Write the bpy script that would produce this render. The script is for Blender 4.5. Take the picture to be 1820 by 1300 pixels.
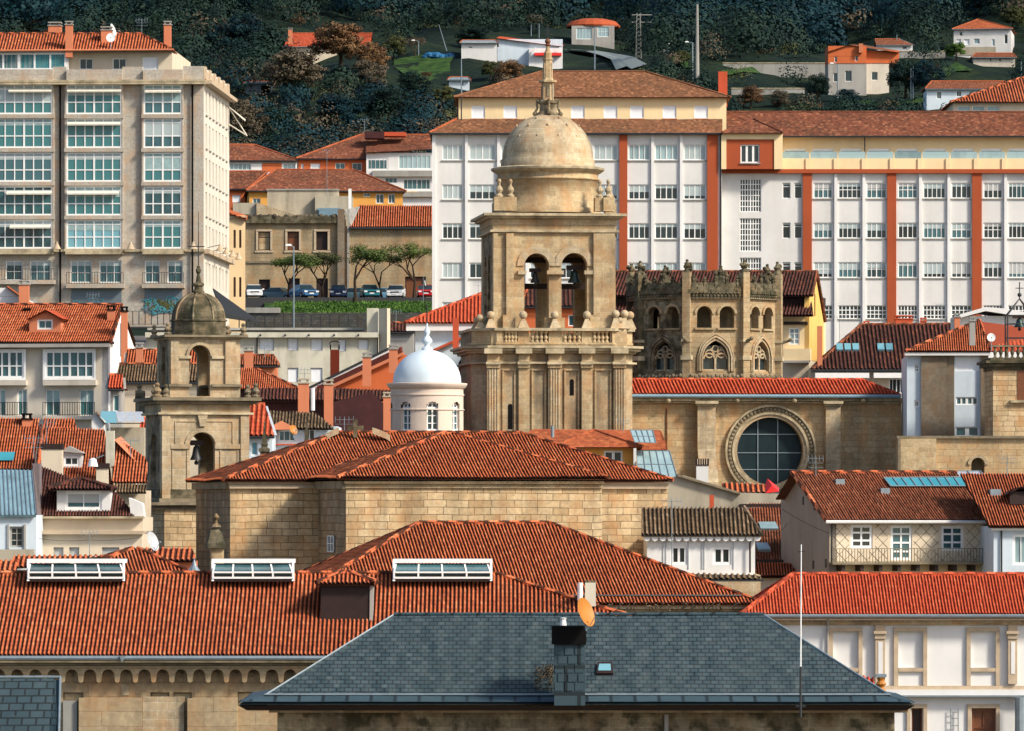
import bpy, bmesh, math, random
import numpy as np
from mathutils import Vector
R = math.radians
random.seed(7)
for o in list(bpy.data.objects): bpy.data.objects.remove(o)
scene = bpy.context.scene
COL = scene.collection
F, CX, CY = 10000.0, 910.0, 900.0        # focal length in photo pixels, column of the axis, row of the horizon
# ---------------- camera, sky, sun, exposure
cam = bpy.data.cameras.new('camera'); camo = bpy.data.objects.new('camera', cam); COL.objects.link(camo)
camo.location = (0, 0, 0); camo.rotation_euler = (R(90), 0, 0)
cam.sensor_width = 36; cam.lens = 36*F/1820; cam.shift_y = (CY-650)/1820
cam.clip_start = 1; cam.clip_end = 9000
scene.camera = camo
SUN = Vector((0.84, -0.54, 0)).normalized(); EL = R(38)
world = bpy.data.worlds.new('World'); scene.world = world; world.use_nodes = True
nt = world.node_tree; bg = nt.nodes['Background']
sky = nt.nodes.new('ShaderNodeTexSky'); sky.sky_type = 'NISHITA'; sky.sun_disc = False
sky.sun_elevation = EL; sky.sun_rotation = math.atan2(SUN.x, SUN.y)
sky.dust_density = 2.0
nt.links.new(sky.outputs[0], bg.inputs[0]); bg.inputs[1].default_value = 0.15
sl = bpy.data.lights.new('sun', 'SUN'); sl.energy = 4.3; sl.angle = R(9.0); sl.color = (1, .91, .77)
so = bpy.data.objects.new('sun', sl); COL.objects.link(so)
sd = Vector((SUN.x*math.cos(EL), SUN.y*math.cos(EL), math.sin(EL)))
so.rotation_euler = sd.to_track_quat('Z', 'Y').to_euler(); so.location = (100, -100, 200)
scene.view_settings.view_transform = 'Standard'; scene.view_settings.look = 'None'
scene.view_settings.exposure = 0.26; scene.view_settings.gamma = 1
scene.render.resolution_x = 1024; scene.render.resolution_y = 731

# ---------------- pixel helpers
def ray(px, py): return Vector(((px-CX)/F, 1, (CY-py)/F))
def P(px, py, D): return ray(px, py)*D
def hit(px, py, A, n):
    r = ray(px, py); return r*(A.dot(n)/r.dot(n))
class Fac:
    """vertical plane through column px at distance D, turned by yaw; u runs right along it, d towards the viewer"""
    def __init__(s, px, D, yaw=0):
        s.o = Vector(((px-CX)/F*D, D, 0)); s.yaw = R(yaw)
        s.t = Vector((math.cos(s.yaw), math.sin(s.yaw), 0)); s.n = Vector((math.sin(s.yaw), -math.cos(s.yaw), 0)); s.holes = []
    def pt(s, u, d, z): return s.o + s.t*u + s.n*d + Vector((0, 0, z))
    def at(s, px, py, d=0):
        r = ray(px, py); return r*((s.o+s.n*d).dot(s.n)/r.dot(s.n))
    def uz(s, px, py, d=0):
        p = s.at(px, py, d); return (p-s.o).dot(s.t), p.z
    def side(s, u, right=True):
        """frame of the side wall at u"""
        f = Fac(0, 1); f.yaw = s.yaw + (math.pi/2 if right else -math.pi/2)
        f.t = Vector((math.cos(f.yaw), math.sin(f.yaw), 0)); f.n = Vector((math.sin(f.yaw), -math.cos(f.yaw), 0))
        f.o = s.pt(u, 0, 0); f.holes = []; return f

class MB:
    def __init__(s): s.v = []; s.f = []; s.uv = {}
    def poly(s, pts, uv=None):
        i = len(s.v); s.v += [tuple(p) for p in pts]; s.f.append(tuple(range(i, i+len(pts))))
        if uv: s.uv[len(s.f)-1] = uv
        return s
    def box(s, fr, u0, u1, d0, d1, z0, z1):
        p = fr.pt
        a, b, c, d = p(u0, d1, z0), p(u1, d1, z0), p(u1, d0, z0), p(u0, d0, z0)
        e, f, g, h = p(u0, d1, z1), p(u1, d1, z1), p(u1, d0, z1), p(u0, d0, z1)
        for q in ((a, b, f, e), (b, c, g, f), (c, d, h, g), (d, a, e, h), (e, f, g, h), (d, c, b, a)): s.poly(q)
        return s
    def pbox(s, fr, x0, y0, x1, y1, d0, d1):
        """box whose front face (at d1) covers the pixel rectangle"""
        u0, z1 = fr.uz(x0, y0, d1); u1, z0 = fr.uz(x1, y1, d1); return s.box(fr, u0, u1, d0, d1, z0, z1)
    def abox(s, c, sx, sy, sz, yaw=0):
        f = Fac(0, 1); f.o = Vector((c[0], c[1], 0)); f.yaw = R(yaw)
        f.t = Vector((math.cos(f.yaw), math.sin(f.yaw), 0)); f.n = Vector((math.sin(f.yaw), -math.cos(f.yaw), 0))
        return s.box(f, -sx/2, sx/2, -sy/2, sy/2, c[2], c[2]+sz)
    def frustum(s, fr, u, d, z0, z1, a0, a1):
        p = fr.pt; lo = [p(u-a0, d+a0, z0), p(u+a0, d+a0, z0), p(u+a0, d-a0, z0), p(u-a0, d-a0, z0)]
        hi = [p(u-a1, d+a1, z1), p(u+a1, d+a1, z1), p(u+a1, d-a1, z1), p(u-a1, d-a1, z1)]
        for i in range(4): j = (i+1) % 4; s.poly((lo[i], lo[j], hi[j], hi[i]))
        s.poly(hi); s.poly(lo[::-1]); return s
    def prism(s, fr, pts, d0, d1):
        """polygon in (u,z) extruded from d0 to d1"""
        a = [fr.pt(u, d1, z) for u, z in pts]; b = [fr.pt(u, d0, z) for u, z in pts]
        s.poly(a); s.poly(b[::-1]); n = len(a)
        for i in range(n): j = (i+1) % n; s.poly((a[j], a[i], b[i], b[j]))
        return s
    def plan(s, pts, z0, z1):
        """plan polygon of Vectors raised from z0 to z1"""
        n = len(pts); lo = [Vector((p.x, p.y, z0)) for p in pts]; hi = [Vector((p.x, p.y, z1)) for p in pts]
        for i in range(n): j = (i+1) % n; s.poly((lo[i], lo[j], hi[j], hi[i]))
        s.poly(hi); s.poly(lo[::-1]); return s
    def tube(s, a, b, r, n=6, r2=None):
        a, b = Vector(a), Vector(b); r2 = r if r2 is None else r2
        w = (b-a).normalized(); x = w.orthogonal().normalized(); y = w.cross(x)
        ra = [a+(x*math.cos(t)+y*math.sin(t))*r for t in [2*math.pi*i/n for i in range(n)]]
        rb = [b+(x*math.cos(t)+y*math.sin(t))*r2 for t in [2*math.pi*i/n for i in range(n)]]
        for i in range(n): j = (i+1) % n; s.poly((ra[i], ra[j], rb[j], rb[i]))
        s.poly(ra[::-1]); s.poly(rb); return s
    def lathe(s, c, prof, n=24, a0=0, full=True, sq=1.0):
        """profile of (r, z absolute) turned about c"""
        rm = max(r for r, z in prof)
        for i in range(n):
            t0, t1 = a0+2*math.pi*i/n, a0+2*math.pi*(i+1)/n
            for (r, z), (q, w) in zip(prof, prof[1:]):
                if r < 1e-4 and q < 1e-4: continue
                P0 = [Vector((c[0]+r*math.cos(t0), c[1]+r*math.sin(t0)*sq, z)), Vector((c[0]+r*math.cos(t1), c[1]+r*math.sin(t1)*sq, z)),
                      Vector((c[0]+q*math.cos(t1), c[1]+q*math.sin(t1)*sq, w)), Vector((c[0]+q*math.cos(t0), c[1]+q*math.sin(t0)*sq, w))]
                uv = [(t0*rm, z), (t1*rm, z), (t1*rm, w), (t0*rm, w)]
                if q < 1e-4: P0 = P0[:3]; uv = uv[:3]
                elif r < 1e-4: P0 = [P0[0]]+P0[2:]; uv = [uv[0]]+uv[2:]
                s.poly(P0, uv)
        return s
    def ball(s, c, r, n=10, m=6, k=1.0):
        return s.lathe(c, [(r*math.sin(math.pi*i/m), c[2]-r*k*math.cos(math.pi*i/m)) for i in range(m+1)], n)
    def hull(s, rings, cap=True):
        for a, b in zip(rings, rings[1:]):
            n = len(a)
            for i in range(n): j = (i+1) % n; s.poly((a[i], a[j], b[j], b[i]))
        if cap: s.poly(rings[0][::-1]); s.poly(rings[-1])
        return s
    def build(s, name, mat, parent=None, smooth=False, **tags):
        base = WL(parent) if parent else Vector((0, 0, 0))
        me = bpy.data.meshes.new(name)
        v = np.array(s.v, dtype=float).reshape(-1, 3)
        nf = len(s.f); tot = np.array([len(f) for f in s.f]); idx = np.concatenate([np.array(f) for f in s.f])
        me.vertices.add(len(v)); me.vertices.foreach_set('co', (v-np.array(base)).ravel())
        me.loops.add(len(idx)); me.loops.foreach_set('vertex_index', idx)
        me.polygons.add(nf); st = np.concatenate([[0], np.cumsum(tot)[:-1]])
        me.polygons.foreach_set('loop_start', st.astype(np.int32)); me.polygons.foreach_set('loop_total', tot.astype(np.int32))
        uvl = me.uv_layers.new(name='UVMap'); uv = np.zeros((len(idx), 2)); k = 0
        for fi, f in enumerate(s.f):
            if fi in s.uv:
                for q in s.uv[fi]: uv[k] = q; k += 1
                continue
            p0 = v[f[0]]; nrm = np.zeros(3)
            for i in range(1, len(f)-1): nrm += np.cross(v[f[i]]-p0, v[f[i+1]]-p0)
            l = np.linalg.norm(nrm); nrm = nrm/l if l > 0 else np.array((0, 0, 1.))
            if abs(nrm[2]) > .8:
                for q in f: uv[k] = v[q][:2]; k += 1
            else:
                h = math.hypot(nrm[0], nrm[1]); t = (-nrm[1]/h, nrm[0]/h)
                for q in f: uv[k] = (v[q][0]*t[0]+v[q][1]*t[1], v[q][2]); k += 1
        uvl.data.foreach_set('uv', uv.ravel())
        if smooth: me.polygons.foreach_set('use_smooth', [True]*nf)
        me.update(calc_edges=True); me.validate()
        if smooth:
            bm = bmesh.new(); bm.from_mesh(me); bmesh.ops.remove_doubles(bm, verts=bm.verts, dist=.0005); bm.to_mesh(me); bm.free()
        return link(name, me, mat, parent, **tags)
_W = {}
def WL(o): return _W.get(o.name, Vector((0, 0, 0)))
def link(name, me, mat, parent=None, **tags):
    o = bpy.data.objects.new(name, me); COL.objects.link(o)
    if mat is not None: me.materials.append(M[mat] if isinstance(mat, str) else mat)
    if parent is not None: o.parent = parent; _W[o.name] = WL(parent)
    for k, w in tags.items(): o[k] = w
    return o
GROUPS = {'chimney': 'chimneys on the town roofs', 'tv_antenna': 'roof aerials', 'satellite_dish': 'satellite dishes', 'plane_tree': 'street trees beside the parked cars', 'tree': 'trees on the hillside', 'utility_pole': 'poles on the hillside', 'garden_wall': 'garden walls on the hillside', 'bell': 'bells in the towers', 'street_lamp': 'street lamps', 'obelisk': 'stone obelisks', 'stone_scroll': 'stone scrolls beside the cross'}
def thing(name, label, cat, loc, group=None):
    group = group or GROUPS.get(name)
    o = bpy.data.objects.new(name, None); COL.objects.link(o); o.location = loc; _W[o.name] = Vector(loc)
    o['label'] = label; o['category'] = cat
    if group: o['group'] = group
    return o
def near(px, D, z=None): return Vector(((px-CX)/F*D, D, gz((px-CX)/F*D, D) if z is None else z))

# ---------------- ground height
PROF = [(0, -24), (150, -22), (300, -12), (420, 0), (470, 7), (520, 13), (600, 19), (700, 27), (800, 44), (1000, 74), (1300, 113), (1600, 152), (2200, 253), (3200, 300)]
def gz(x, y):
    for (a, p), (b, q) in zip(PROF, PROF[1:]):
        if y <= b:
            z = p+(q-p)*(y-a)/(b-a); break
    else: z = 300
    if y > 780:
        k = min(1, (y-780)/150)
        z += k*(3.0*math.sin(x*.031+y*.013)+2.0*math.sin(x*.083-y*.027+1)+1.2*math.sin(x*.17+y*.11))
    return z
def ground_hit(px, py):
    D = 760.0; r = ray(px, py)
    while D < 2300:
        if r.z*D < gz(r.x*D, D): return Vector((r.x*D, D, gz(r.x*D, D)))
        D += 4
    return Vector((r.x*D, D, gz(r.x*D, D)))

# ---------------- materials
M = {}
class N:
    def __init__(s, name):
        s.m = bpy.data.materials.new(name); s.m.use_nodes = True; s.t = s.m.node_tree
        s.b = s.t.nodes['Principled BSDF']; M[name] = s.m
    def n(s, ty, **k):
        o = s.t.nodes.new('ShaderNode'+ty)
        for a, b in k.items(): setattr(o, a, b)
        return o
    def l(s, a, b): s.t.links.new(a, b)
    def noise(s, scale, detail=4, vec=None, rough=.6):
        o = s.n('TexNoise'); o.inputs['Scale'].default_value = scale; o.inputs['Detail'].default_value = detail; o.inputs['Roughness'].default_value = rough
        if vec is not None: s.l(vec, o.inputs['Vector'])
        return o
    def pos(s, sc=None):
        g = s.n('NewGeometry').outputs['Position']
        if sc:
            m = s.n('Mapping'); m.inputs['Scale'].default_value = sc; s.l(g, m.inputs[0]); return m.outputs[0]
        return g
    def ramp(s, fac, stops):
        r = s.n('ValToRGB'); e = r.color_ramp.elements
        while len(e) < len(stops): e.new(.5)
        for i, (p, c) in enumerate(stops):
            e[i].position = p; e[i].color = (c, c, c, 1) if not hasattr(c, '__len__') else (*c, 1)
        s.l(fac, r.inputs[0]); return r.outputs[0]
    def mix(s, f, a, b, mode='MIX'):
        m = s.n('MixRGB', blend_type=mode)
        for i, x in enumerate((f, a, b)):
            if hasattr(x, 'is_linked') or hasattr(x, 'links'): s.l(x, m.inputs[i])
            elif i == 0: m.inputs[0].default_value = x
            else: m.inputs[i].default_value = (*x, 1)
        return m.outputs[0]
    def bump(s, h, d=.02, st=.6):
        b = s.n('Bump'); b.inputs['Distance'].default_value = d; b.inputs['Strength'].default_value = st
        s.l(h, b.inputs['Height']); s.l(b.outputs[0], s.b.inputs['Normal'])
    def fin(s, col, rough=.8, spec=.3, metal=0):
        if hasattr(col, 'links'): s.l(col, s.b.inputs['Base Color'])
        else: s.b.inputs['Base Color'].default_value = (*col, 1)
        s.b.inputs['Roughness'].default_value = rough; s.b.inputs['Specular IOR Level'].default_value = spec
        s.b.inputs['Metallic'].default_value = metal; return s.m

def stone(name, c1, c2, mortar, bw=.75, bh=.36, dirt=.5, dirtc=(.07, .06, .045), moss=0, ms=.014):
    a = N(name); uv = a.n('UVMap').outputs[0]
    w = a.noise(.35, 2, uv); wv = a.n('VectorMath', operation='SCALE'); a.l(w.outputs['Color'], wv.inputs[0]); wv.inputs['Scale'].default_value = .15
    ad = a.n('VectorMath', operation='ADD'); a.l(uv, ad.inputs[0]); a.l(wv.outputs[0], ad.inputs[1])
    br = a.n('TexBrick'); a.l(ad.outputs[0], br.inputs['Vector']); br.inputs['Scale'].default_value = 1
    br.inputs['Brick Width'].default_value = bw; br.inputs['Row Height'].default_value = bh
    br.inputs['Mortar Size'].default_value = ms; br.inputs['Mortar Smooth'].default_value = .3
    br.inputs['Bias'].default_value = -.1; br.squash = 1.45; br.squash_frequency = 3; br.offset_frequency = 2; br.offset = .42
    br.inputs['Color1'].default_value = (*c1, 1); br.inputs['Color2'].default_value = (*c2, 1); br.inputs['Mortar'].default_value = (*mortar, 1)
    big = a.noise(.22, 5, a.pos()); st = a.noise(.9, 5, a.pos((1, 1, .12))); fi = a.noise(5, 4, a.pos())
    col = a.mix(.55, br.outputs[0], a.ramp(fi.outputs[0], [(.3, .55), (.7, 1.25)]), 'MULTIPLY')
    warm = a.noise(.6, 3, a.pos((1.7, 1.7, 1.2)))
    col = a.mix(a.ramp(warm.outputs[0], [(.45, 0.0), (.68, .55)]), col, (c2[0]*1.15, c2[1]*.80, c2[2]*.55))
    d1 = a.mix(1, a.ramp(big.outputs[0], [(.38, .08), (.62, 1)]), a.ramp(st.outputs[0], [(.38, .1), (.62, 1)]), 'MULTIPLY')
    dm = a.n('Math', operation='MULTIPLY'); a.l(d1, dm.inputs[0]); dm.inputs[1].default_value = dirt
    col = a.mix(dm.outputs[0], col, dirtc)
    if moss:
        mo = a.noise(1.6, 5, a.pos()); col = a.mix(a.ramp(mo.outputs[0], [(.5-moss*.2, 0), (.66-moss*.1, .85)]), col, (.035, .034, .018))
    h = a.mix(.5, br.outputs['Fac'], fi.outputs[0]); inv = a.n('Invert'); a.l(h, inv.inputs[1]); a.bump(inv.outputs[0], .03, .7)
    return a.fin(col, .9, .2)
def plaster(name, c, dirt=.25, dirtc=None, rough=.85, sc=1.0):
    a = N(name); st = a.noise(.8*sc, 5, a.pos((1, 1, .15))); f = a.noise(2.2*sc, 5, a.pos()); g = a.noise(.25*sc, 4, a.pos())
    dc = dirtc or tuple(x*.45 for x in c)
    m = a.mix(1, a.ramp(st.outputs[0], [(.45, 0), (.75, 1)]), a.ramp(f.outputs[0], [(.3, .3), (.7, 1)]), 'MULTIPLY')
    k = a.n('Math', operation='MULTIPLY'); a.l(m, k.inputs[0]); k.inputs[1].default_value = min(1, dirt*2)
    col = a.mix(k.outputs[0], c, dc)
    col = a.mix(.35, col, a.ramp(g.outputs[0], [(.3, .72), (.7, 1.15)]), 'MULTIPLY')
    a.bump(f.outputs[0], .01, .4); return a.fin(col, rough, .25)
def tilemat(name, c1, c2, c3, moss=.3, moss_shade=(.03, .024, .015), groove=.0):
    """uv = (tile column, tile row): one hue per tile, moss patches on top"""
    a = N(name); uv = a.n('UVMap').outputs[0]
    fl = a.n('VectorMath', operation='FLOOR'); a.l(uv, fl.inputs[0])
    wn = a.n('TexWhiteNoise', noise_dimensions='2D'); a.l(fl.outputs[0], wn.inputs['Vector'])
    col = a.ramp(wn.outputs['Value'], [(0, c1), (.45, c2), (.8, c2), (1, c3)])
    sep = a.n('SeparateXYZ'); a.l(uv, sep.inputs[0])
    fr = a.n('Math', operation='FRACT'); a.l(sep.outputs[1], fr.inputs[0])
    col = a.mix(1, col, a.ramp(fr.outputs[0], [(.0, .62), (.12, 1.0), (.8, 1.05), (1, .8)]), 'MULTIPLY')  # darker ends of each tile row: lap shading painted into the colour
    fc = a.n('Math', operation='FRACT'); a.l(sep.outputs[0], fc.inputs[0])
    if groove: col = a.mix(a.ramp(fc.outputs[0], [(.02, groove), (.13, 0), (.46, 0), (.57, groove), (1, groove)]), col, moss_shade)  # channels between tiles: shade and dirt painted together into the colour
    big = a.noise(.16, 6, a.pos(), .7); f = a.noise(2.5, 5, a.pos(), .7)
    m = a.mix(1, a.ramp(big.outputs[0], [(.44-.12*moss, 0), (.72-.12*moss, 1)]), a.ramp(f.outputs[0], [(.38, 0), (.62, 1)]), 'MULTIPLY')
    k = a.n('Math', operation='MULTIPLY'); a.l(m, k.inputs[0]); k.inputs[1].default_value = min(1, moss*1.6)
    col = a.mix(k.outputs[0], col, moss_shade)
    sp = a.noise(14, 2, a.pos()); col = a.mix(a.ramp(sp.outputs[0], [(.70, 0), (.76, .35)]), col, (.55, .42, .3))
    a.bump(f.outputs[0], .01, .5); return a.fin(col, .85, .2)
def simple(name, c, rough=.6, spec=.4, metal=0, var=.15, sc=3):
    a = N(name)
    if var:
        f = a.noise(sc, 4, a.pos()); col = a.mix(1, c, a.ramp(f.outputs[0], [(.25, 1-var), (.75, 1+var)]), 'MULTIPLY'); return a.fin(col, rough, spec, metal)
    return a.fin(c, rough, spec, metal)
def glass(name, ca, cb, rough=.12, spec=.6):
    a = N(name); oi = a.n('ObjectInfo'); g = a.noise(1.1, 3, a.pos((1, 1, .5)))
    r = a.n('Math', operation='ADD'); a.l(oi.outputs['Random'], r.inputs[0]); a.l(g.outputs[0], r.inputs[1])
    col = a.ramp(r.outputs[0], [(.45, ca), (1.0, cb)]); a.t.nodes[-1]
    return a.fin(col, rough, spec)

stone('sandstone', (.54, .415, .24), (.39, .285, .16), (.62, .52, .36), dirt=.6)
stone('sandstone_pale', (.53, .43, .28), (.42, .325, .20), (.66, .58, .44), dirt=.6)
stone('sandstone_old', (.38, .31, .20), (.25, .195, .12), (.45, .38, .26), dirt=.75, moss=.25)
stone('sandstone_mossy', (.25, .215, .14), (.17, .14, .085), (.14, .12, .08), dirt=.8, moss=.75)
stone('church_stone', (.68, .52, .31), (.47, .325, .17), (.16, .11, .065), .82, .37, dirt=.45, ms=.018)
stone('nave_stone', (.56, .42, .24), (.46, .32, .17), (.30, .215, .125), 1.05, .46, dirt=.45, ms=.014)
stone('shaft_stone', (.47, .37, .23), (.35, .27, .165), (.52, .43, .30), dirt=.75)
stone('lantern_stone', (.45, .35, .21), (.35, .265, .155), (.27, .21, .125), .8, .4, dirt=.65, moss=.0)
stone('church_stone_shade', (.36, .275, .17), (.22, .165, .105), (.10, .075, .05), .9, .40, dirt=.7, ms=.02)  # darker church stone for left-facing walls, their shade put into the colour
stone('facade_stone', (.44, .345, .21), (.38, .28, .165), (.30, .22, .13), 1.5, .62, dirt=.35)
stone('granite_clad', (.47, .43, .365), (.42, .38, .32), (.37, .33, .27), 2.2, .9, dirt=.25, dirtc=(.16, .14, .11))
stone('ruin_stone', (.44, .335, .20), (.37, .28, .16), (.30, .23, .135), 1.1, .45, dirt=.5)
stone('grey_brown_stone', (.24, .195, .14), (.19, .15, .105), (.25, .21, .16), .9, .45, dirt=.4)
stone('rubble', (.10, .10, .09), (.05, .055, .055), (.03, .03, .03), .5, .25, dirt=.4)
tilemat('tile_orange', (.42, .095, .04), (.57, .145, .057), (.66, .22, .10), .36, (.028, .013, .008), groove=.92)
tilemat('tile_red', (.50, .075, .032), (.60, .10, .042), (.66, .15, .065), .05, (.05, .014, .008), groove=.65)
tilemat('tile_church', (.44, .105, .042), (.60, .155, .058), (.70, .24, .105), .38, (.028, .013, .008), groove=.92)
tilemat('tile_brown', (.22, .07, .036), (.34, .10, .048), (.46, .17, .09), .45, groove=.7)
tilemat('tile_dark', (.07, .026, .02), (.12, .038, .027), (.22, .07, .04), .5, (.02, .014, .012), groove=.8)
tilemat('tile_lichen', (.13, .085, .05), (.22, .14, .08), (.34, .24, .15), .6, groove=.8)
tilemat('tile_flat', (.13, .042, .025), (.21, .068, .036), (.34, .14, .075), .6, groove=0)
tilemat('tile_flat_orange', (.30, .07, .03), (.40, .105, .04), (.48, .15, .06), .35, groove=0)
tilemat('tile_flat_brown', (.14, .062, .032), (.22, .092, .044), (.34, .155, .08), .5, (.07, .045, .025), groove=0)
a = N('slate'); uv = a.n('UVMap').outputs[0]; br = a.n('TexBrick'); a.l(uv, br.inputs['Vector']); br.inputs['Scale'].default_value = 1; br.offset = .5
br.inputs['Brick Width'].default_value = 1; br.inputs['Row Height'].default_value = 1; br.inputs['Mortar Size'].default_value = .075; br.inputs['Bias'].default_value = -.1
br.inputs['Color1'].default_value = (.028, .056, .070, 1); br.inputs['Color2'].default_value = (.042, .076, .092, 1); br.inputs['Mortar'].default_value = (.008, .015, .019, 1)
f = a.noise(1.6, 5, a.pos(), .7); g = a.noise(.3, 4, a.pos()); sp = a.noise(5, 3, a.pos()); c = a.mix(.45, br.outputs[0], a.ramp(f.outputs[0], [(.3, .8), (.7, 1.15)]), 'MULTIPLY')
c = a.mix(a.ramp(g.outputs[0], [(.45, 0), (.75, .45)]), c, (.03, .050, .055)); c = a.mix(a.ramp(sp.outputs[0], [(.72, 0), (.76, .45)]), c, (.20, .25, .26)); a.bump(f.outputs[0], .004, .4); a.fin(c, .62, .35)
plaster('white_wall', (.66, .65, .63), .3, (.50, .48, .43))
plaster('white_bright', (.73, .725, .71), .25, (.52, .50, .46))
plaster('blue_white', (.58, .66, .72), .2)
plaster('cream_wall', (.66, .56, .42), .25)
plaster('beige_wall', (.60, .54, .45), .3)
plaster('grey_wall', (.36, .34, .31), .35)
plaster('stained_beige', (.60, .57, .46), .7, (.25, .22, .15))
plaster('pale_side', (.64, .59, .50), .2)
plaster('annex_wall', (.74, .54, .30), .2)
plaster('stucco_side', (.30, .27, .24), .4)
plaster('yellow_wall', (.80, .62, .36), .12)
plaster('ochre_wall', (.70, .34, .075), .15)
plaster('gable_yellow', (.78, .48, .14), .2)
plaster('orange_wall', (.56, .135, .045), .2)
plaster('red_chimney', (.50, .085, .035), .2)
plaster('salmon_chimney', (.58, .20, .10), .2)
plaster('brick_strip', (.36, .075, .026), .15)
plaster('pink_lantern', (.68, .56, .46), .25)
plaster('dome_white', (.60, .70, .76), .30, (.40, .46, .5), .55)
plaster('old_plaster', (.42, .37, .28), .8, (.13, .12, .09))
plaster('lilac_wall', (.20, .165, .17), .4)
plaster('concrete', (.32, .31, .28), .5)
simple('white_paint', (.80, .80, .78), .45, var=.06)
simple('grey_paint', (.42, .44, .45), .5)
simple('stone_trim', (.40, .33, .215), .9, .2, var=.55, sc=1.3)
simple('stone_trim_dark', (.20, .165, .11), .9, .2, var=.5, sc=1.2)
simple('sand_trim', (.46, .36, .25), .9, .2, var=.2, sc=2)
simple('zinc', (.22, .27, .30), .4, .5, .3)
simple('blue_gutter', (.16, .26, .32), .5, .5)
simple('dark_metal', (.02, .022, .024), .5, .5)
simple('black_void', (.006, .006, .006), .9, .1, var=0)
simple('shutter_grey', (.12, .155, .18), .5, var=.1)
simple('roller_white', (.78, .80, .82), .5, var=.05)
simple('roller_grey', (.42, .43, .42), .5, var=.05)
simple('blind', (.38, .45, .45), .6, var=.08, sc=.8)
simple('curtain', (.28, .40, .40), .6, var=.25, sc=2)
simple('wood_dark', (.022, .009, .006), .6, var=.3)
simple('wood_brown', (.16, .055, .02), .5, var=.2)
simple('bronze', (.035, .06, .055), .4, .5, .6)
simple('maroon_sheet', (.045, .008, .008), .7, var=.4, sc=1.5)
simple('awning_cream', (.70, .66, .55), .8)
simple('black_awning', (.012, .014, .015), .7)
simple('dish_white', (.75, .76, .74), .4)
simple('dish_orange', (.44, .165, .02), .5)
simple('metal_roof', (.22, .36, .42), .35, .5, .2, var=.4, sc=1)
simple('solar', (.42, .45, .48), .15, .6)
simple('tarp_red', (.75, .03, .025), .6)
simple('tarp_blue', (.01, .10, .22), .5)
simple('teal_screen', (.05, .28, .31), .3, .5, var=.25, sc=.6)
glass('glass', (.008, .022, .028), (.05, .13, .15))
glass('glass_teal', (.008, .035, .045), (.045, .17, .18))
glass('glass_dark', (.006, .010, .012), (.02, .035, .04))
glass('glass_sky', (.08, .20, .26), (.16, .36, .42))
glass('glass_pale', (.16, .24, .26), (.30, .42, .44))
glass('rose_glass', (.003, .008, .011), (.010, .024, .030), .45, .2)
glass('skylight_blue', (.03, .20, .27), (.05, .28, .34), .15)
simple('paving', (.11, .10, .088), .9, .2, var=.35, sc=.6)
simple('asphalt', (.05, .05, .052), .85, .2)
simple('road_grey', (.17, .20, .20), .85, .2)
simple('bark', (.045, .032, .022), .9, .1, var=.4)
def foliage(name, a_, b_, c_):
    a = N(name); oi = a.n('ObjectInfo'); f = a.noise(.22, 4, a.pos()); g = a.noise(1.2, 3, a.pos())
    col = a.ramp(f.outputs[0], [(.32, a_), (.5, b_), (.70, c_)]); col = a.mix(.5, col, a.ramp(g.outputs[0], [(.3, .6), (.7, 1.4)]), 'MULTIPLY')
    col = a.mix(.4, col, a.ramp(oi.outputs['Random'], [(0, .6), (1, 1.35)]), 'MULTIPLY')
    return a.fin(col, .7, .15)
foliage('leaf_dark', (.004, .014, .014), (.009, .026, .020), (.021, .042, .024))
foliage('leaf_teal', (.002, .013, .019), (.004, .024, .032), (.009, .040, .044))  # haze of the far hill put into the leaf colour
foliage('leaf_olive', (.030, .038, .014), (.055, .062, .022), (.10, .10, .035))
foliage('leaf_brown', (.06, .034, .018), (.14, .075, .034), (.22, .13, .06))
foliage('leaf_grey', (.045, .038, .026), (.085, .068, .044), (.14, .11, .07))
foliage('leaf_green', (.03, .075, .012), (.06, .13, .02), (.11, .19, .035))
foliage('leaf_street', (.035, .055, .014), (.07, .10, .024), (.14, .17, .045))
foliage('leaf_rust', (.10, .035, .012), (.18, .06, .02), (.24, .09, .03))
a = N('hill_ground'); f = a.noise(.05, 6, a.pos(), .7); g = a.noise(.9, 5, a.pos(), .7); h = a.noise(.016, 3, a.pos())
c = a.ramp(f.outputs[0], [(.35, (.004, .012, .011)), (.5, (.010, .020, .013)), (.64, (.022, .034, .013)), (.8, (.040, .030, .018))])
c = a.mix(.8, c, a.ramp(g.outputs[0], [(.3, .4), (.7, 1.5)]), 'MULTIPLY'); a.bump(g.outputs[0], .4, 1); a.fin(c, .95, .1)
a = N('meadow'); f = a.noise(.5, 5, a.pos()); c = a.ramp(f.outputs[0], [(.35, (.015, .035, .012)), (.55, (.035, .075, .018)), (.75, (.08, .11, .03))]); a.bump(f.outputs[0], .1, 1); a.fin(c, .95, .1)
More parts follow.
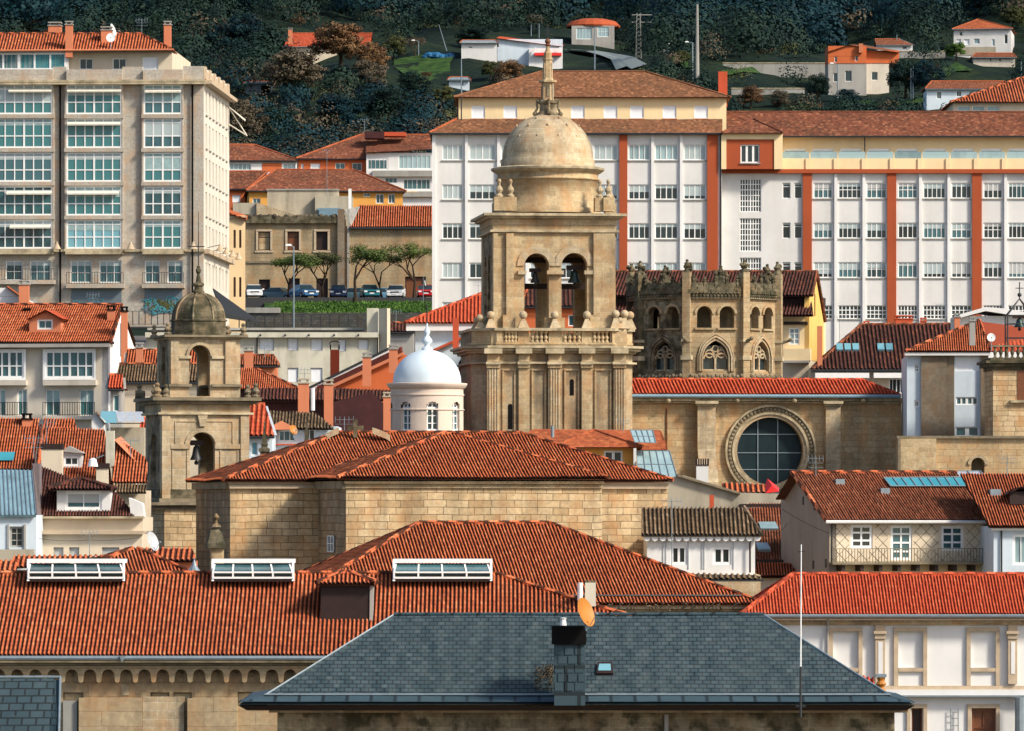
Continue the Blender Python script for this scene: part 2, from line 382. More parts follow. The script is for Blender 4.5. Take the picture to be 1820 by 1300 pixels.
# ---------------- roof tiles
_rs = np.random.RandomState(3)
def tiles_np(pts, pitch=.18, row=.42, amp=.072, k=6, flat=False):
    """corrugated tile surface over one convex roof plane; returns verts, faces, uv arrays"""
    pts = [Vector(p) for p in pts]; n = Vector((0, 0, 0))
    for i in range(1, len(pts)-1): n += (pts[i]-pts[0]).cross(pts[i+1]-pts[0])
    n.normalize(); n = n if n.z > 0 else -n
    u = Vector((0, 0, 1)).cross(n).normalized(); v = n.cross(u); o = pts[0]
    q = [((p-o).dot(u), (p-o).dot(v)) for p in pts]
    u0, u1 = min(a for a, b in q), max(a for a, b in q); v0, v1 = min(b for a, b in q), max(b for a, b in q)
    if flat: T = [0, .96]; Hh = [0, 0]
    elif k >= 6: T = [.0, .07, .25, .43, .50, .75]; Hh = [0, .72, 1.0, .72, 0, -.35]
    else: T = [.0, .14, .40, .56]; Hh = [0, 1, .95, -.2]
    us = []; hs = []
    c0 = math.floor(u0/pitch)
    for c in range(c0, math.ceil(u1/pitch)+1):
        rj = random.uniform(-.12, .12)
        for t, h in zip(T, Hh):
            x = (c+t)*pitch
            us.append(x); hs.append(h*amp*(1+rj) + rj*.012)
    us = np.array(us); hs = np.array(hs); s = (us > u0) & (us < u1); us = np.concatenate([[u0+1e-4], us[s], [u1-1e-4]]); hs = np.concatenate([[0], hs[s], [0]])
    lo = np.full(len(us), 1e9); hi = np.full(len(us), -1e9)
    for (a, b), (c, d) in zip(q, q[1:]+q[:1]):
        if abs(c-a) < 1e-7: continue
        w = (us-a)/(c-a); ok = (w >= -1e-6) & (w <= 1+1e-6); y = b+(d-b)*w
        lo = np.where(ok, np.minimum(lo, y), lo); hi = np.where(ok, np.maximum(hi, y), hi)
    good = hi >= lo; us, hs, lo, hi = us[good], hs[good], lo[good], hi[good]
    kn = []; st = []
    j0 = math.floor(v0/row); j1 = math.ceil(v1/row)
    stp = .03 if not flat else .02
    colid = np.floor(us/pitch).astype(int); colid -= colid.min(); nr = j1-j0; jit = _rs.uniform(-1, 1, size=(colid.max()+2, nr))*(.016 if not flat else .004)
    for j in range(j0, j1): kn += [j*row, (j+1)*row-.004]; st += [stp, 0]
    kn = np.array(kn); st = np.array(st)
    V = np.clip(kn[None, :], lo[:, None], hi[:, None]); H = hs[:, None]+st[None, :]+np.repeat(jit[colid], 2, 1)+(.035 if not flat else .02)*np.sin(us*.55+o.x)[:, None]*np.sin(kn*.8+o.y)[None, :]
    nu, nv = V.shape
    U = np.repeat(us[:, None], nv, 1)
    X = np.array(o)[None, None, :]+U[..., None]*np.array(u)+V[..., None]*np.array(v)+H[..., None]*np.array(n)
    idx = np.arange(nu*nv).reshape(nu, nv)
    f = np.stack([idx[:-1, :-1], idx[1:, :-1], idx[1:, 1:], idx[:-1, 1:]], -1).reshape(-1, 4)
    dv = np.maximum(V[:-1, 1:]-V[:-1, :-1], V[1:, 1:]-V[1:, :-1]).reshape(-1)
    f = f[dv > 1e-5]
    # uv per corner: tile index from face centre so a hue never bleeds
    uv = np.stack([U/pitch+1e-3+37*random.random()//1, V/row+1e-3], -1).reshape(-1, 2)
    return X.reshape(-1, 3), f, uv
def roof(parent, faces, mat, name='roof', pitch=.18, row=.42, amp=.072, k=6, flat=False, under='dark_soffit'):
    """faces: list of planar polygons -> ONE roof mesh"""
    vs, fs, us, off = [], [], [], 0
    for pts in faces:
        v, f, uv = tiles_np(pts, pitch, row, amp, k, flat); vs.append(v); fs.append(f+off); us.append(uv[f.ravel()]); off += len(v)
        nn = (Vector(pts[1])-Vector(pts[0])).cross(Vector(pts[2])-Vector(pts[0])).normalized(); nn = nn if nn.z > 0 else -nn
        w = np.array([tuple(Vector(p)-nn*.07) for p in pts]); m = len(w)
        for i in range(1, m-1):
            vs.append(w[[0, i, i+1, i+1]]+np.array([[0, 0, 0], [0, 0, 0], [0, 0, 0], [1e-4, 0, 0]])); fs.append(np.array([[0, 1, 2, 3]])+off); us.append(np.array([[.8, .5]]*4)); off += 4
    v = np.concatenate(vs); f = np.concatenate(fs); uv = np.concatenate(us)
    base = np.array(WL(parent)) if parent else np.zeros(3)
    me = bpy.data.meshes.new(name); me.vertices.add(len(v)); me.vertices.foreach_set('co', (v-base).ravel())
    me.loops.add(f.size); me.loops.foreach_set('vertex_index', f.ravel().astype(np.int32))
    me.polygons.add(len(f)); me.polygons.foreach_set('loop_start', np.arange(0, f.size, 4, dtype=np.int32)); me.polygons.foreach_set('loop_total', np.full(len(f), 4, dtype=np.int32))
    l = me.uv_layers.new(name='UVMap'); l.data.foreach_set('uv', uv.ravel()); me.update(calc_edges=True)
    return link(name, me, mat, parent)
def ridge(parent, segs, mat, r=.13, name='ridge_tiles'):
    mb = MB()
    for a, b in segs:
        a, b = Vector(a), Vector(b); L = (b-a).length; m = max(1, int(L/.45)); up = Vector((0, 0, .05))
        for i in range(m):
            p = a.lerp(b, i/m)+up; q = a.lerp(b, (i+1)/m)+up; mb.tube(p, q, r, 6, r*.82)
    return mb.build(name, mat, parent)
Z = Vector((0, 0, 1))
def up_normal(A, B, pitch):
    t = (B-A); t.z = 0; t.normalize(); b = Vector((-t.y, t.x, 0)); v = b*math.cos(R(pitch))+Z*math.sin(R(pitch))
    return t, b, t.cross(v).normalized()
def hip_pts(A, B, r1, r2, pitch):
    """front eave A-B in space, ridge ends given as pixels -> ridge ends and back eave corners"""
    t, b, n = up_normal(A, B, pitch)
    R1 = hit(*r1, A, n); R2 = hit(*r2, A, n)
    h = ((R1-A).dot(b)+(R2-A).dot(b))/2; zz = A.z+h*math.tan(R(pitch))
    R1 = A+t*(R1-A).dot(t)+b*h; R1.z = zz; R2 = A+t*(R2-A).dot(t)+b*h; R2.z = zz
    A2 = A+b*2*h; B2 = B+b*2*h; return R1, R2, A2, B2
def hiproof(T, A, B, r1, r2, slope, mat, gable='', **k):
    B = Vector((B.x, B.y, A.z)) if abs(B.z-A.z) < .7 else B
    R1, R2, A2, B2 = hip_pts(A, B, r1, r2, slope)
    fs = [[A, B, R2, R1], [B2, A2, R1, R2]]; seg = [(R1, R2)]
    if 'l' not in gable: fs.append([A2, A, R1]); seg += [(A, R1), (A2, R1)]
    if 'r' not in gable: fs.append([B, B2, R2]); seg += [(B, R2), (B2, R2)]
    rf = roof(T, fs, mat, **k); ridge(T, seg, mat, .13 if not k.get('flat') else .1)
    return R1, R2, A2, B2
def gable_wall(T, tri, mat, name='gable', th=.3):
    a, b, c = [Vector(p) for p in tri]; n = (b-a).cross(c-a).normalized()*th
    mb = MB(); mb.hull([[a, b, c], [a-n, b-n, c-n]]); return mb.build(name, mat, T)

# ---------------- windows
_wc = {}
def lbox(mb, x0, x1, y0, y1, z0, z1):
    a = [Vector((x, y, z)) for z in (z0, z1) for x, y in ((x0, y0), (x1, y0), (x1, y1), (x0, y1))]
    for q in ((0, 1, 5, 4), (1, 2, 6, 5), (2, 3, 7, 6), (3, 0, 4, 7), (4, 5, 6, 7), (3, 2, 1, 0)): mb.poly([a[i] for i in q])
def mesh_of(key, fn, mat):
    if key not in _wc:
        mb = MB(); fn(mb); o = mb.build('tmp', mat); _wc[key] = o.data; bpy.data.objects.remove(o)
    return _wc[key]
def window_uv(T, fac, u0, z0, u1, z1, cols=2, rows=1, glass='glass', frame='white_paint', recess=.18, fw=.07, blind=0, sill=.0, bm='blind', name='window',
              mull=.045, label=None, d=0, hole=True, rowsz=None, fy=.06):
    w, h = round(u1-u0, 2), round(z1-z0, 2); blind = round(blind*8)/8
    if hole: fac.holes.append((u0, z0, u0+w, z0+h, d, recess))
    zs = rowsz or [i/rows for i in range(1, rows)]
    base = WL(T)
    def g(mb): lbox(mb, 0.005, w-.005, recess, recess+.03, 0.005, h-.005)
    o = bpy.data.objects.new(name, mesh_of(('g', w, h, glass, recess), g, glass)); COL.objects.link(o)
    o.parent = T; o.location = fac.pt(u0, d, z0)-base; o.rotation_euler = (0, 0, fac.yaw); _W[o.name] = None
    if label: o['label'] = label
    def sub(nm, key, fn, mat):
        me = mesh_of(key, fn, mat); c = bpy.data.objects.new(nm, me); COL.objects.link(c); c.parent = o; return c
    if frame:
        def f(mb):
            y0, y1 = recess-fy, recess-.002
            lbox(mb, 0.002, fw, y0, y1, 0.002, h-.002); lbox(mb, w-fw, w-.002, y0, y1, 0.002, h-.002)
            lbox(mb, fw, w-fw, y0, y1, .002, fw); lbox(mb, fw, w-fw, y0, y1, h-fw, h-.002)
            for i in range(1, cols):
                c = w*i/cols; q = mull*(1.6 if cols > 3 and cols % 2 == 0 and i == cols//2 else 1); lbox(mb, c-q/2, c+q/2, y0+.004, y1, fw, h-fw)
            for r in zs: lbox(mb, fw, w-fw, y0+.008, y1, h*r-mull/2, h*r+mull/2)
        sub('frame', ('f', w, h, cols, tuple(zs), frame, recess, fw, mull), f, frame)
    if blind > 0:
        def b(mb): lbox(mb, fw*.8, w-fw*.8, recess-.03, recess-.005, h*(1-blind), h-fw*.8)
        sub('blind', ('b', w, h, blind, bm, recess, fw), b, bm)
    if sill:
        def s(mb): lbox(mb, -.08, w+.08, -sill, recess, -.10, -.002)
        sub('sill', ('s', w, h, sill, recess), s, 'concrete' if sill < .2 else 'stone_trim')
    return o
def window(T, fac, x0, y0, x1, y1, d=0, **k):
    u0, z1 = fac.uz(x0, y0, d); u1, z0 = fac.uz(x1, y1, d)
    return window_uv(T, fac, u0, z0, u1, z1, d=d, **k)
def wall_grid(mb, fac, u0, u1, z0, z1, d=0):
    """front sheet at d with real openings, reveals included"""
    hs = [h for h in fac.holes if abs(h[4]-d) < 1e-6 and h[0] >= u0-.01 and h[2] <= u1+.01 and h[1] >= z0-.01 and h[3] <= z1+.01]
    us = sorted({u0, u1, *[h[0] for h in hs], *[h[2] for h in hs]}); zs = sorted({z0, z1, *[h[1] for h in hs], *[h[3] for h in hs]})
    def inside(u, z): return any(h[0] < u < h[2] and h[1] < z < h[3] for h in hs)
    for a, b in zip(us, us[1:]):
        run = None
        for c, e in zip(zs, zs[1:]):
            if inside((a+b)/2, (c+e)/2):
                if run is not None: mb.poly([fac.pt(a, d, run), fac.pt(b, d, run), fac.pt(b, d, c), fac.pt(a, d, c)]); run = None
            elif run is None: run = c
        if run is not None: mb.poly([fac.pt(a, d, run), fac.pt(b, d, run), fac.pt(b, d, z1), fac.pt(a, d, z1)])
    for a, c, b, e, dd, rc in hs:
        q = rc+.04; p = fac.pt
        mb.poly([p(a, d, c), p(a, d-q, c), p(a, d-q, e), p(a, d, e)]); mb.poly([p(b, d, c), p(b, d, e), p(b, d-q, e), p(b, d-q, c)])
        mb.poly([p(a, d, c), p(b, d, c), p(b, d-q, c), p(a, d-q, c)]); mb.poly([p(a, d, e), p(a, d-q, e), p(b, d-q, e), p(b, d, e)])
NOEXT = ('yellow_gabled_house', 'diamond_stucco_house', 'scalloped_eave_house', 'middle_roof_house', 'orange_brick_house')
def block(T, fac, x0, y0, x1, y1, depth, mat, d=0, name='wall', sidef=None, extra=None):
    """building body: holed front sheet at the pixel rectangle, plain sides, back and top"""
    u0, z1 = fac.uz(x0, y0, d); u1, z0 = fac.uz(x1, y1, d)
    if name == 'lower_wall' or (name == 'wall' and not T.name.startswith(NOEXT)):
        q = fac.pt((u0+u1)/2, d, 0); z0 = min(z0, gz(q.x, q.y)-1.5, gz(q.x, q.y-6)-1.5)
    return block_uv(T, fac, u0, u1, z0, z1, depth, mat, d, name, sidef)
def block_uv(T, fac, u0, u1, z0, z1, depth, mat, d=0, name='wall', sidef=None):
    mb = MB(); wall_grid(mb, fac, u0, u1, z0, z1, d); p = fac.pt; e = d-depth
    if sidef is None: mb.poly([p(u1, d, z0), p(u1, e, z0), p(u1, e, z1), p(u1, d, z1)])
    else: wall_grid(mb, sidef, -d, depth-d, z0, z1, 0)
    mb.poly([p(u0, e, z0), p(u0, d, z0), p(u0, d, z1), p(u0, e, z1)])
    mb.poly([p(u1, e, z0), p(u0, e, z0), p(u0, e, z1), p(u1, e, z1)]); mb.poly([p(u0, d, z1), p(u1, d, z1), p(u1, e, z1), p(u0, e, z1)])
    return mb.build(name, mat, T)
def arch_wall(mb, fr, u0, u1, z0, z1, d0, d1, arcs, pointed=False, n=10):
    """wall slab from d0 to d1 with arched openings (centre, half width, foot, springing)"""
    p = fr.pt
    def qd(a, b, c, e):
        for d, fl in ((d1, 0), (d0, 1)):
            q = [p(a[0], d, a[1]), p(b[0], d, b[1]), p(c[0], d, c[1]), p(e[0], d, e[1])]; mb.poly(q[::-1] if fl else q)
    x = u0
    for uc, hw, zb, zs in sorted(arcs):
        a, b = uc-hw, uc+hw
        if a > x+1e-4: qd((x, z0), (a, z0), (a, z1), (x, z1))
        if zb > z0+1e-4: qd((a, z0), (b, z0), (b, zb), (a, zb)); mb.poly([p(a, d1, zb), p(b, d1, zb), p(b, d0, zb), p(a, d0, zb)])
        if pointed:
            L = [(uc+hw*w, zs+hw*.72*math.sqrt(max(0, 4-(abs(w)+1)**2))) for w in [-1+2*i/n for i in range(n+1)]]
        else: L = [(uc-hw*math.cos(math.pi*i/n), zs+hw*math.sin(math.pi*i/n)) for i in range(n+1)]
        for g, h in zip(L, L[1:]):
            qd(g, h, (h[0], z1), (g[0], z1)); mb.poly([p(g[0], d1, g[1]), p(g[0], d0, g[1]), p(h[0], d0, h[1]), p(h[0], d1, h[1])])
        for q in (a, b): mb.poly([p(q, d1, zb), p(q, d0, zb), p(q, d0, zs), p(q, d1, zs)])
        x = b
    if x < u1-1e-4: qd((x, z0), (u1, z0), (u1, z1), (x, z1))
    mb.poly([p(u0, d1, z1), p(u1, d1, z1), p(u1, d0, z1), p(u0, d0, z1)])
    for q in (u0, u1): mb.poly([p(q, d1, z0), p(q, d0, z0), p(q, d0, z1), p(q, d1, z1)])
def arch_ring(mb, fr, uc, r0, r1, zs, d0, d1, n=14, full=False):
    m = n*2 if full else n; an = [math.pi*i/n for i in range(m+1)]
    for a, b in zip(an, an[1:]):
        q = [(uc+r*math.cos(t), zs+r*math.sin(t)) for r, t in ((r0, a), (r1, a), (r1, b), (r0, b))]
        mb.prism(fr, q, d0, d1)
def chimney(label, px, D, y0, y1, w, mat='salmon_chimney', cap='concrete', dz=.8, yaw=0, capstyle='slots', name='chimney', T=None, dp=None):
    """stack centred on column px between rows y0 (top) and y1 (foot), as a part when T is given"""
    z1 = (CY-y0)/F*D; z0 = (CY-y1)/F*D; x = (px-CX)/F*D; dp = dp or w; c = Vector((x, D, z0))
    t = T if T else thing(name, label, 'chimney', c)
    ch = .35 if capstyle else 0
    st = MB().abox((x, D, z0-dz), w, dp, z1-z0+dz-ch, yaw).build('chimney' if T else 'stack', mat, t)
    if capstyle:
        m = MB(); m.abox((x, D, z1-ch), w+.14, dp+.14, .08, yaw)
        for sx in (-1, 1):
            for sy in (-1, 1): m.abox((x+sx*w*.36, D+sy*dp*.36, z1-ch+.08), .12, .12, .17, yaw)
        m.abox((x, D, z1-.10), w+.06, dp+.06, .10, yaw); m.build('cap', cap, st if T else t)
    return t
def dish(label, px, py, D, r, mat='dish_white', az=0, name='satellite_dish', mast=1.0):
    """offset dish turned by az degrees from facing the viewer, on a short mast"""
    c = P(px, py, D); t = thing(name, label, 'satellite dish', c-Z*mast)
    a = R(az); n = Vector((math.sin(a), -math.cos(a), .35)).normalized(); x = n.cross(Z).normalized(); y = x.cross(n)
    mb = MB(); prev = None; K = 16
    for i in range(5):
        q = r*i/4; dp = -.25*r+.25*r*(i/4)**2; ring = [c+(x*math.cos(2*math.pi*j/K)+y*math.sin(2*math.pi*j/K)*1.1)*q+n*dp for j in range(K)]
        if prev:
            for j in range(K): l = (j+1) % K; mb.poly((prev[j], prev[l], ring[l], ring[j]))
        prev = ring
    mb.build('reflector', mat, t, True)
    m = MB(); m.tube(c-Z*mast, c-n*r*.3, .03); m.tube(c-y*r, c+n*r*.8-y*r*.4, .015); m.ball(c+n*r*.8-y*r*.4, .06, 6, 4); m.build('mast', 'zinc', t); return t
def antenna(label, px, ytop, ybot, D, name='tv_antenna', arms=3, mat='zinc', r=.025, wide=.5):
    a, b = P(px, ybot, D), P(px, ytop, D); t = thing(name, label, 'antenna', a)
    MB().tube(a, b, r).build('mast', mat, t)
    if arms:
        m = MB()
        for i in range(arms): z = b-Z*(.1+.25*i); m.tube(z-Vector((wide, .1, 0)), z+Vector((wide, -.1, 0)), .012)
        for i in range(5): q = b-Z*.1+Vector((wide*(i-2)/2, 0, 0)); m.tube(q-Vector((0, .2, .18)), q+Vector((0, .2, .18)), .01)
        m.build('elements', mat, t)
    return t
def railing(T, fac, x0, y0, x1, y1, d, step=.13, mat='dark_metal', name='railing', r=.016, bars=True):
    u0, z1 = fac.uz(x0, y0, d); u1, z0 = fac.uz(x1, y1, d); m = MB()
    m.box(fac, u0, u1, d-.02, d+.02, z1-.04, z1); m.box(fac, u0, u1, d-.015, d+.015, z0+.06, z0+.09)
    n = max(2, int((u1-u0)/step))
    for i in range(n+1):
        u = u0+(u1-u0)*i/n; m.box(fac, u-r, u+r, d-r, d+r, z0, z1-.04)
    return m.build(name, mat, T)
class Bld:
    def __init__(s, name, label, cat, px, D, yaw=0, zb=None, group=None):
        s.f = Fac(px, D, yaw); s.T = thing(name, label, cat, near(px, D, zb), group)
    def win(s, *a, **k): return window(s.T, s.f, *a, **k)
    def wall(s, *a, **k): return block(s.T, s.f, *a, **k)
    def pb(s, name, mat, rects, d0, d1):
        for q in rects: o = MB().pbox(s.f, *q, d0, d1).build(name, mat, s.T)
        return o
# ================= ground and hill
def grid_sheet(name, fz, xs, ys, mat, **tags):
    v = np.array([(x, y, fz(x, y)) for y in ys for x in xs]); nx, ny = len(xs), len(ys)
    i = np.arange(nx*ny).reshape(ny, nx); f = np.stack([i[:-1, :-1], i[:-1, 1:], i[1:, 1:], i[1:, :-1]], -1).reshape(-1, 4)
    me = bpy.data.meshes.new(name); me.vertices.add(len(v)); me.vertices.foreach_set('co', v.ravel()); me.loops.add(f.size)
    me.loops.foreach_set('vertex_index', f.ravel().astype(np.int32)); me.polygons.add(len(f))
    me.polygons.foreach_set('loop_start', np.arange(0, f.size, 4, dtype=np.int32)); me.polygons.foreach_set('loop_total', np.full(len(f), 4, dtype=np.int32)); me.update(calc_edges=True)
    return link(name, me, mat, **tags)
ys = list(np.arange(-60, 780, 20))+list(np.arange(780, 1700, 8))+list(np.arange(1700, 3300, 40))
xs = list(np.arange(-900, -200, 35))+list(np.arange(-200, 201, 8))+list(np.arange(235, 900, 35))
grid_sheet('hill', gz, xs, ys, 'hill_ground', kind='structure')

grid_sheet('pavement', lambda x, y: gz(x, y)+.06, list(np.arange(-300, 301, 20)), list(np.arange(-60, 581, 20)), 'paving', kind='structure')

# ================= apartment block, upper left
b = Bld('apartment_block', 'tall grey stone apartment block with stacked white glazed bays', 'building', 362, 480, -2.8)
f, T = b.f, b.T; rnd = random.Random(3)
rows = [(150, 203), (210, 263), (271, 323), (331, 383), (391, 442)]
bays = [(-8, 93, 6), (118, 216, 6), (255, 323, 4)]
for j, (y0, y1) in enumerate(rows):
    for (x0, x1, c) in bays:
        g = 'glass_teal' if j != 4 else rnd.choice(['glass_teal', 'glass_sky'])
        window(T, f, x0, y0, x1, y1, d=.35, cols=c, rowsz=[.40, .84], glass=rnd.choice([g, 'glass']), blind=rnd.choice([0, .25, .4, .25, .6]), bm=rnd.choice(['curtain', 'curtain', 'blind']), recess=.12, fw=.13, mull=.09)
for q in [(10, 463, 40, 499), (53, 463, 90, 500), (125, 463, 163, 503), (176, 463, 216, 503), (257, 463, 284, 503), (297, 463, 325, 503)]:
    b.win(*q, cols=3 if q[2]-q[0] > 30 else 2, rowsz=[.45], glass='glass', fw=.1, recess=.2, blind=.3)
b.wall(-60, 150, 362, 443, 22, 'granite_clad', name='wall')
sf = f.side(0)
zt = [P(0, y, 480).z for y in (158, 218, 279, 339, 399)]
for i, z in enumerate(zt):
    for k in range(7):
        window_uv(T, sf, 1.6+k*2.85, z-2.1, 2.75+k*2.85, z, cols=2, rows=1, glass='glass', recess=.22, sill=.12)
z0 = P(0, 465, 480).z
for k in range(7): window_uv(T, sf, 1.6+k*2.85, z0-2, 2.75+k*2.85, z0, cols=2, glass='glass', recess=.22)
# holed bays: one sheet per bay in front of the wall, and the lower floors
for o in [o for o in T.children if o.name.startswith('wall')]: bpy.data.objects.remove(o)
mb = MB(); U = lambda x, d=0: f.uz(x, 300, d)[0]; Zr = lambda y, d=0: f.uz(300, y, d)[1]
wall_grid(mb, f, U(-60), 0, Zr(560)-1, Zr(443), 0)
xe = U(-60)
for x0, x1, c in bays:
    m0, m1 = U(x0-3, .35), U(x1+3, .35); wall_grid(mb, f, m0, m1, Zr(443, .35), Zr(149, .35), .35)
    for q in (m0, m1): mb.poly([f.pt(q, .35, Zr(443)), f.pt(q, 0, Zr(443)), f.pt(q, 0, Zr(149)), f.pt(q, .35, Zr(149))])
    mb.poly([f.pt(xe, 0, Zr(443)), f.pt(m0, 0, Zr(443)), f.pt(m0, 0, Zr(149)), f.pt(xe, 0, Zr(149))]); xe = m1
mb.poly([f.pt(xe, 0, Zr(443)), f.pt(0, 0, Zr(443)), f.pt(0, 0, Zr(149)), f.pt(xe, 0, Zr(149))])
mb.build('wall', 'granite_clad', T)
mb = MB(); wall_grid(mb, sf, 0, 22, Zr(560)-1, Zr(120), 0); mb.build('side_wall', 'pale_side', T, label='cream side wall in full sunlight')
mb = MB(); mb.poly([f.pt(0, -22, Zr(560)), f.pt(U(-60), -22, Zr(560)), f.pt(U(-60), -22, Zr(120)), f.pt(0, -22, Zr(120))])
mb.poly([f.pt(U(-60), -22, Zr(560)), f.pt(U(-60), 0, Zr(560)), f.pt(U(-60), 0, Zr(120)), f.pt(U(-60), -22, Zr(120))]); mb.build('back_wall', 'granite_clad', T)
b.pb('spandrel', 'granite_clad', [(x0-4, y1+1, x1+4, y1+7) for (y0, y1) in rows[:-1] for (x0, x1, c) in bays], .3, .55)
b.pb('cornice', 'stone_trim', [(-60, 143, 364, 146.5), (-60, 146.6, 364, 149.3)], .0, .9)
b.pb('cornice', 'stone_trim', [(-60, 443, 95, 447), (-60, 447.2, 93, 452), (113, 443, 221, 447), (116, 447.2, 218, 452), (250, 443, 328, 447), (253, 447.2, 326, 452)], .0, .8)
b.pb('string_course', 'stone_trim', [(-60, 444, 364, 447.5)], -.05, .25)
MB().box(sf, 0, 22.3, -.1, .7, Zr(149.3), Zr(143)).build('cornice', 'sand_trim', T); MB().box(sf, 0, 22.3, -.1, .5, Zr(451), Zr(443)).build('cornice', 'sand_trim', T)
b.pb('parapet', 'granite_clad', [(-60, 124, 94, 142.8), (118, 124, 217, 142.8), (254, 124, 325, 142.8)], -.3, .5)
b.pb('parapet', 'granite_clad', [(94.5, 119, 117.5, 142.8), (217.5, 119, 253.5, 142.8), (325.5, 118, 361, 142.8)], -.35, .12)
m = MB(); m.box(sf, .1, 22, -.4, .05, Zr(142.8), Zr(124))
for k in range(6): m.box(sf, .3+k*3.9, 1.6+k*3.9, -.45, .12, Zr(140), Zr(118))
m.build('parapet', 'sand_trim', T)
m = MB()
for x in (107, 342): m.tube(f.at(x, 150, .2), f.at(x, 560, .2), .09)
m.build('drainpipe', 'black_void', T)
for (x0, x1, y) in ((16, 92, 158), (120, 216, 158), (258, 322, 159), (120, 214, 217), (12, 92, 340), (120, 212, 340), (18, 90, 400)):
    u0, z = f.uz(x0, y, .4); u1, _ = f.uz(x1, y, .4); MB().prism(f.side(u0), [(-.38, z), (-.85, z-.22), (-.82, z-.34), (-.36, z-.1)], 0, u1-u0).build('awning', 'awning_cream', T)
for (x0, x1, y0, y1) in ((118, 219, 484, 505), (253, 326, 484, 505), (-20, 96, 478, 498)):
    m = MB().pbox(f, x0-1, y1, x1+1, y1+7, -.1, .75); o = m.build('balcony', 'granite_clad', T)
    railing(o, f, x0, y0, x1, y1, .68, .22, r=.02)
b.pb('roller_shutter', 'shutter_grey', [(127, 514, 216, 556), (257, 514, 324, 556)], .0, .06)
# painted scrawl on the shutters
m = MB(); g = random.Random(5)
for k in range(46):
    x = g.uniform(-.0, 1); xx = 255+x*68 if k % 3 else 128+x*86; yy = g.uniform(532, 555); u, z = f.uz(xx, yy, .07); r_ = g.uniform(.15, .4)
    a0 = g.uniform(0, 6); pts = [(u+r_*math.cos(a0+t*.7), z+r_*.8*math.sin(a0+t*.7)) for t in range(6)]
    for q, w in zip(pts, pts[1:]): m.tube(f.pt(q[0], .08, q[1]), f.pt(w[0], .08, w[1]), .05, 4)
m.build('graffiti', 'skylight_blue', T)
m = MB()
for k in range(26):
    xx = g.uniform(262, 318); yy = g.uniform(534, 552); u, z = f.uz(xx, yy, .1); m.box(f, u-.2, u+.15, .09, .11, z-.08, z+.1)
m.build('graffiti', 'tile_flat_orange' if 0 else 'leaf_olive', T)
def wall_lamp(T, p, n):
    m = MB(); m.tube(p, p+n*1.1+Z*.25, .03); m.build('lamp_arm', 'dark_metal', T)
    c = p+n*1.1; MB().lathe((c.x, c.y), [(.05, c.z+.35), (.14, c.z+.1), (.36, c.z-.3), (.34, c.z-.3), (.1, c.z+.05)], 12).build('lamp_shade', 'sand_trim', T)
for x in (104, 235, 346): wall_lamp(T, f.at(x, 438, 0), f.n)
for u in (3, 8.5, 14, 19.5): wall_lamp(T, sf.pt(u, 0, Zr(438)), sf.n)
# penthouse
pf = Fac(306, 484.5, -2.8)
for q in ((141, 104, 165, 124), (200, 104, 224, 124)): window(T, pf, *q, cols=2, glass='glass_dark', recess=.15, fw=.08)
window(T, pf, 253, 102, 281, 124, cols=1, glass='roller_white', frame='white_paint', recess=.1, fw=.06)
block(T, pf, 121, 88, 306, 150, 15, 'cream_wall', name='penthouse_wall')
window(T, pf, -50, 95, 117, 124, d=1.0, cols=6, glass='teal_screen', recess=.1, fw=.14, mull=.16, hole=False)
block(T, pf, -55, 90, 121, 150, 8, 'white_wall', d=.9, name='sunroom')
A = pf.at(-80, 90, 1.6); B = pf.at(308, 88, .8)
hiproof(T, A, B, (-20, 60), (250, 62), 24, 'tile_orange', pitch=.26, row=.45)
A = pf.at(20, 75, -2); B = pf.at(150, 79, -2)
roof(T, [[pf.at(55, 66, -3), pf.at(118, 66, -3), pf.at(86, 53, -5)]], 'tile_orange')
m = MB(); m.tube(pf.at(-60, 90.5, 1.7), pf.at(309, 88.5, .9), .08); m.build('gutter', 'salmon_chimney', T)
for (x, y0, y1, w, dd) in ((123, 38, 86, .62, 484), (98, 40, 62, 1.1, 489), (190, 48, 78, .95, 486), (298, 38, 84, .62, 486)):
    chimney('', x, dd, y0, y1, w, 'salmon_chimney', T=T)
dish('white satellite dish beside a short chimney on the apartment block roof', 197, 67, 484, .38)
dish('upright satellite dish edge-on behind the apartment block chimney', 202, 54, 487, .55, az=75)
antenna('spiky aerial above the apartment block roof ridge', 252, 34, 63, 490)
m = MB(); q = sf.pt(21, .05, Zr(160)); m.hull([[q, q+Vector((1.5, 0, -1.2)), q+Vector((1.5, -.4, -1.3)), q+Vector((0, -.4, 0))], [q+Z*.1, q+Vector((1.5, 0, -1.1)), q+Vector((1.5, -.4, -1.2)), q+Vector((0, -.4, .1))]])
for k in (0, 1): m.tube(q+Vector((0, k, 0)), q+Vector((1.6, k, -2.5)), .05); m.tube(q+Vector((0, k, -1.5)), q+Vector((1.6, k, -2.5)), .04)
m.build('awning', 'awning_cream', T)

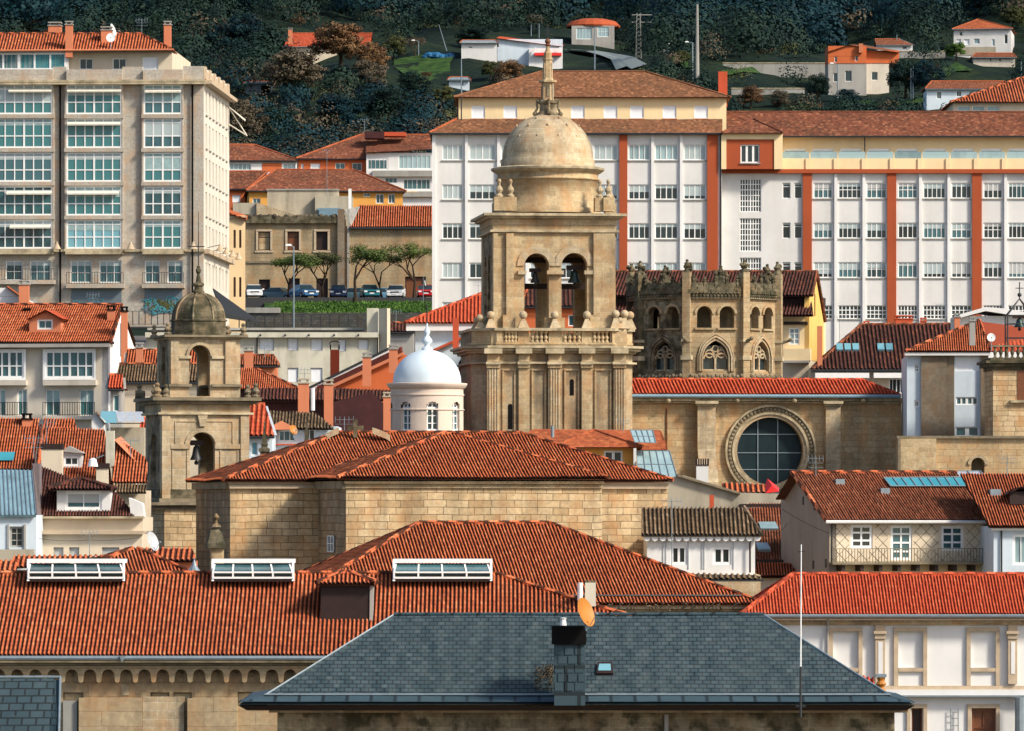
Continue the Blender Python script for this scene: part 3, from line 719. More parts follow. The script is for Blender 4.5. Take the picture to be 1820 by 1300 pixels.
# ================= white institutional buildings
rnd = random.Random(11)
b = Bld('residence_building', 'long white residence building with yellow attic floor and hipped tile roof', 'building', 768, 520)
f, T = b.f, b.T
cols = [(786, 823), (834, 881), (890, 930), (942, 985), (995, 1040), (1055, 1098), (1117, 1155), (1164, 1205), (1215, 1255)]
for j, (y0, y1) in enumerate([(257, 285), (328, 355), (397, 425), (467, 495), (537, 564)]):
    for x0, x1 in cols:
        gl = 'glass_pale' if j == 0 else 'glass_dark'
        b.win(x0, y0, x1, y1, cols=4, glass=gl, blind=[1, rnd.choice([.5, .75, 1, .25]), rnd.choice([.25, .25, .4]), rnd.choice([1, .4, .1]), .5][j] if j else rnd.choice([0, 1]), fw=.09, mull=.06, recess=.16, sill=.12)
b.wall(768, 236, 1283, 640, 15, 'white_wall')
b.pb('pilaster', 'white_bright', [(x, 238, x+5, 640) for x in (826.5, 883.5, 934, 988, 1045, 1157.5, 1208.5)]+[(768, 238, 774, 640)], .0, .22)
b.pb('brick_strip', 'brick_strip', [(1101, 238, 1115, 640), (1257, 238, 1276, 640)], 0, .3)
pf = Fac(815, 524)
for x in (838, 895, 1015, 1073, 1120, 1178, 1234):
    window(T, pf, x, 188, x+24, 210.5, cols=1, glass='roller_white', frame='roller_white', recess=.1, fw=.05, name='shuttered_window')
block(T, pf, 815, 172, 1291, 240, 11, 'yellow_wall', name='attic_wall')
MB().pbox(pf, 815, 172, 1291, 174, 0, .35).build('eaves', 'dark_metal', T)
m = MB()
for x in (838, 895, 1015, 1073, 1120, 1178, 1234): m.pbox(pf, x-1, 211, x+25, 213.4, 0, .15)
m.build('sill', 'brick_strip', T)
A, B = f.at(763, 237, .6), f.at(1284, 237, .6); t, bb, n = up_normal(A, B, 22)
C, D_ = hit(1284, 212, A, n), hit(812, 212, A, n); A2 = A+bb*16
roof(T, [[A, B, C, D_], [A2, A, D_, D_+bb*9]], 'tile_flat_brown', pitch=.24, row=.34, flat=True, name='lower_roof')
ridge(T, [(A, D_)], 'tile_flat_orange', .12)
MB().tube(f.at(763, 238, .65), f.at(1284, 238, .65), .1).build('gutter', 'dark_metal', T)
hiproof(T, pf.at(806, 173, .7), pf.at(1299, 173, .7), (962, 128), (1147, 128), 25, 'tile_flat_brown', pitch=.24, row=.34, flat=True)
chimney('', 1284.5, 530, 128, 175, .85, 'red_chimney', 'red_chimney', T=T, capstyle=None)
m = MB(); m.tube(f.at(820, 172, -3), f.at(820, 236, -3), .06); m.tube(f.at(1281, 240, .1), f.at(1281, 600, .1), .07); m.build('drainpipe', 'dark_metal', T)

b = Bld('school_building', 'white wing with brick-red strips and a cream terrace floor', 'building', 1282, 521)
f, T = b.f, b.T
wc = [(1446, 1480), (1490, 1531), (1540, 1576), (1596, 1631), (1641, 1681), (1691, 1727), (1748, 1782), (1792, 1830), (1842, 1878)]
for j, (y0, y1) in enumerate([(325, 353), (396, 424), (466, 494)]):
    for x0, x1 in [(1391, 1405), (1412, 1426)]: b.win(x0, y0, x1, y1, cols=1, rowsz=[.75], glass='glass_dark', blind=.125, fw=.06, recess=.2)
    for x0, x1 in wc: b.win(x0, y0, x1, y1, cols=4 if x1-x0 < 38 else 5, rowsz=[.55] if rnd.random() < .15 else None, glass=rnd.choice(['glass_dark', 'glass']), blind=rnd.choice([.25, .25, .4, .5, .25, .8, .4][j:j+4]), bm=rnd.choice(['blind', 'roller_grey']), fw=.09, mull=.06, recess=.16, sill=.12)
for x0, x1 in wc: b.win(x0, 543, x1, 567, cols=rnd.choice([5, 6]), rowsz=[rnd.uniform(.25, .35), rnd.uniform(.6, .7)], glass='glass_dark', fw=.07, mull=.07, recess=.16, sill=.12, name='grille_window')
b.win(1391, 543, 1426, 567, cols=5, rowsz=[.3, .65], glass='glass_dark', fw=.07, mull=.07, recess=.16, name='grille_window')
for y0, y1 in ((318, 377), (388, 447), (458, 517)): b.win(1315, y0, 1353, y1, cols=8, rows=6, glass='glass_dark', fw=.07, mull=.075, recess=.2, name='block_window')
b.wall(1282, 304, 1900, 640, 14, 'white_wall')
b.pb('pilaster', 'white_bright', [(x, 309, x+5, 640) for x in (1483, 1533, 1633.5, 1684, 1785, 1834)], .0, .22)
b.pb('brick_strip', 'brick_strip', [(1427, 308.5, 1443, 640), (1577, 308.5, 1593, 640), (1728, 308.5, 1745, 640)], 0, .3)
b.pb('band', 'brick_strip', [(1280, 301, 1900, 308)], -.2, .5)
pf = Fac(1282, 519.5)
window(T, pf, 1316, 257, 1350, 290, cols=3, glass='glass_dark', recess=.2, fw=.12, mull=.2, sill=.12)
wins = list(pf.holes); block(T, pf, 1291, 248, 1376, 300.8, .35, 'brick_strip', d=0, name='brick_panel')
pf.holes = [(a, b_, c, d_, -.25, r_) for a, b_, c, d_, e_, r_ in wins]
block(T, pf, 1282, 236, 1389, 300.8, 6, 'yellow_wall', d=-.25, name='attic_wall')
m = MB(); m.pbox(pf, 1282, 236, 1291, 300.8, -.2, .1); m.pbox(pf, 1376, 236, 1391, 300.8, -.2, .1); m.pbox(pf, 1291, 236, 1376, 247.9, -.2, .1); m.build('attic_frame', 'yellow_wall', T)
tf = Fac(1390, 523.5)
for i in range(10):
    x = 1394+i*49.8; window(T, tf, x, 264, x+38, 281, cols=1, glass='glass_pale', frame='white_paint', recess=.12, fw=.05, blind=.25, bm='roller_white')
block(T, tf, 1384, 241, 1900, 300, 10, 'yellow_wall', name='terrace_wall')
b.pb('parapet', 'yellow_wall', [(1389, 282, 1900, 300.9)], -.4, 0)
b.pb('rib', 'yellow_wall', [(1432+i*49.8, 282, 1440+i*49.8, 300.9) for i in range(10)], 0, .12)
b.pb('glass_screen', 'glass_pale', [(1391+i*49.8, 270, 1438+i*49.8, 281.8) for i in range(10)], -.25, -.22)
A, B = f.at(1388, 242.5, -1.6), f.at(1905, 242.5, -1.6)
hiproof(T, A, B, (1291, 200), (1905, 200), 24, 'tile_flat', gable='lr', pitch=.24, row=.34, flat=True)
t, bb, n = up_normal(A, B, 24); A_ = f.at(1285, 242.5, -1.6)
hiproof(T, pf.at(1283, 236.5, .6), pf.at(1392, 236.5, .6), (1338, 212), (1339, 212), 24, 'tile_flat', pitch=.24, row=.34, flat=True, name='porch_roof')
q = f.at(1291, 242, -1.6); q2 = hit(1291, 200.5, A, n)
roof(T, [[f.at(1291, 242.5, -1.6), A, hit(1388, 200.2, A, n), q2]], 'tile_flat', pitch=.24, row=.34, flat=True)
MB().tube(f.at(1388, 243, -1.5), f.at(1900, 243, -1.5), .09).build('gutter', 'dark_metal', T)
m = MB().tube(f.at(1537, 242, -1.7), f.at(1537, 284, -1.7), .06); m.build('drainpipe', 'dark_metal', T)
b = Bld('pavilion', 'orange hip-roofed pavilion behind the school wing at right', 'building', 1695, 575)
for i in range(3): b.win(1702+i*26, 188, 1724+i*26, 198, cols=1, glass='glass_pale', recess=.15)
b.wall(1694, 180, 1990, 260, 20, 'cream_wall')
hiproof(b.T, b.f.at(1689, 182, .7), b.f.at(1995, 178, .7), (1822, 138), (1850, 136), 22, 'tile_orange', pitch=.3, row=.5)

# ================= street terrace with the old stone buildings and parked cars
ts = 9.2+.0  # reference only
zs_ = P(0, 538, 615).z
sf_ = Fac(400, 600)
MB().box(sf_, -12, 26, -120, 0, gz(-20, 500)-4, zs_).build('street', 'asphalt', kind='structure')
b = Bld('old_annex', 'narrow ochre stone annex with slit windows beside the apartment block', 'building', 405, 560, 10, zb=zs_)
for q in ((415, 409, 419, 441), (425, 409, 429, 441), (415, 493, 419, 528), (425, 493, 429, 528), (415, 325, 419, 345)):
    if q[1] > 380: b.win(*q, cols=1, rows=1, glass='wood_brown', frame='wood_dark', recess=.15, fw=.04)
b.wall(385, 383, 436, 548, 3, 'annex_wall')
roof(b.T, [[b.f.at(380, 370, .5), b.f.at(439, 391, .5), b.f.at(439, 385, -8), b.f.at(380, 366, -8)]], 'tile_flat_orange')
b.pb('cornice', 'stone_trim', [(400, 384, 438, 388)], 0, .3)
def dark_hole(T, f, q, mat='black_void', **k): return window(T, f, *q, cols=1, glass=mat, frame=None, recess=.35, **k)
b = Bld('ruined_stone_house', 'roofless old stone house with mossy parapet and boarded windows', 'building', 437, 620, zb=zs_)
for i, q in enumerate([(459, 412, 480, 445), (511, 412, 531, 445), (562, 412, 582, 445)]):
    b.win(*q, cols=1, rowsz=[.7], glass=['sandstone', 'wood_brown', 'wood_dark'][i], frame='wood_dark', recess=.3, fw=.08, name='boarded_window')
for q in ((460, 497, 480, 540), (513, 495, 533, 540), (562, 495, 583, 540)): b.win(*q, cols=1, glass='wood_dark', frame='dark_metal', recess=.35, fw=.1, name='door')
b.wall(436, 386, 612, 545, 12, 'ruin_stone')
b.pb('parapet', 'sandstone_mossy', [(434, 385, 612, 391), (438, 391.2, 612, 397)], 0, .5)
b.pb('string_course', 'stone_trim_dark', [(437, 464, 612, 468)], 0, .15)
b.pb('surround', 'sand_trim', [r for (a, c) in ((459, 480), (511, 531), (562, 582)) for r in ((a-4, 408, c+4, 411.5), (a-4, 412, a-.5, 445), (c+.5, 412, c+4, 445), (a-6, 446, c+6, 449))], 0, .12)
m = MB()
for k in range(60):
    x = rnd.uniform(434, 610); u, z = b.f.uz(x, 385, .2); m.ball(b.f.pt(u, rnd.uniform(-.3, .4), z), rnd.uniform(.12, .3), 6, 4)
m.build('weeds', 'leaf_grey', b.T)
b.pb('pier', 'grey_brown_stone', [(600, 372, 612, 545)], -.5, .6)
b = Bld('stone_warehouse', 'stone warehouse with a straight orange tile roof and wide brown door', 'building', 620, 620, zb=zs_)
b.win(720, 492, 757, 540, cols=2, glass='wood_brown', frame='wood_dark', recess=.35, fw=.12, name='door')
b.wall(612, 402, 775, 545, 14, 'ruin_stone')
b.pb('downpipe', 'concrete', [(617, 372, 621, 540)], 0, .3)
A, B = b.f.at(622, 404, .5), b.f.at(782, 404, .5); t, bb, n = up_normal(A, B, 26)
roof(b.T, [[A, B, hit(782, 366, A, n), hit(638, 366, A, n)]], 'tile_orange', pitch=.26, row=.5, amp=.1)
roof(b.T, [[b.f.at(612, 373, -2), b.f.at(624, 403, .3), b.f.at(640, 367, -3.2)]], 'concrete', flat=True, name='verge')
b.pb('gutter', 'dark_metal', [(621, 404, 782, 407)], .3, .6)

# ---------------- houses behind the terrace
def house(name, label, cat, x0, x1, ye, yb, D, yaw, wall, rf, r1, r2, pitch=22, depth=None, gable='', ov=4, wins=(), flat=False, tp=.3, tr=.5, group=None, under=.4, kw={}):
    b = Bld(name, label, cat, x0, D, yaw, group=group)
    for w in wins: b.win(*w[:4], **(w[4] if len(w) > 4 else {}))
    A, B = b.f.at(x0-ov, ye, under), b.f.at(x1+ov, ye, under); B.z = A.z
    R1, R2, A2, B2 = hip_pts(A, B, r1, r2, pitch)
    dp = depth or ((A2-A).length-2*under)
    b.wall(x0, ye-1, x1, yb, dp, wall)
    fs = [[A, B, R2, R1], [B2, A2, R1, R2]]; seg = [(R1, R2)]
    if 'l' not in gable: fs.append([A2, A, R1]); seg += [(A, R1), (A2, R1)]
    else: gable_wall(b.T, (b.f.at(x0, ye+1, 0), b.f.at(x0, ye+1, -dp), R1-Z*.15+b.f.t*(ov*D/F)), wall)
    if 'r' not in gable: fs.append([B, B2, R2]); seg += [(B, R2), (B2, R2)]
    else: gable_wall(b.T, (b.f.at(x1, ye+1, -dp), b.f.at(x1, ye+1, 0), R2-Z*.15-b.f.t*(ov*D/F)), wall)
    roof(b.T, fs, rf, flat=flat, pitch=.24 if flat else tp, row=.34 if flat else tr, amp=.09, k=4, **kw)
    ridge(b.T, seg, 'tile_orange' if not flat else 'tile_flat_orange', .12)
    m = MB(); m.tube(A-Z*.1+b.f.n*.08, B-Z*.1+b.f.n*.08, .07); m.build('gutter', 'dark_metal' if D < 800 else 'zinc', b.T)
    b.A, b.B, b.R1, b.R2, b.A2, b.B2 = A, B, R1, R2, A2, B2
    return b
wk = dict(cols=2, glass='glass', recess=.15, fw=.08); wl = dict(cols=3, glass='glass', recess=.15, fw=.08)
house('corner_house', 'white corner house with glazed upper floor peeking past the apartment block', 'house', 404, 528, 285, 330, 720, 6, 'white_bright', 'tile_flat', (408, 258), (453, 258), 22, wins=[(408, 291, 446, 303, dict(cols=5, glass='glass_pale', recess=.15)), (503, 292, 525, 306, dict(cols=3, glass='glass_pale', recess=.15))], flat=True, gable='l').pb('panel', 'orange_wall', [(466, 290, 501, 306)], .0, .05)
b = house('orange_apartments', 'long house with orange and white glazed fronts below the wooded hill', 'house', 530, 652, 282, 372, 690, 0, 'orange_wall', 'tile_flat', (640, 243), (790, 238), 20, wins=[(535, 291, 540, 306, dict(cols=1, glass='roller_white')), (552, 291, 569, 307, dict(cols=1, glass='roller_white', recess=.1)), (596, 290, 613, 304, wk), (626, 290, 643, 304, wk)], flat=True, depth=20)
g = Fac(651, 688)
window(b.T, g, 652, 279, 690, 303, cols=5, glass='glass', frame='white_bright', recess=.1, fw=.2, blind=.25, bm='roller_white')
window(b.T, g, 708, 275, 766, 301, cols=7, glass='glass_pale', frame='white_paint', recess=.1, fw=.12)
window(b.T, g, 716, 318, 766, 338, cols=6, glass='glass', frame='white_bright', recess=.1, fw=.15)
window(b.T, g, 684, 316, 706, 326, cols=3, glass='glass', recess=.1)
block(b.T, g, 651, 272, 800, 372, 16, 'white_bright', name='glazed_front')
m = MB(); m.pbox(g, 662, 303.5, 800, 314, 0, .5); m.pbox(g, 700, 340.5, 800, 350, 0, .5); m.build('slab', 'concrete', b.T)
roof(b.T, [[g.at(650, 272, .5), g.at(802, 262, .5), g.at(802, 238, -14), g.at(650, 244, -14)]], 'tile_flat', flat=True, pitch=.24, row=.34)
m = MB(); m.pbox(b.f, 648, 234, 682, 246, -6, -3); m.build('dormer', 'maroon_sheet', b.T)
m = MB(); m.pbox(b.f, 683, 235, 721, 242, -7, -4); m.build('dormer', 'red_chimney', b.T)
house('red_cottage', 'brick-red house half hidden behind the apartment block corner', 'house', 395, 436, 336, 380, 672, 0, 'orange_wall', 'tile_flat', (380, 305), (476, 305), 22, flat=True, wins=[(413, 347, 427, 360, dict(cols=1, glass='roller_white', recess=.1))])
b = house('amber_house', 'amber house with a broad mossy brown roof above the ruined house', 'house', 443, 716, 339, 392, 660, 4, 'ochre_wall', 'tile_flat', (490, 303), (630, 302), 20, flat=True, ov=6, wins=[(568, 337+4, 600, 349, dict(cols=2, glass='glass_dark', frame='white_paint')), (668, 345, 682, 362, wk), (690, 345, 702, 362, wk), (449, 353, 463, 363, wk), (646, 344, 658, 350, wk)], depth=18)
b.pb('fascia', 'gable_yellow', [(440, 339.6, 742, 342)], .2, .5)
b = Bld('plaster_wall_house', 'blank grey plastered house between the ruin and the amber house', 'building', 475, 645)
b.wall(475, 338, 600, 400, 6, 'old_plaster'); b.pb('coping', 'concrete', [(474, 336, 603, 338.5)], -.5, .15)
b.wall(560, 349, 626, 400, 4, 'old_plaster', d=1, name='wall'); b.wall(414, 361, 456, 395, 5, 'old_plaster', d=1.5)
b.pb('awning', 'blue_gutter', [(564, 370, 606, 374), (567, 374.2, 604, 386)], 1, 2)
m = MB(); u, z = b.f.uz(456, 360, 2); u2, z2 = b.f.uz(535, 386, 2); m.prism(b.f, [(u, z), (u2, z2), (u2, z2-1), (u, z2-1)], -1, 2); m.build('gable', 'sandstone_pale', b.T)
chimney('white flue pipe rising from the blank plastered house', 622, 640, 336, 372, .35, 'white_paint', capstyle=None, name='flue_pipe')
antenna('tall thin aerial standing in front of the amber house', 581, 266, 350, 640, arms=2)
antenna('round-topped aerial on the orange apartments roof', 648, 212, 240, 700, arms=1)

# ---------------- cars
def make_car(label, x, D, mat, yaw, z, first=None, group='cars parked along the upper street'):
    c = Vector(((x-CX)/F*D, D, z))
    if first is None:
        t = thing('parked_car', label, 'car', c, group)
        # local axes: length along y, width along x
        prof = [(-2.15, .30, .62, .80), (-2.05, .25, .80, .86), (-1.1, .22, .95, .90), (-.55, .22, .98, .91), (1.5, .22, 1.0, .90), (2.0, .25, .95, .86), (2.15, .35, .75, .80)]
        def ring(y, z0, z1, w): return [c+Vector(q) for q in ((-w, y, z0+.1), (-w*.9, y, z0), (w*.9, y, z0), (w, y, z0+.1), (w, y, z1-.15), (w*.93, y, z1), (-w*.93, y, z1), (-w, y, z1-.15))]
        MB().hull([ring(*p) for p in prof]).build('body', mat, t)
        cab = [(-1.05, .97, .97, .84), (-.45, .97, 1.42, .68), (.9, .97, 1.47, .68), (1.75, .97, 1.02, .80)]
        cr = [[c+Vector(q) for q in ((-.84, y, z0), (.84, y, z0), (w, y, z1), (-w, y, z1))] for y, z0, z1, w in cab]
        MB().hull(cr).build('windows', 'glass_dark', t)
        MB().hull([[c+Vector((sx*.70, y, zz)) for sx, zz in ((-1, 1.43), (1, 1.43), (.95, 1.49), (-.95, 1.49))] for y in (-.45, .95)]).build('roof', mat, t)
        for sx in (-1, 1):
            for yy in (-1.35, 1.35):
                o = c+Vector((sx*.80, yy, .32)); w = MB().tube(o-Vector((.11, 0, 0)), o+Vector((.11, 0, 0)), .32, 14).build('wheel', 'black_void', t)
                MB().tube(o-Vector((.12, 0, 0)), o+Vector((.12, 0, 0)), .18, 10).build('rim', 'zinc', w)
            MB().abox(c+Vector((sx*.66, -2.12, .62)), .34, .12, .16).build('headlight', 'dish_white', t)
            MB().abox(c+Vector((sx*.98, -.75, .92)), .2, .12, .14).build('mirror', mat, t)
        MB().abox(c+Vector((0, -2.17, .45)), .5, .04, .11).build('number_plate', 'white_paint', t)
        MB().abox(c+Vector((0, -2.13, .58)), .9, .08, .14).build('grille', 'black_void', t)
    else:
        t = first.copy(); COL.objects.link(t); t.location = c; t['label'] = label
        for ch in first.children:
            k = ch.copy(); COL.objects.link(k); k.parent = t
            if ch.name.split('.')[0] in ('body', 'roof', 'mirror'):
                k.material_slots[0].link = 'OBJECT'; k.material_slots[0].material = M[mat]
            for g in ch.children:
                d = g.copy(); COL.objects.link(d); d.parent = k
    t.rotation_euler = (0, 0, R(yaw)); return t
for nm, c in (('car_white', (.75, .76, .76)), ('car_blue', (.01, .10, .24)), ('car_navy', (.008, .03, .10)), ('car_teal', (.02, .14, .17)), ('car_red', (.45, .012, .012)), ('car_grey', (.06, .12, .15)), ('car_pale', (.12, .25, .36))): simple(nm, c, .25, .6, var=0)
zc = zs_+.02
c0 = make_car('white car at the street corner facing the viewer', 451, 604, 'car_white', 5, zc)
for lb, x, D, mt, yw in (('small grey-teal car behind the bright blue one', 497, 612, 'car_grey', 60), ('bright blue hatchback parked slightly askew beside the lamp post', 540, 604, 'car_blue', 25), ('navy blue car between the two slim trees', 602, 605, 'car_navy', 0),
                         ('grey-blue car half hidden behind a leaning tree trunk', 637, 613, 'car_grey', 80), ('dark teal car just right of the leaning tree', 657, 604, 'car_teal', 8), ('pale blue car seen between the teal and the white one', 683, 613, 'car_pale', 85),
                         ('white car in front of the brown warehouse door', 704, 605, 'car_white', -4), ('red car at the right end of the parked row', 756, 604, 'car_red', 3)):
    make_car(lb, x, D, mt, yw, zc, c0)

# ---------------- embankment, terrace wall, fences
emb = Fac(490, 602); m = MB(); g = random.Random(2)
pr = [(0, 536), (-4, 541), (-9, 556), (-14, 561)]
xs_ = [470+i*6 for i in range(52)]
for i in range(len(xs_)-1):
    for (d0, y0), (d1, y1) in zip(pr, pr[1:]):
        m.poly([emb.at(xs_[i], y1, -d1), emb.at(xs_[i+1], y1, -d1), emb.at(xs_[i+1], y0, -d0), emb.at(xs_[i], y0, -d0)])
m.build('embankment', 'meadow', kind='structure')
mg = MB()
for k in range(9000):
    x = g.uniform(488, 768); w = g.random(); y = 535+w*27; d = w*15; q = emb.at(x, y, d); h = g.uniform(.06, .25) if y > 541 else g.uniform(.1, .4)
    a = Vector((g.uniform(-.12, .12), g.uniform(-.1, .1), 0)); mg.poly([q-a, q+a, q+Vector((g.uniform(-.2, .2), g.uniform(-.2, .2), h))])
mg.build('grass', 'leaf_green', kind='stuff')
w = Fac(425, 586); t = thing('retaining_wall', 'dark rubble retaining wall below the grassy embankment', 'wall', near(560, 586)); m = MB()
m.pbox(w, 400, 556, 770, 620, -1.5, 0); m.build('wall', 'rubble', t); MB().pbox(w, 404, 547, 497, 556.5, -2, .2).build('step', 'concrete', t)
railing(t, Fac(405, 580), 405, 559, 652, 581, 0, .9, r=.05, name='fence')
w = Fac(230, 470); t = thing('terrace_fence', 'dark metal terrace fence before the painted shutters', 'fence', near(270, 470)); railing(t, w, 225, 553, 335, 578, 0, .5, r=.035)
t = thing('cafe_awning', 'black sloping awning beside the small dome', 'awning', near(400, 474)); w = Fac(380, 474)
m = MB(); m.hull([[w.at(378, 515, -2), w.at(420, 548, -2), w.at(462, 575, 0), w.at(395, 565, 3)], [w.at(378, 512, -2), w.at(420, 544, -2), w.at(462, 572, 0), w.at(395, 556, 3)]]); m.build('canvas', 'black_awning', t)
m = MB(); [m.tube(w.at(x, y, 1), w.at(x, 590, 1), .05) for x, y in ((400, 556), (425, 560), (445, 566), (460, 573))]; m.build('post', 'dark_metal', t)
def lamp_post(label, x, D, y0, y1, arm=1.0, mat='zinc', name='street_lamp', r=.07, head=True, group=None):
    a, b_ = P(x, y1, D), P(x, y0, D); t = thing(name, label, 'street lamp', a, group); MB().tube(a, b_, r*1.4, 8, r).build('pole', mat, t)
    if head:
        m = MB(); m.tube(b_-Z*.1, b_+Vector((-arm, -.2, .1)), .05); m.build('arm', mat, t); c = b_+Vector((-arm, -.2, .08))
        m = MB(); m.hull([[c+Vector(q) for q in ((-.35, -.15, -.06), (.35, -.15, -.06), (.35, .15, -.06), (-.35, .15, -.06))], [c+Vector(q) for q in ((-.25, -.1, .14), (.25, -.1, .14), (.25, .1, .14), (-.25, .1, .14))]]); m.build('lamp_head', 'dish_white', t)
    return t
def person(label, p, h, mat='dark_metal', yaw=0):
    t = thing('person', label, 'person', p); me = bpy.data.meshes.new('body'); s = h/1.72
    vs = [(0, 0, .95), (0, 0, 1.2), (0, 0, 1.42), (0, -.01, 1.5), (0, -.02, 1.62), (.2, 0, 1.40), (.25, -.02, 1.12), (.24, -.12, .88), (-.2, 0, 1.40), (-.25, 0, 1.12), (-.24, -.08, .86), (.1, 0, .88), (.11, -.02, .48), (.12, 0, .06), (.12, -.14, .03), (-.1, 0, .88), (-.11, .02, .48), (-.12, .06, .06), (-.12, -.08, .03)]
    es = [(0, 1), (1, 2), (2, 3), (3, 4), (2, 5), (5, 6), (6, 7), (2, 8), (8, 9), (9, 10), (0, 11), (11, 12), (12, 13), (13, 14), (0, 15), (15, 16), (16, 17), (17, 18)]
    me.from_pydata([tuple(c*s for c in v) for v in vs], es, []); o = link('body', me, mat, t); m = o.modifiers.new('skin', 'SKIN'); o.modifiers.new('sub', 'SUBSURF').levels = 2; o.modifiers['sub'].render_levels = 2
    rr = [.15, .15, .15, .06, .105, .07, .05, .04, .07, .05, .04, .1, .07, .05, .04, .1, .07, .05, .04]
    for v, r in zip(me.skin_vertices[0].data, rr): v.radius = (r*s, r*s*.85)
    me.skin_vertices[0].data[0].use_root = True; q = Vector(p)+Vector((0, 0, 1.64*s)); MB().ball(q+Vector((0, .02, .03)), .105*s, 10, 7, 1.05).build('hair', 'wood_dark', t)
    MB().ball(q+Vector((0, -.055, -.02)), .075*s, 8, 6, 1.1).build('face', 'salmon_chimney', t); t.rotation_euler = (0, 0, 0); return t
person('person in dark clothes standing left of the white car at the street corner', P(438, 543, 602), 1.68)
t = thing('feather_flag', 'dark sail-shaped banner on a thin pole before the red car', 'banner', P(752, 536, 600)); MB().tube(P(752, 540, 600), P(752.5, 493, 600), .04).build('pole', 'zinc', t)
w_ = Fac(752, 600); MB().prism(w_, [w_.uz(753, 493), w_.uz(755.5, 495), w_.uz(760, 512), w_.uz(753, 511)], -.03, .03).build('cloth', 'dark_metal', t)
MB().prism(w_, [w_.uz(754, 499), w_.uz(755.5, 499), w_.uz(757.5, 508), w_.uz(755.5, 508)], .03, .05).build('mark', 'white_paint', t)
lamp_post('street lamp with pale head in front of the ruined stone house', 522, 578, 438, 585, .5)
# ================= trees
def leaf_quads(mb, c, rx, rz, n, s, g, hollow=.5):
    for i in range(n):
        u = Vector((g.gauss(0, 1), g.gauss(0, 1), g.gauss(0, 1))).normalized(); v = u*(hollow+(1-hollow)*g.random()**.6)
        p = c+Vector((v.x*rx, v.y*rx, v.z*rz)); n = (u+Vector((0, 0, .3))+Vector((g.uniform(-1, 1), g.uniform(-1, 1), g.uniform(-1, 1)))*.55).normalized()
        a = n.cross(Vector((g.uniform(-1, 1), g.uniform(-1, 1), g.uniform(-1, 1)))).normalized(); b = n.cross(a)*s*g.uniform(.35, .8); a = a*s*g.uniform(.5, 1.2)
        mb.v += [tuple(p-a), tuple(p+b), tuple(p+a), tuple(p-b)]; k = len(mb.v); mb.f.append((k-4, k-3, k-2, k-1)); mb.uv[len(mb.f)-1] = [(0, 0)]*4
def limbs(mb, p, d, L, r, depth, g, tips, spread=.6):
    q = p+d*L; mb.tube(p, q, r, 6, r*.65)
    if depth == 0: tips.append(q); return
    for k in range(g.choice([2, 3])):
        e = (d+Vector((g.uniform(-1, 1), g.uniform(-1, 1), g.uniform(-.15, .5)))*spread).normalized()
        limbs(mb, q, e, L*g.uniform(.62, .85), r*.62, depth-1, g, tips, spread)
def tree_meshes(kind, seed):
    g = random.Random(seed); w, l = MB(), MB(); tips = []
    if kind == 'round':      # broad crown 6 m across, 7 m tall
        limbs(w, Vector((0, 0, -.5)), Vector((0, 0, 1)), 2.4, .28, 3, g, tips, .7)
        for i in range(62):
            th = g.uniform(0, 6.28); ph = g.uniform(-.9, 1.3); rr = g.uniform(.4, 1); c = Vector((math.cos(th)*rr*3.0*math.cos(ph), math.sin(th)*rr*3.0*math.cos(ph), 3.7+2.9*math.sin(ph)*rr))
            leaf_quads(l, c, g.uniform(.6, 1.15), g.uniform(.45, .85), 110, .17, g)
    elif kind == 'bare':     # twiggy winter crown
        limbs(w, Vector((0, 0, -.5)), Vector((0, 0, 1)), 1.9, .22, 4, g, tips, .85)
        for q in tips: leaf_quads(l, q-Z*.2, 1.1, 1.0, 80, .10, g, .1)
        for i in range(260):
            q = g.choice(tips); e = Vector((g.gauss(0, 1), g.gauss(0, 1), g.uniform(-.2, 1.4))).normalized(); w.tube(q, q+e*g.uniform(.5, 1.3), .022, 3, .008)
    elif kind == 'cone':
        w.tube((0, 0, -.5), (0, 0, 6), .22, 6, .05)
        for i in range(46):
            z = g.uniform(.4, 7.4); rr = (1-z/8)*1.7+.15; th = g.uniform(0, 6.28); leaf_quads(l, Vector((math.cos(th)*rr*.6, math.sin(th)*rr*.6, z)), rr*.55+.15, .5, 70, .13, g)
    elif kind == 'street':   # pollarded, slanting, flat-topped plane tree
        tr = Vector((g.uniform(-.12, .18), 0, 1)).normalized(); limbs(w, Vector((0, 0, -.4)), tr, 2.6, .20, 3, g, tips, .72)
        for q in tips: leaf_quads(l, q+Z*.1, 1.15, .7, 170, .12, g, .1)
    elif kind == 'bush':
        w.tube((0, 0, -.3), (0, 0, 1), .1, 5, .05)
        for i in range(14): th = g.uniform(0, 6.28); rr = g.uniform(0, 1.3); leaf_quads(l, Vector((math.cos(th)*rr, math.sin(th)*rr, g.uniform(.4, 1.5))), g.uniform(.5, .8), g.uniform(.4, .7), 70, .13, g)
    return w, l
_tm = {}
def tree(label, p, kind, mat, size=1.0, seed=0, name='tree', cat='tree', sz=None, group=None, rot=None):
    k = (kind, seed)
    if k not in _tm:
        w, l = tree_meshes(kind, seed+17); a = w.build('t', 'bark'); c = l.build('t', 'leaf_dark'); _tm[k] = (a.data, c.data)
        bpy.data.objects.remove(a); bpy.data.objects.remove(c)
    t = thing(name, label, cat, p, group); t.scale = (size, size, sz or size); t.rotation_euler = (0, 0, rot if rot is not None else random.uniform(0, 6))
    for nm, me in zip(('trunk', 'crown'), _tm[k]):
        o = bpy.data.objects.new(nm, me); COL.objects.link(o); o.parent = t
        if nm == 'crown': o.material_slots[0].link = 'OBJECT'; o.material_slots[0].material = M[mat]
    return t
zt_ = zs_-.1
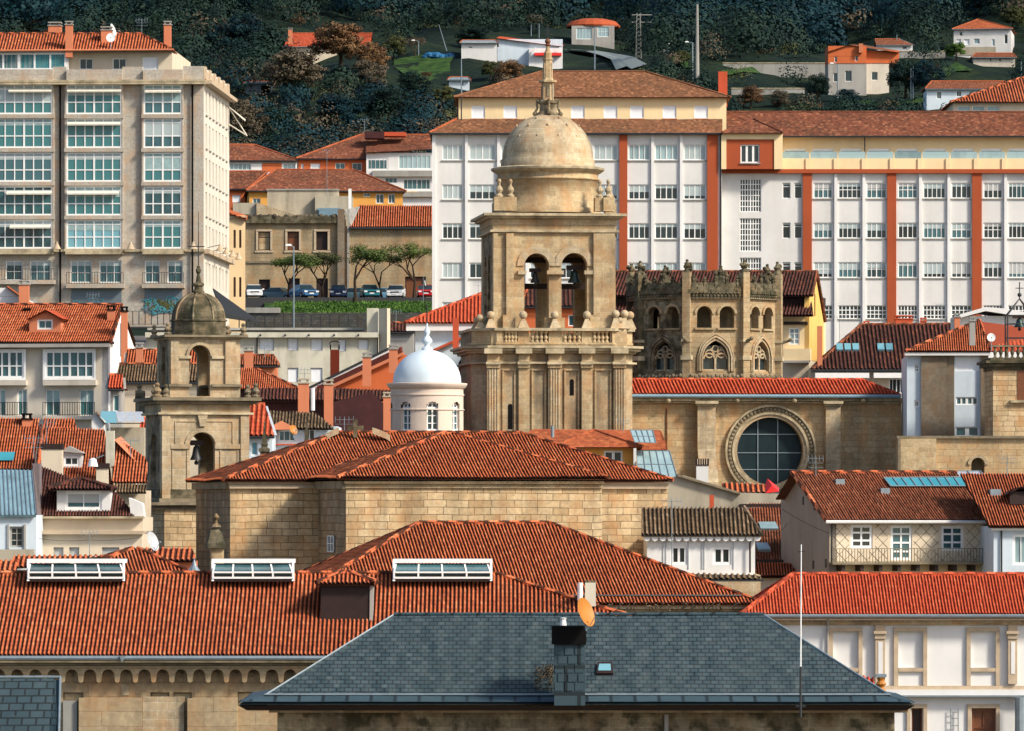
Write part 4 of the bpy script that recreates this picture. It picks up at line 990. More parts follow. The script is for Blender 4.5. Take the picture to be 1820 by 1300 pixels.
for i, (lb, x, D, h, mt) in enumerate([('leafy pollarded tree behind the street lamp', 512, 606, 1.25, 'leaf_street'), ('slim bushy tree in front of the third ruined window', 574, 608, 1.2, 'leaf_olive'), ('tree with long slanting boughs beside the downpipe', 632, 600, 1.45, 'leaf_street'),
                         ('small bent tree between the teal and pale blue cars', 680, 604, 1.15, 'leaf_street'), ('dense flat-topped tree before the brown warehouse door', 735, 602, 1.4, 'leaf_street')]):
    tree(lb, Vector(((x-CX)/F*D, D, zt_)), 'street', mt, h*.78, i, name='plane_tree', rot=i, sz=h*.60)

# ---------------- hillside trees one can tell apart: (label, px, row of the foot, kind, material, height px, stretch)
def hill_tree(label, x, y, kind, mat, hpx, seed=0, wide=1.0, D=None, name='tree', cat='tree'):
    p = ground_hit(x, y) if D is None else Vector(((x-CX)/F*D, D, (CY-y)/F*D))
    H = {'round': 7.0, 'bare': 7.6, 'cone': 8.0, 'bush': 2.2}[kind]; s = hpx*p.y/F/H
    return tree(label, p, kind, mat, s*wide, seed, name=name, cat=cat, sz=s)
HT = [('big rusty brown tree hiding the red-roofed house', 606, 124, 'round', 'leaf_brown', 86, 0, 1.45), ('russet tree at the right shoulder of the big rusty one', 662, 130, 'round', 'leaf_brown', 56, 1, 1.2),
      ('wide pale brown bare tree left of the big rusty one', 518, 172, 'round', 'leaf_grey', 86, 0, 1.5), ('reddish bare tree on the green slope', 655, 166, 'round', 'leaf_grey', 62, 2, 1.2), ('dark round evergreen at the left behind the chimney', 425, 122, 'round', 'leaf_teal', 100, 1, 1.2),
      ('dark evergreen left of the shed', 478, 116, 'round', 'leaf_dark', 72, 2, 1.1), ('dark pointed fir in front of the red-roofed house', 541, 102, 'cone', 'leaf_dark', 40, 0, .8), ('olive tree right of the red-roofed house', 700, 112, 'round', 'leaf_olive', 46, 1, 1.2),
      ('grey leafless tree on the slope by the small lamp', 738, 108, 'bare', 'leaf_grey', 52, 1, 1.2), ('dark spreading tree above the blue tarpaulin', 843, 92, 'round', 'leaf_dark', 48, 2, 1.5), ('russet tree below the ruined white house', 905, 156, 'round', 'leaf_brown', 50, 2, 1.2),
      ('golden bush tree left of the russet one', 872, 150, 'round', 'leaf_olive', 36, 0, 1.1), ('dense dark tree by the corrugated shed', 735, 178, 'round', 'leaf_dark', 50, 1, 1.4), ('dark evergreen mass at the foot of the slope', 690, 222, 'round', 'leaf_dark', 70, 0, 1.5),
      ('broad dark tree above the orange apartments', 600, 235, 'round', 'leaf_teal', 70, 2, 1.5), ('grey scrubby tree behind the apartment block corner', 430, 262, 'round', 'leaf_grey', 84, 1, 1.2), ('dark tree between the scrubby one and the roofs', 490, 250, 'round', 'leaf_dark', 60, 0, 1.5),
      ('olive tree beside the yellow attic floor', 788, 200, 'round', 'leaf_olive', 44, 2, 1.2), ('tan round tree behind the lattice pylon', 1162, 50, 'round', 'leaf_brown', 30, 1, 1.3), ('dark evergreen left of the round-roofed villa', 1098, 84, 'round', 'leaf_dark', 34, 1, 1.2),
      ('tall dark tree left of the orange brick house', 1453, 186, 'round', 'leaf_dark', 54, 0, 1.0), ('dark cypress in front of the orange brick house', 1527, 170, 'cone', 'leaf_dark', 62, 0, 1.2), ('large dark tree right of the orange brick house', 1610, 176, 'round', 'leaf_dark', 74, 2, 1.2),
      ('second dark tree right of the orange brick house', 1648, 172, 'round', 'leaf_teal', 66, 1, 1.0), ('brown shrub tree behind the long tile roof', 1335, 200, 'round', 'leaf_brown', 46, 0, 1.2), ('grey-brown shrub tree right of the brown one', 1385, 200, 'round', 'leaf_grey', 36, 1, 1.3),
      ('small rust-coloured sapling above the long tile roof', 1456, 204, 'bare', 'leaf_rust', 24, 0, 1.2), ('green bush on the bank below the white villa', 1700, 108, 'round', 'leaf_green', 34, 2, 1.3), ('bright olive tree at the right edge of the hill', 1800, 62, 'round', 'leaf_olive', 44, 0, 1.3),
      ('brown tree left of the ruined white barn', 1290, 60, 'bare', 'leaf_grey', 44, 1, 1.2), ('dark bush at the road bend', 1180, 150, 'round', 'leaf_dark', 34, 2, 1.3), ('olive bush by the grass verge', 1215, 120, 'round', 'leaf_olive', 26, 1, 1.3),
      ('dark tree in front of the long low house', 1505, 196, 'round', 'leaf_teal', 30, 1, 1.8), ('orange-tinted shrub at the far left of the slope', 760, 150, 'bare', 'leaf_brown', 30, 2, 1.3)]
for q in HT: hill_tree(*q[:6], seed=q[6], wide=q[7])
# ---------------- the wooded mass behind
g = random.Random(21); mb = MB()
rs = np.random.RandomState(5)
clear = []   # pixel boxes of houses, roads and meadows kept free of wood
def blocked(px, py): return any(a < px < c and b < py < e for a, b, c, e in clear)
clear += [(500, 50, 665, 100), (745, 60, 1000, 128), (1010, 25, 1100, 84), (1010, 90, 1140, 130), (1465, 76, 1605, 168), (1560, 66, 1625, 96), (1690, 34, 1810, 122), (1640, 144, 1800, 186), (1140, 62, 1180, 95), (700, 106, 800, 150), (1285, 114, 1470, 136), (1310, 160, 1420, 176), (795, 138, 836, 168)]
def forest(name, n, D0, D1, r0, r1, mat, leaves, s, low=None):
    ps, rr = [], []; tries = 0
    while len(ps) < n and tries < n*8:
        tries += 1; D = g.uniform(D0, D1); x = g.uniform(-.14, .14)*D; z = gz(x, D); px, py = CX+x/D*F, CY-z/D*F; r = g.uniform(r0, r1); e = r*F/D
        if blocked(px, py) or blocked(px, py-e*1.4) or blocked(px-e, py-e*.5) or blocked(px+e, py-e*.5): continue
        if low and not low(px, py): continue
        ps.append((x, D, z)); rr.append(r)
    ps = np.array(ps); rr = np.array(rr); m = len(ps); C_ = np.repeat(ps, leaves, 0); r_ = np.repeat(rr, leaves)[:, None]; k = m*leaves
    v = rs.normal(size=(k, 3)); v[:, 2] = np.abs(v[:, 2])*.9-.3; v /= np.linalg.norm(v, axis=1)[:, None]
    ph = rs.uniform(0, 6.28, size=(m, 3)).repeat(leaves, 0); lump = 1+.22*np.sin(v[:, :1]*4+ph[:, :1])*np.sin(v[:, 1:2]*4+ph[:, 1:2])+.15*np.sin(v[:, 2:]*6+ph[:, 2:])
    c = C_+v*r_*lump*rs.uniform(.6, 1, size=(k, 1))*np.array([1, 1, 1.05])+np.array([0, 0, .55])*r_
    nn = v+rs.uniform(-1, 1, size=(k, 3))*.45+np.array([0, 0, .25]); nn /= np.linalg.norm(nn, axis=1)[:, None]
    a_ = np.cross(nn, rs.uniform(-1, 1, size=(k, 3))); a_ /= np.linalg.norm(a_, axis=1)[:, None]; b_ = np.cross(nn, a_)*s*.65; a_ *= s*rs.uniform(.5, 1.2, size=(k, 1))
    V = np.stack([c-a_, c+b_, c+a_, c-b_], 1).reshape(-1, 3); me = bpy.data.meshes.new(name); me.vertices.add(len(V)); me.vertices.foreach_set('co', V.ravel())
    me.loops.add(4*k); me.loops.foreach_set('vertex_index', np.arange(4*k, dtype=np.int32)); me.polygons.add(k); me.polygons.foreach_set('loop_start', np.arange(0, 4*k, 4, dtype=np.int32)); me.polygons.foreach_set('loop_total', np.full(k, 4, dtype=np.int32)); me.update(calc_edges=True)
    return link(name, me, mat, kind='stuff')
forest('woodland', 1450, 1200, 1950, 6, 11, 'leaf_teal', 620, .58)
forest('woodland', 520, 1000, 1400, 4, 7.5, 'leaf_dark', 520, .38)
forest('woodland', 70, 1100, 1700, 3, 6, 'leaf_grey', 240, .45)
forest('scrub', 1900, 760, 1250, 1.3, 3.4, 'leaf_dark', 260, .25)
forest('scrub', 160, 780, 1200, 1.5, 3.8, 'leaf_grey', 320, .20)
forest('scrub', 130, 800, 1250, 1.1, 2.8, 'leaf_olive', 220, .19)
forest('scrub', 30, 800, 1200, 1.4, 2.8, 'leaf_brown', 220, .19)
forest('scrub', 110, 760, 1000, 2.5, 5, 'leaf_teal', 420, .34, low=lambda x, y: x < 800)
forest('scrub', 60, 780, 1050, 2.5, 4.5, 'leaf_grey', 420, .24, low=lambda x, y: x < 800)
# meadow patches and road laid on the slope
def patch(name, pts, mat, lift=.25, **tags):
    """strip given as pixel pairs (left, right) down the slope, draped on the ground"""
    m = MB(); G = lambda x, y: ground_hit(x, y)+Z*lift; n = 6
    rows_ = [[G(a+(c-a)*i/n, b_+(d-b_)*i/n) for i in range(n+1)] for (a, b_, c, d) in pts]
    for r_, q in zip(rows_, rows_[1:]):
        for i in range(n): m.poly([q[i], q[i+1], r_[i+1], r_[i]])
    return m.build(name, mat, **tags)
patch('meadow', [(700, 112, 800, 106), (700, 124, 806, 112), (722, 138, 800, 122), (745, 152, 800, 138)], 'meadow', kind='structure')
patch('meadow', [(1195, 105, 1235, 100), (1192, 125, 1240, 122)], 'meadow', kind='structure')
patch('meadow', [(1620, 132, 1700, 118), (1640, 146, 1730, 132)], 'meadow', kind='structure')
patch('meadow', [(1280, 128, 1480, 118), (1290, 138, 1480, 130)], 'meadow', kind='structure')
patch('meadow', [(1500, 186, 1690, 184), (1500, 194, 1690, 192)], 'meadow', kind='structure')
patch('road', [(1000, 94, 1014, 93), (1035, 98, 1060, 97), (1068, 104, 1100, 102), (1085, 113, 1125, 111), (1095, 130, 1150, 126)], 'road_grey', .5, kind='structure')

# ================= hillside houses
def hh(name, label, x0, x1, ye, yb, D, yaw, wall, rf, r1, r2, pitch=22, wins=(), gable='', depth=None, cat='house', ov=3, flat=True):
    return house(name, label, cat, x0, x1, ye, yb, D, yaw, wall, rf, r1, r2, pitch, depth, gable, ov, wins, flat, under=.5)
def Dg(x, y): return ground_hit(x, y).y
wd = dict(cols=1, glass='glass_dark', frame='white_paint', recess=.2, fw=.08)
D = Dg(585, 92)-12
b = hh('red_roofed_house', 'red-roofed house half hidden behind the big rusty tree', 507, 655, 83, 105, D, 0, 'cream_wall', 'tile_red', (516, 59), (662, 60), 24, gable='lr', wins=[(560, 88, 566, 98, wd)])
chimney('', 516, D-1, 50, 72, .8, 'salmon_chimney', T=b.T)
D = Dg(835, 100)-4
b = hh('white_lean_to', 'small white flat-sided house above the golden bush', 820, 883, 76, 108, D, 0, 'white_wall', 'zinc', (822, 73), (881, 71), 10, wins=[(832, 83, 840, 86, wd)], depth=7)
D = Dg(930, 118)-6
b = Bld('ruined_white_house', 'weathered white house with red lean-to roof and red balcony', 'house', 884, D)
b.win(954, 108, 959, 119, cols=1, glass='black_void', frame='sandstone_old', recess=.3)
b.wall(884, 70, 1000, 132, 9, 'blue_white')
t_ = b.f; m = [t_.at(882, 68, .6), t_.at(998, 84, .6), t_.at(1003, 80, -9), t_.at(888, 66, -9)]; roof(b.T, [m], 'tile_red', flat=True)
b.wall(940, 86, 1000, 132, 2, 'white_bright', d=2); b.pb('balcony', 'tarp_red', [(950, 94, 998, 99)], 2, 3); b.pb('post', 'white_paint', [(951, 84, 953, 94), (972, 84, 974, 94), (994, 84, 997, 94)], 2.6, 2.9)
D = Dg(1055, 78)-4
b = Bld('round_roofed_villa', 'glazed villa under a low rounded red roof on the hill', 'house', 1022, D)
b.win(1024, 50, 1052, 70, cols=5, glass='glass_pale', frame='white_paint', recess=.15, fw=.1); b.win(1062, 48, 1082, 66, cols=3, rows=2, glass='glass_pale', recess=.15, fw=.1)
b.wall(1016, 46, 1092, 84, 10, 'grey_wall')
m = MB(); c = b.f.at(1054, 48, -5); m.lathe((c.x, c.y), [(5.4, c.z-.2), (5.5, c.z+.1), (4.6, c.z+1.0), (2.6, c.z+1.5), (0.01, c.z+1.6)], 20); m.build('roof', 'brick_strip', b.T)
D = Dg(1535, 168)-4
b = Bld('orange_brick_house', 'unfinished orange brick house over a grey ground floor on the hill', 'house', 1473, D)
for q in ((1483, 101, 1488, 111), (1520, 98, 1525, 109)): b.win(*q, **wd)
for q in ((1481, 130, 1490, 146), (1502, 126, 1514, 145)): b.win(*q, d=-.1, **wd)
b.wall(1472, 82, 1540, 113, 10, 'orange_wall', name='upper_wall'); b.wall(1472, 113.2, 1540, 178, 10, 'grey_wall', d=-.1, name='lower_wall')
e = Fac(1540, D+1.5, 4); window(b.T, e, 1566, 98, 1574, 116, **wd); window(b.T, e, 1549, 128, 1560, 143, d=-.1, **wd)
block(b.T, e, 1540, 90, 1598, 113, 9, 'orange_wall', name='upper_wall'); block(b.T, e, 1540, 113.2, 1580, 178, 8, 'beige_wall', d=-.1, name='lower_wall')
roof(b.T, [[b.f.at(1470, 93, .4), b.f.at(1508, 80, .4), b.f.at(1535, 78, -11), b.f.at(1496, 90, -11)], [b.f.at(1508, 80, .4), b.f.at(1598, 93, -1), b.f.at(1600, 91, -12), b.f.at(1530, 78, -11)]], 'tile_brown', flat=True)
u_, z_ = b.f.uz(1472, 93); u2, z2 = b.f.uz(1508, 80.8); u3, z3 = b.f.uz(1540, 86)
MB().prism(b.f, [(u_, z_-.7), (u3, z_-.7), (u3, z3), (u2, z2), (u_, z_)], -.5, .03).build('gable', 'orange_wall', b.T)
chimney('', 1530, D-.5, 78, 86, .7, 'salmon_chimney', T=b.T, capstyle=None)
D = Dg(1575, 95)-2
b = hh('white_barn', 'small white gabled barn behind the orange brick house', 1560, 1622, 80, 96, D, 0, 'white_bright', 'tile_brown', (1555, 70), (1600, 70), 24, gable='lr', wins=[(1604, 82, 1612, 88, wd)])
D = Dg(1750, 92)-6
b = hh('white_villa', 'two-storey white villa with orange pyramid roof at the top right', 1695, 1797, 52, 95, D, -8, 'white_wall', 'tile_flat_orange', (1737, 35), (1740, 35), 20, wins=[(1700, 70, 1708, 80, dict(cols=1, glass='roller_white')), (1713, 70, 1723, 80, dict(cols=1, glass='roller_white')), (1731, 69, 1741, 78, dict(cols=1, glass='glass_pale')), (1763, 70, 1768, 82, dict(cols=1, glass='glass_pale')), (1785, 62, 1791, 78, wd), (1705, 57, 1711, 64, wd)])
b.pb('stained_base', 'old_plaster', [(1698, 84, 1770, 98)], .0, .08)
D = Dg(1770, 118)-4
b = hh('stone_outhouse', 'low stone outhouse below the white villa', 1730, 1804, 102, 124, D, 0, 'beige_wall', 'tile_brown', (1734, 96), (1800, 94), 20, wins=[(1758, 103, 1763, 110, wd), (1775, 103, 1780, 110, wd)])
D = Dg(1710, 184)-4
b = hh('long_low_house', 'long low pale house with brown roof behind the pavilion', 1647, 1790, 158, 190, D, 0, 'blue_white', 'tile_brown', (1656, 147), (1785, 143), 20, wins=[(1665, 163, 1673, 176, wk), (1700, 162, 1709, 172, wk), (1722, 162, 1730, 172, wk)])
D = Dg(1170, 90)-3
b = hh('white_ruin', 'long ruined white barn among bushes left of the tall mast', 1143, 1178, 74, 96, D, -20, 'white_wall', 'zinc', (1146, 68), (1180, 64), 22, gable='lr', wins=[(1149, 77, 1152, 86, wd), (1157, 76, 1160, 85, wd)])
D = Dg(820, 160)-3
b = hh('corrugated_shed', 'grey corrugated shed with lean-to on the grassy slope', 798, 834, 142, 172, D, 0, 'blue_white', 'zinc', (800, 138), (832, 137), 14, wins=[(818, 144, 824, 153, wd)], cat='shed')
D = Dg(460, 160)-3
b = hh('dark_shed', 'open dark shed with tin roof under the bare tree', 436, 482, 148, 168, D, 0, 'shutter_grey', 'zinc', (438, 145), (480, 146), 10, wins=[(464, 152, 480, 166, dict(cols=1, glass='black_void', frame=None, recess=.5))], cat='shed')
for lb, x0, x1, y0, y1, mt in (('long pale garden wall across the slope', 1285, 1478, 113, 138, 'concrete'), ('short pale wall below the long garden wall', 1300, 1430, 158, 176, 'concrete'), ('white garden wall right of the orange brick house', 1598, 1680, 92, 106, 'concrete')):
    D = Dg((x0+x1)/2, y1)-1; t = thing('garden_wall', lb, 'wall', P((x0+x1)/2, y1, D)); MB().pbox(Fac(x0, D), x0, y0, x1, y1+4, -.5, 0).build('wall', mt, t)
    MB().pbox(Fac(x0, D), x0-1, y0-1.6, x1+1, y0-.1, -.6, .1).build('coping', 'stone_trim', t)
D = Dg(775, 105)-2; t = thing('tarpaulin', 'blue tarpaulin heaped on the slope beside the white lean-to', 'tarpaulin', P(775, 105, D)); m = MB(); g2 = random.Random(8)
for k in range(16): q = P(757+k*2.8+g2.uniform(-1, 1), 101-2*math.sin(k*.4)+g2.uniform(-1, 1), D); m.ball(q, g2.uniform(.7, 1.1), 8, 5, .7)
m.build('sheet', 'tarp_blue', t)
for lb, x, y0, y1, r_, nm, hd in (('tall pale mast rising above the hill road', 1239, 8, 156, .32, 'mast', False), ('hill street lamp beside the tall mast', 1231, 76, 152, .1, 'street_lamp', True), ('thin pole left of the lattice pylon', 1057, 48, 126, .12, 'utility_pole', False),
                                   ('leaning thin pole above the blue tarpaulin', 794, 44, 88, .07, 'utility_pole', False), ('pole beside the corrugated shed', 820, 104, 172, .12, 'utility_pole', False), ('street lamp before the orange brick house', 1489, 114, 178, .09, 'street_lamp', True),
                                   ('left one of the twin poles near the long low house', 1619, 122, 188, .1, 'utility_pole', False), ('right one of the twin poles near the long low house', 1623, 118, 186, .12, 'utility_pole', False), ('short pole behind the white villa outhouse', 1815, 110, 148, .1, 'utility_pole', False),
                                   ('pole beside the white barn', 1594, 62, 96, .1, 'utility_pole', False), ('small white globe lamp on the meadow', 744, 73, 108, .06, 'street_lamp', True), ('short pole left of the cathedral spire', 944, 44, 70, .09, 'utility_pole', False), ('short pole right beside the other short pole', 958, 42, 74, .09, 'utility_pole', False), ('slender pole at the bend of the hill road', 1163, 115, 135, .1, 'utility_pole', False)):
    D = Dg(x, y1) if y1 < 200 else 900
    if nm == 'street_lamp': lamp_post(lb, x, D, y0, y1+3, 1.0, r=r_)
    else:
        t = thing(nm, lb, 'pole', P(x, y1+3, D)); lean = -14 if 'leaning' in lb else 0; MB().tube(P(x, y1+3, D), P(x+lean if lean else x, y0, D), r_*1.3, 7, r_*.7).build('shaft', 'concrete' if nm == 'mast' else 'zinc', t)
D = Dg(1135, 108); t = thing('pylon', 'lattice pylon with insulators beside the hill road', 'pylon', P(1135, 110, D)); m = MB(); a_, c_ = P(1135, 112, D), P(1135, 24, D); hh_ = (c_-a_).length
for sx in (-1, 1):
    for sy in (-1, 1): m.tube(a_+Vector((sx*.5, sy*.5, 0)), c_+Vector((sx*.3, sy*.3, 0)), .06, 4)
for k in range(12):
    z0, z1 = hh_*k/12, hh_*(k+1)/12; m.tube(a_+Vector((-.48, -.48, z0)), a_+Vector((.44, -.44, z1)), .035, 4); m.tube(a_+Vector((.48, -.48, z0)), a_+Vector((-.44, -.44, z1)), .035, 4)
m.build('lattice', 'concrete', t)
for z in (-.3, -1.6): m = MB().tube(c_+Vector((-1.2, 0, z)), c_+Vector((2.4, 0, z)), .08); m.build('crossarm', 'concrete', t)

# ================= great bell tower
D0 = 415; f = Fac(877, D0, 6); S = 'sandstone'
u1 = f.uz(1094, 500)[0]; W = u1; T = thing('bell_tower', 'great square stone bell tower with two belfry arches and a domed lantern top', 'tower', f.pt(W/2, -W/2, gz(3, D0)))
zr = lambda y, d=0: f.uz(985, y, d)[1]; ur = lambda x, d=0: f.uz(x, 500, d)[0]
# belfry stage: four pierced walls
ths = 1.1; zb, zt = zr(618), zr(400)
arcs = [((ur(932)+ur(975.5))/2, (ur(975.5)-ur(932))/2, zr(592), zr(473)), ((ur(998)+ur(1043.5))/2, (ur(1043.5)-ur(998))/2, zr(592), zr(473))]
mb = MB(); arch_wall(mb, f, 0, W, zb, zt, -ths, 0, arcs, n=14); mb.build('front_wall', S, T)
bk = Fac(0, 1); bk.__dict__.update(f.__dict__); bk.o = f.pt(0, -W+ths, 0)
mb = MB(); arch_wall(mb, bk, 0, W, zb, zt, -ths, 0, arcs, n=14); mb.build('back_wall', S, T)
for rt in (False, True):
    sfr = f.side(W if rt else 0, rt)
    a_ = [(c if rt else -c, w, z0, z1) for c, w, z0, z1 in [(W*.36, .95, zr(592), zr(473)), (W*.64, .95, zr(592), zr(473))]]
    mb = MB(); arch_wall(mb, sfr, ths if rt else -W+ths, W-ths if rt else -ths, zb, zt, -ths, 0, a_, n=12); mb.build('side_wall', 'sandstone_old' if not rt else S, T)
for (a, b, c_) in ((900, 913, .28), (1055, 1093, .28), (877, 885, .2)): MB().pbox(f, a, 415, b, 584, 0, c_).build('pilaster', S, T)
for q in ((894, 560, 916, 585), (1049, 560, 1092, 585), (968, 565, 1004, 590)): MB().pbox(f, *q, 0, .55).build('plinth', S, T)
for (a, b) in ((921, 935.5), (972.5, 1002), (1039, 1054)): MB().pbox(f, a, 481, b, 488, -.15, .35).build('impost', 'sandstone_pale', T)
for c, w, _, z in arcs: mb = MB(); arch_ring(mb, f, c, w+.02, w+.55, z, 0, .1, n=12); mb.build('arch_ring', 'sandstone_pale', T)
def slab(y0, y1, ov, mat='stone_trim', name='cornice', T_=T, ff=f, Wd=W, Dp=None, notch=None):
    z1_, z0_ = ff.uz(985, y0, ov)[1], ff.uz(985, y1, ov)[1]; Dp = Dp or Wd
    return MB().box(ff, -ov, Wd+ov, -Dp-ov, ov, z0_, z1_).build(name, mat, T_)
slab(409, 413, .25); slab(400, 409, .06, S, 'frieze'); slab(388.3, 400, .12, S, 'frieze'); slab(384, 388, .45); slab(379, 383.7, .75)
c = f.pt(W/2, -W/2, 0); R_ = lambda px: px*D0/F
cz = lambda y: (CY-y)/F*(D0+4.5)
# corner pedestals with urn pinnacles
for (x, d, nm) in ((887, 0, 0), (907, -.2, 1), (1066, -.2, 1), (1081, 0, 0), (885, -W+1, 0), (1084, -W+1, 0)):
    u, z = f.uz(x, 379, d-.6); m = MB(); q = f.pt(u, d-.5, 0); zz0, zz1, zp = cz(380), cz(356), cz(323)
    p_ = thing; MB().box(f, u-.42, u+.42, d-1, d, zz0, zz1).build('pedestal', S, T); h = zp-zz1
    MB().lathe((q.x, q.y), [(.27, zz1), (.3, zz1+.1*h), (.15, zz1+.2*h), (.28, zz1+.38*h), (.23, zz1+.5*h), (.1, zz1+.62*h), (.09, zz1+.72*h), (.16, zz1+.86*h), (.1, zz1+.96*h), (0, zp)], 10).build('pinnacle', 'sandstone_pale', T)
rd = R_(91); MB().lathe((c.x, c.y), [(rd+.15, cz(381)), (rd+.15, cz(372)), (rd, cz(371)), (rd, cz(322)), (rd+.12, cz(321.5)), (rd+.12, cz(319)), (rd, cz(318)), (rd, cz(308))], 48).build('drum', S, T, True)
MB().lathe((c.x, c.y), [(rd, cz(310)), (R_(97), cz(307)), (R_(102), cz(303.5)), (R_(102.5), cz(300)), (R_(96), cz(298)), (R_(85), cz(297.5))], 48).build('cornice', 'stone_trim', T)
rr = R_(84.5); pr = [(rr, cz(299)), (rr, cz(284)), (rr*.97, cz(282.5))]
for i in range(1, 15): t = math.pi/2*i/15; pr.append((rr*.97*math.cos(t)**.93, cz(282.5)+(cz(203)-cz(282.5))*math.sin(t)))
m = MB().lathe((c.x, c.y), pr+[(R_(15), cz(202))], 40)
for (k, y, n_) in ((.97, 270, 12), (.88, 245, 12), (.72, 225, 10), (.5, 212, 6)):
    for i in range(n_):
        t = 2*math.pi*(i+.5*(y % 2))/n_; z = cz(y); q = Vector((c.x+rr*k*.965*math.cos(t), c.y+rr*k*.965*math.sin(t), z)); m.abox(q-Z*.1, .12, .12, .22, math.degrees(t))
m.build('dome', 'sandstone_pale', T, True)
MB().lathe((c.x, c.y), [(R_(24), cz(207)), (R_(19), cz(203)), (R_(18), cz(200)), (R_(15), cz(197)), (R_(14), cz(186)), (R_(17), cz(183)), (R_(17), cz(180)), (R_(13), cz(178)), (0, cz(178))], 20).build('lantern_base', 'sandstone_old', T)
for i in range(4):   # scroll brackets round the lantern
    t = R(6)+math.pi/2*i; dx = Vector((math.cos(t), math.sin(t), 0)); m = MB(); ps = [(21, 208, 2.6), (23, 200, 2.4), (18.5, 192, 2), (20, 184, 2.2), (18, 178, 2.6), (13, 177, 2.2)]
    for (a, y, r0), (b, y2, r1) in zip(ps, ps[1:]): m.tube(c+dx*R_(a)+Z*cz(y), c+dx*R_(b)+Z*cz(y2), R_(r0), 7, R_(r1))
    m.ball(c+dx*R_(23)+Z*cz(202), R_(4.5), 8, 6); m.ball(c+dx*R_(18)+Z*cz(180), R_(4), 8, 6); m.build('scroll', 'sandstone_old', T)
def sq(rs, n=8): return [(R_(a), cz(y)) for a, y in rs]
MB().lathe((c.x, c.y), sq([(13, 178), (11.5, 176), (11, 148), (13, 147), (17.5, 146), (17.5, 143), (12, 142), (11, 141), (10, 139), (9, 112), (8.5, 107), (10, 106), (10, 103.5), (8, 103), (7.5, 94), (5, 90), (3, 84), (3, 80)]), 8, R(22.5)).build('spire', 'sandstone', T)
m = MB()
for i in range(4): t = R(51)+math.pi/2*i; q = c+Vector((math.cos(t), math.sin(t), 0))*R_(11.2); m.tube(q+Z*cz(177), q+Z*cz(148), R_(1.8), 6); q = c+Vector((math.cos(t), math.sin(t), 0))*R_(9); m.tube(q+Z*cz(139), q+Z*cz(112), R_(1.4), 6)
m.build('colonnette', 'sandstone_pale', T)
m = MB()
for i in range(4): t = R(6)+math.pi/2*i-math.pi/2; q = c+Vector((math.cos(t), math.sin(t), 0))*R_(10.9); m.abox(q+Z*cz(172), R_(5), R_(1.6), cz(152)-cz(172), math.degrees(t)+90)
m.build('niche', 'stone_trim_dark', T)
m = MB().ball(c+Z*cz(73), R_(5.2), 12, 8); m.lathe((c.x, c.y), sq([(3, 82), (5, 80), (5, 78), (3, 77)]), 10); m.build('orb', 'wood_brown', T)
m = MB().tube(c+Z*cz(70), c+Z*cz(44), .035); m.tube(c+Vector((-.35, 0, cz(60))), c+Vector((.5, 0, cz(62))), .03); m.tube(c+Vector((-.25, 0, cz(53))), c+Vector((.25, 0, cz(53))), .025); m.build('weathervane', 'dark_metal', T)
# balustrade storey: octagonal-cornered platform
def plan(ov, ch=1.7):
    a, b_ = ur(842, 1.3)-ov, ur(1129, 1.3)+ov; d1, d0 = 1.3+ov, -W-1.3-ov; k = ch
    return [f.pt(a+k, d1, 0), f.pt(b_-k, d1, 0), f.pt(b_, d1-k, 0), f.pt(b_, d0+k, 0), f.pt(b_-k, d0, 0), f.pt(a+k, d0, 0), f.pt(a, d0+k, 0), f.pt(a, d1-k, 0)]
zq = lambda y: f.uz(985, y, 1.3)[1]
MB().plan(plan(0), gz(3, D0)-3, zq(628)).build('shaft', 'shaft_stone', T)
MB().plan(plan(.3), zq(647), zq(643.5)).build('architrave', 'stone_trim', T)
MB().plan(plan(.25), zq(628), zq(624)).build('cornice', 'stone_trim', T); MB().plan(plan(.55), zq(624), zq(619.5)).build('cornice', 'stone_trim', T)
MB().plan(plan(.75), zq(619.2), zq(615)).build('cornice', 'stone_trim', T)
MB().plan(plan(.05), zq(615), zq(612)).build('platform', S, T)
# projecting entablature and pilasters
for i, (a, b_) in enumerate(((866, 888), (922, 941), (975, 998), (1034, 1053), (1091, 1112))):
    MB().pbox(f, a-5, 619.4, b_+5, 628.6, 1.3, 2.15).build('entablature_block', 'stone_trim', T)
    MB().pbox(f, a, 628.8, b_, 643, 1.3, 1.75).build('entablature_block', S, T); MB().pbox(f, a-2, 643.2, b_+2, 648, 1.3, 1.95).build('capital', 'stone_trim', T); MB().pbox(f, a-1, 648.3, b_+1, 654, 1.3, 1.8).build('capital', S, T)
    MB().pbox(f, a, 654.2, b_, 860, 1.2, 1.62).build('pilaster', S, T)
    if i % 2 == 0:
        m = MB()
        for k in range(4): u, _ = f.uz(a+4+k*4.6, 700, 1.62); m.tube(f.pt(u, 1.62, zq(860)), f.pt(u, 1.62, zq(656)), .085, 6)
        m.build('fluting', 'sandstone_pale', T)
for a, b_ in ((893, 917), (945, 971), (1003, 1030), (1057, 1087)):
    m = MB(); m.pbox(f, a, 656, b_, 659, 1.3, 1.42); m.pbox(f, a, 660, a+3, 860, 1.3, 1.42); m.pbox(f, b_-3, 660, b_, 860, 1.3, 1.42); m.build('panel_frame', S, T)
for x0, x1, y0, y1 in ((903, 911, 718, 763), (1013, 1020, 674, 703)):
    mb = MB(); a, z1 = f.uz(x0, y0, 1.31); b_, z0 = f.uz(x1, y1, 1.31); hw = (b_-a)/2; pts = [(a, z0), (b_, z0), (b_, z1-hw)]+[(a+hw+hw*math.cos(t), z1-hw+hw*math.sin(t)) for t in (R(45), R(90), R(135))]+[(a, z1-hw)]
    mb.prism(f, pts, 1.25, 1.33); mb.build('slit_window', 'black_void', T)
pl = [Vector(p) for p in plan(0)]
def along(a, b_, n): return [a.lerp(b_, (i+.5)/n) for i in range(n)]
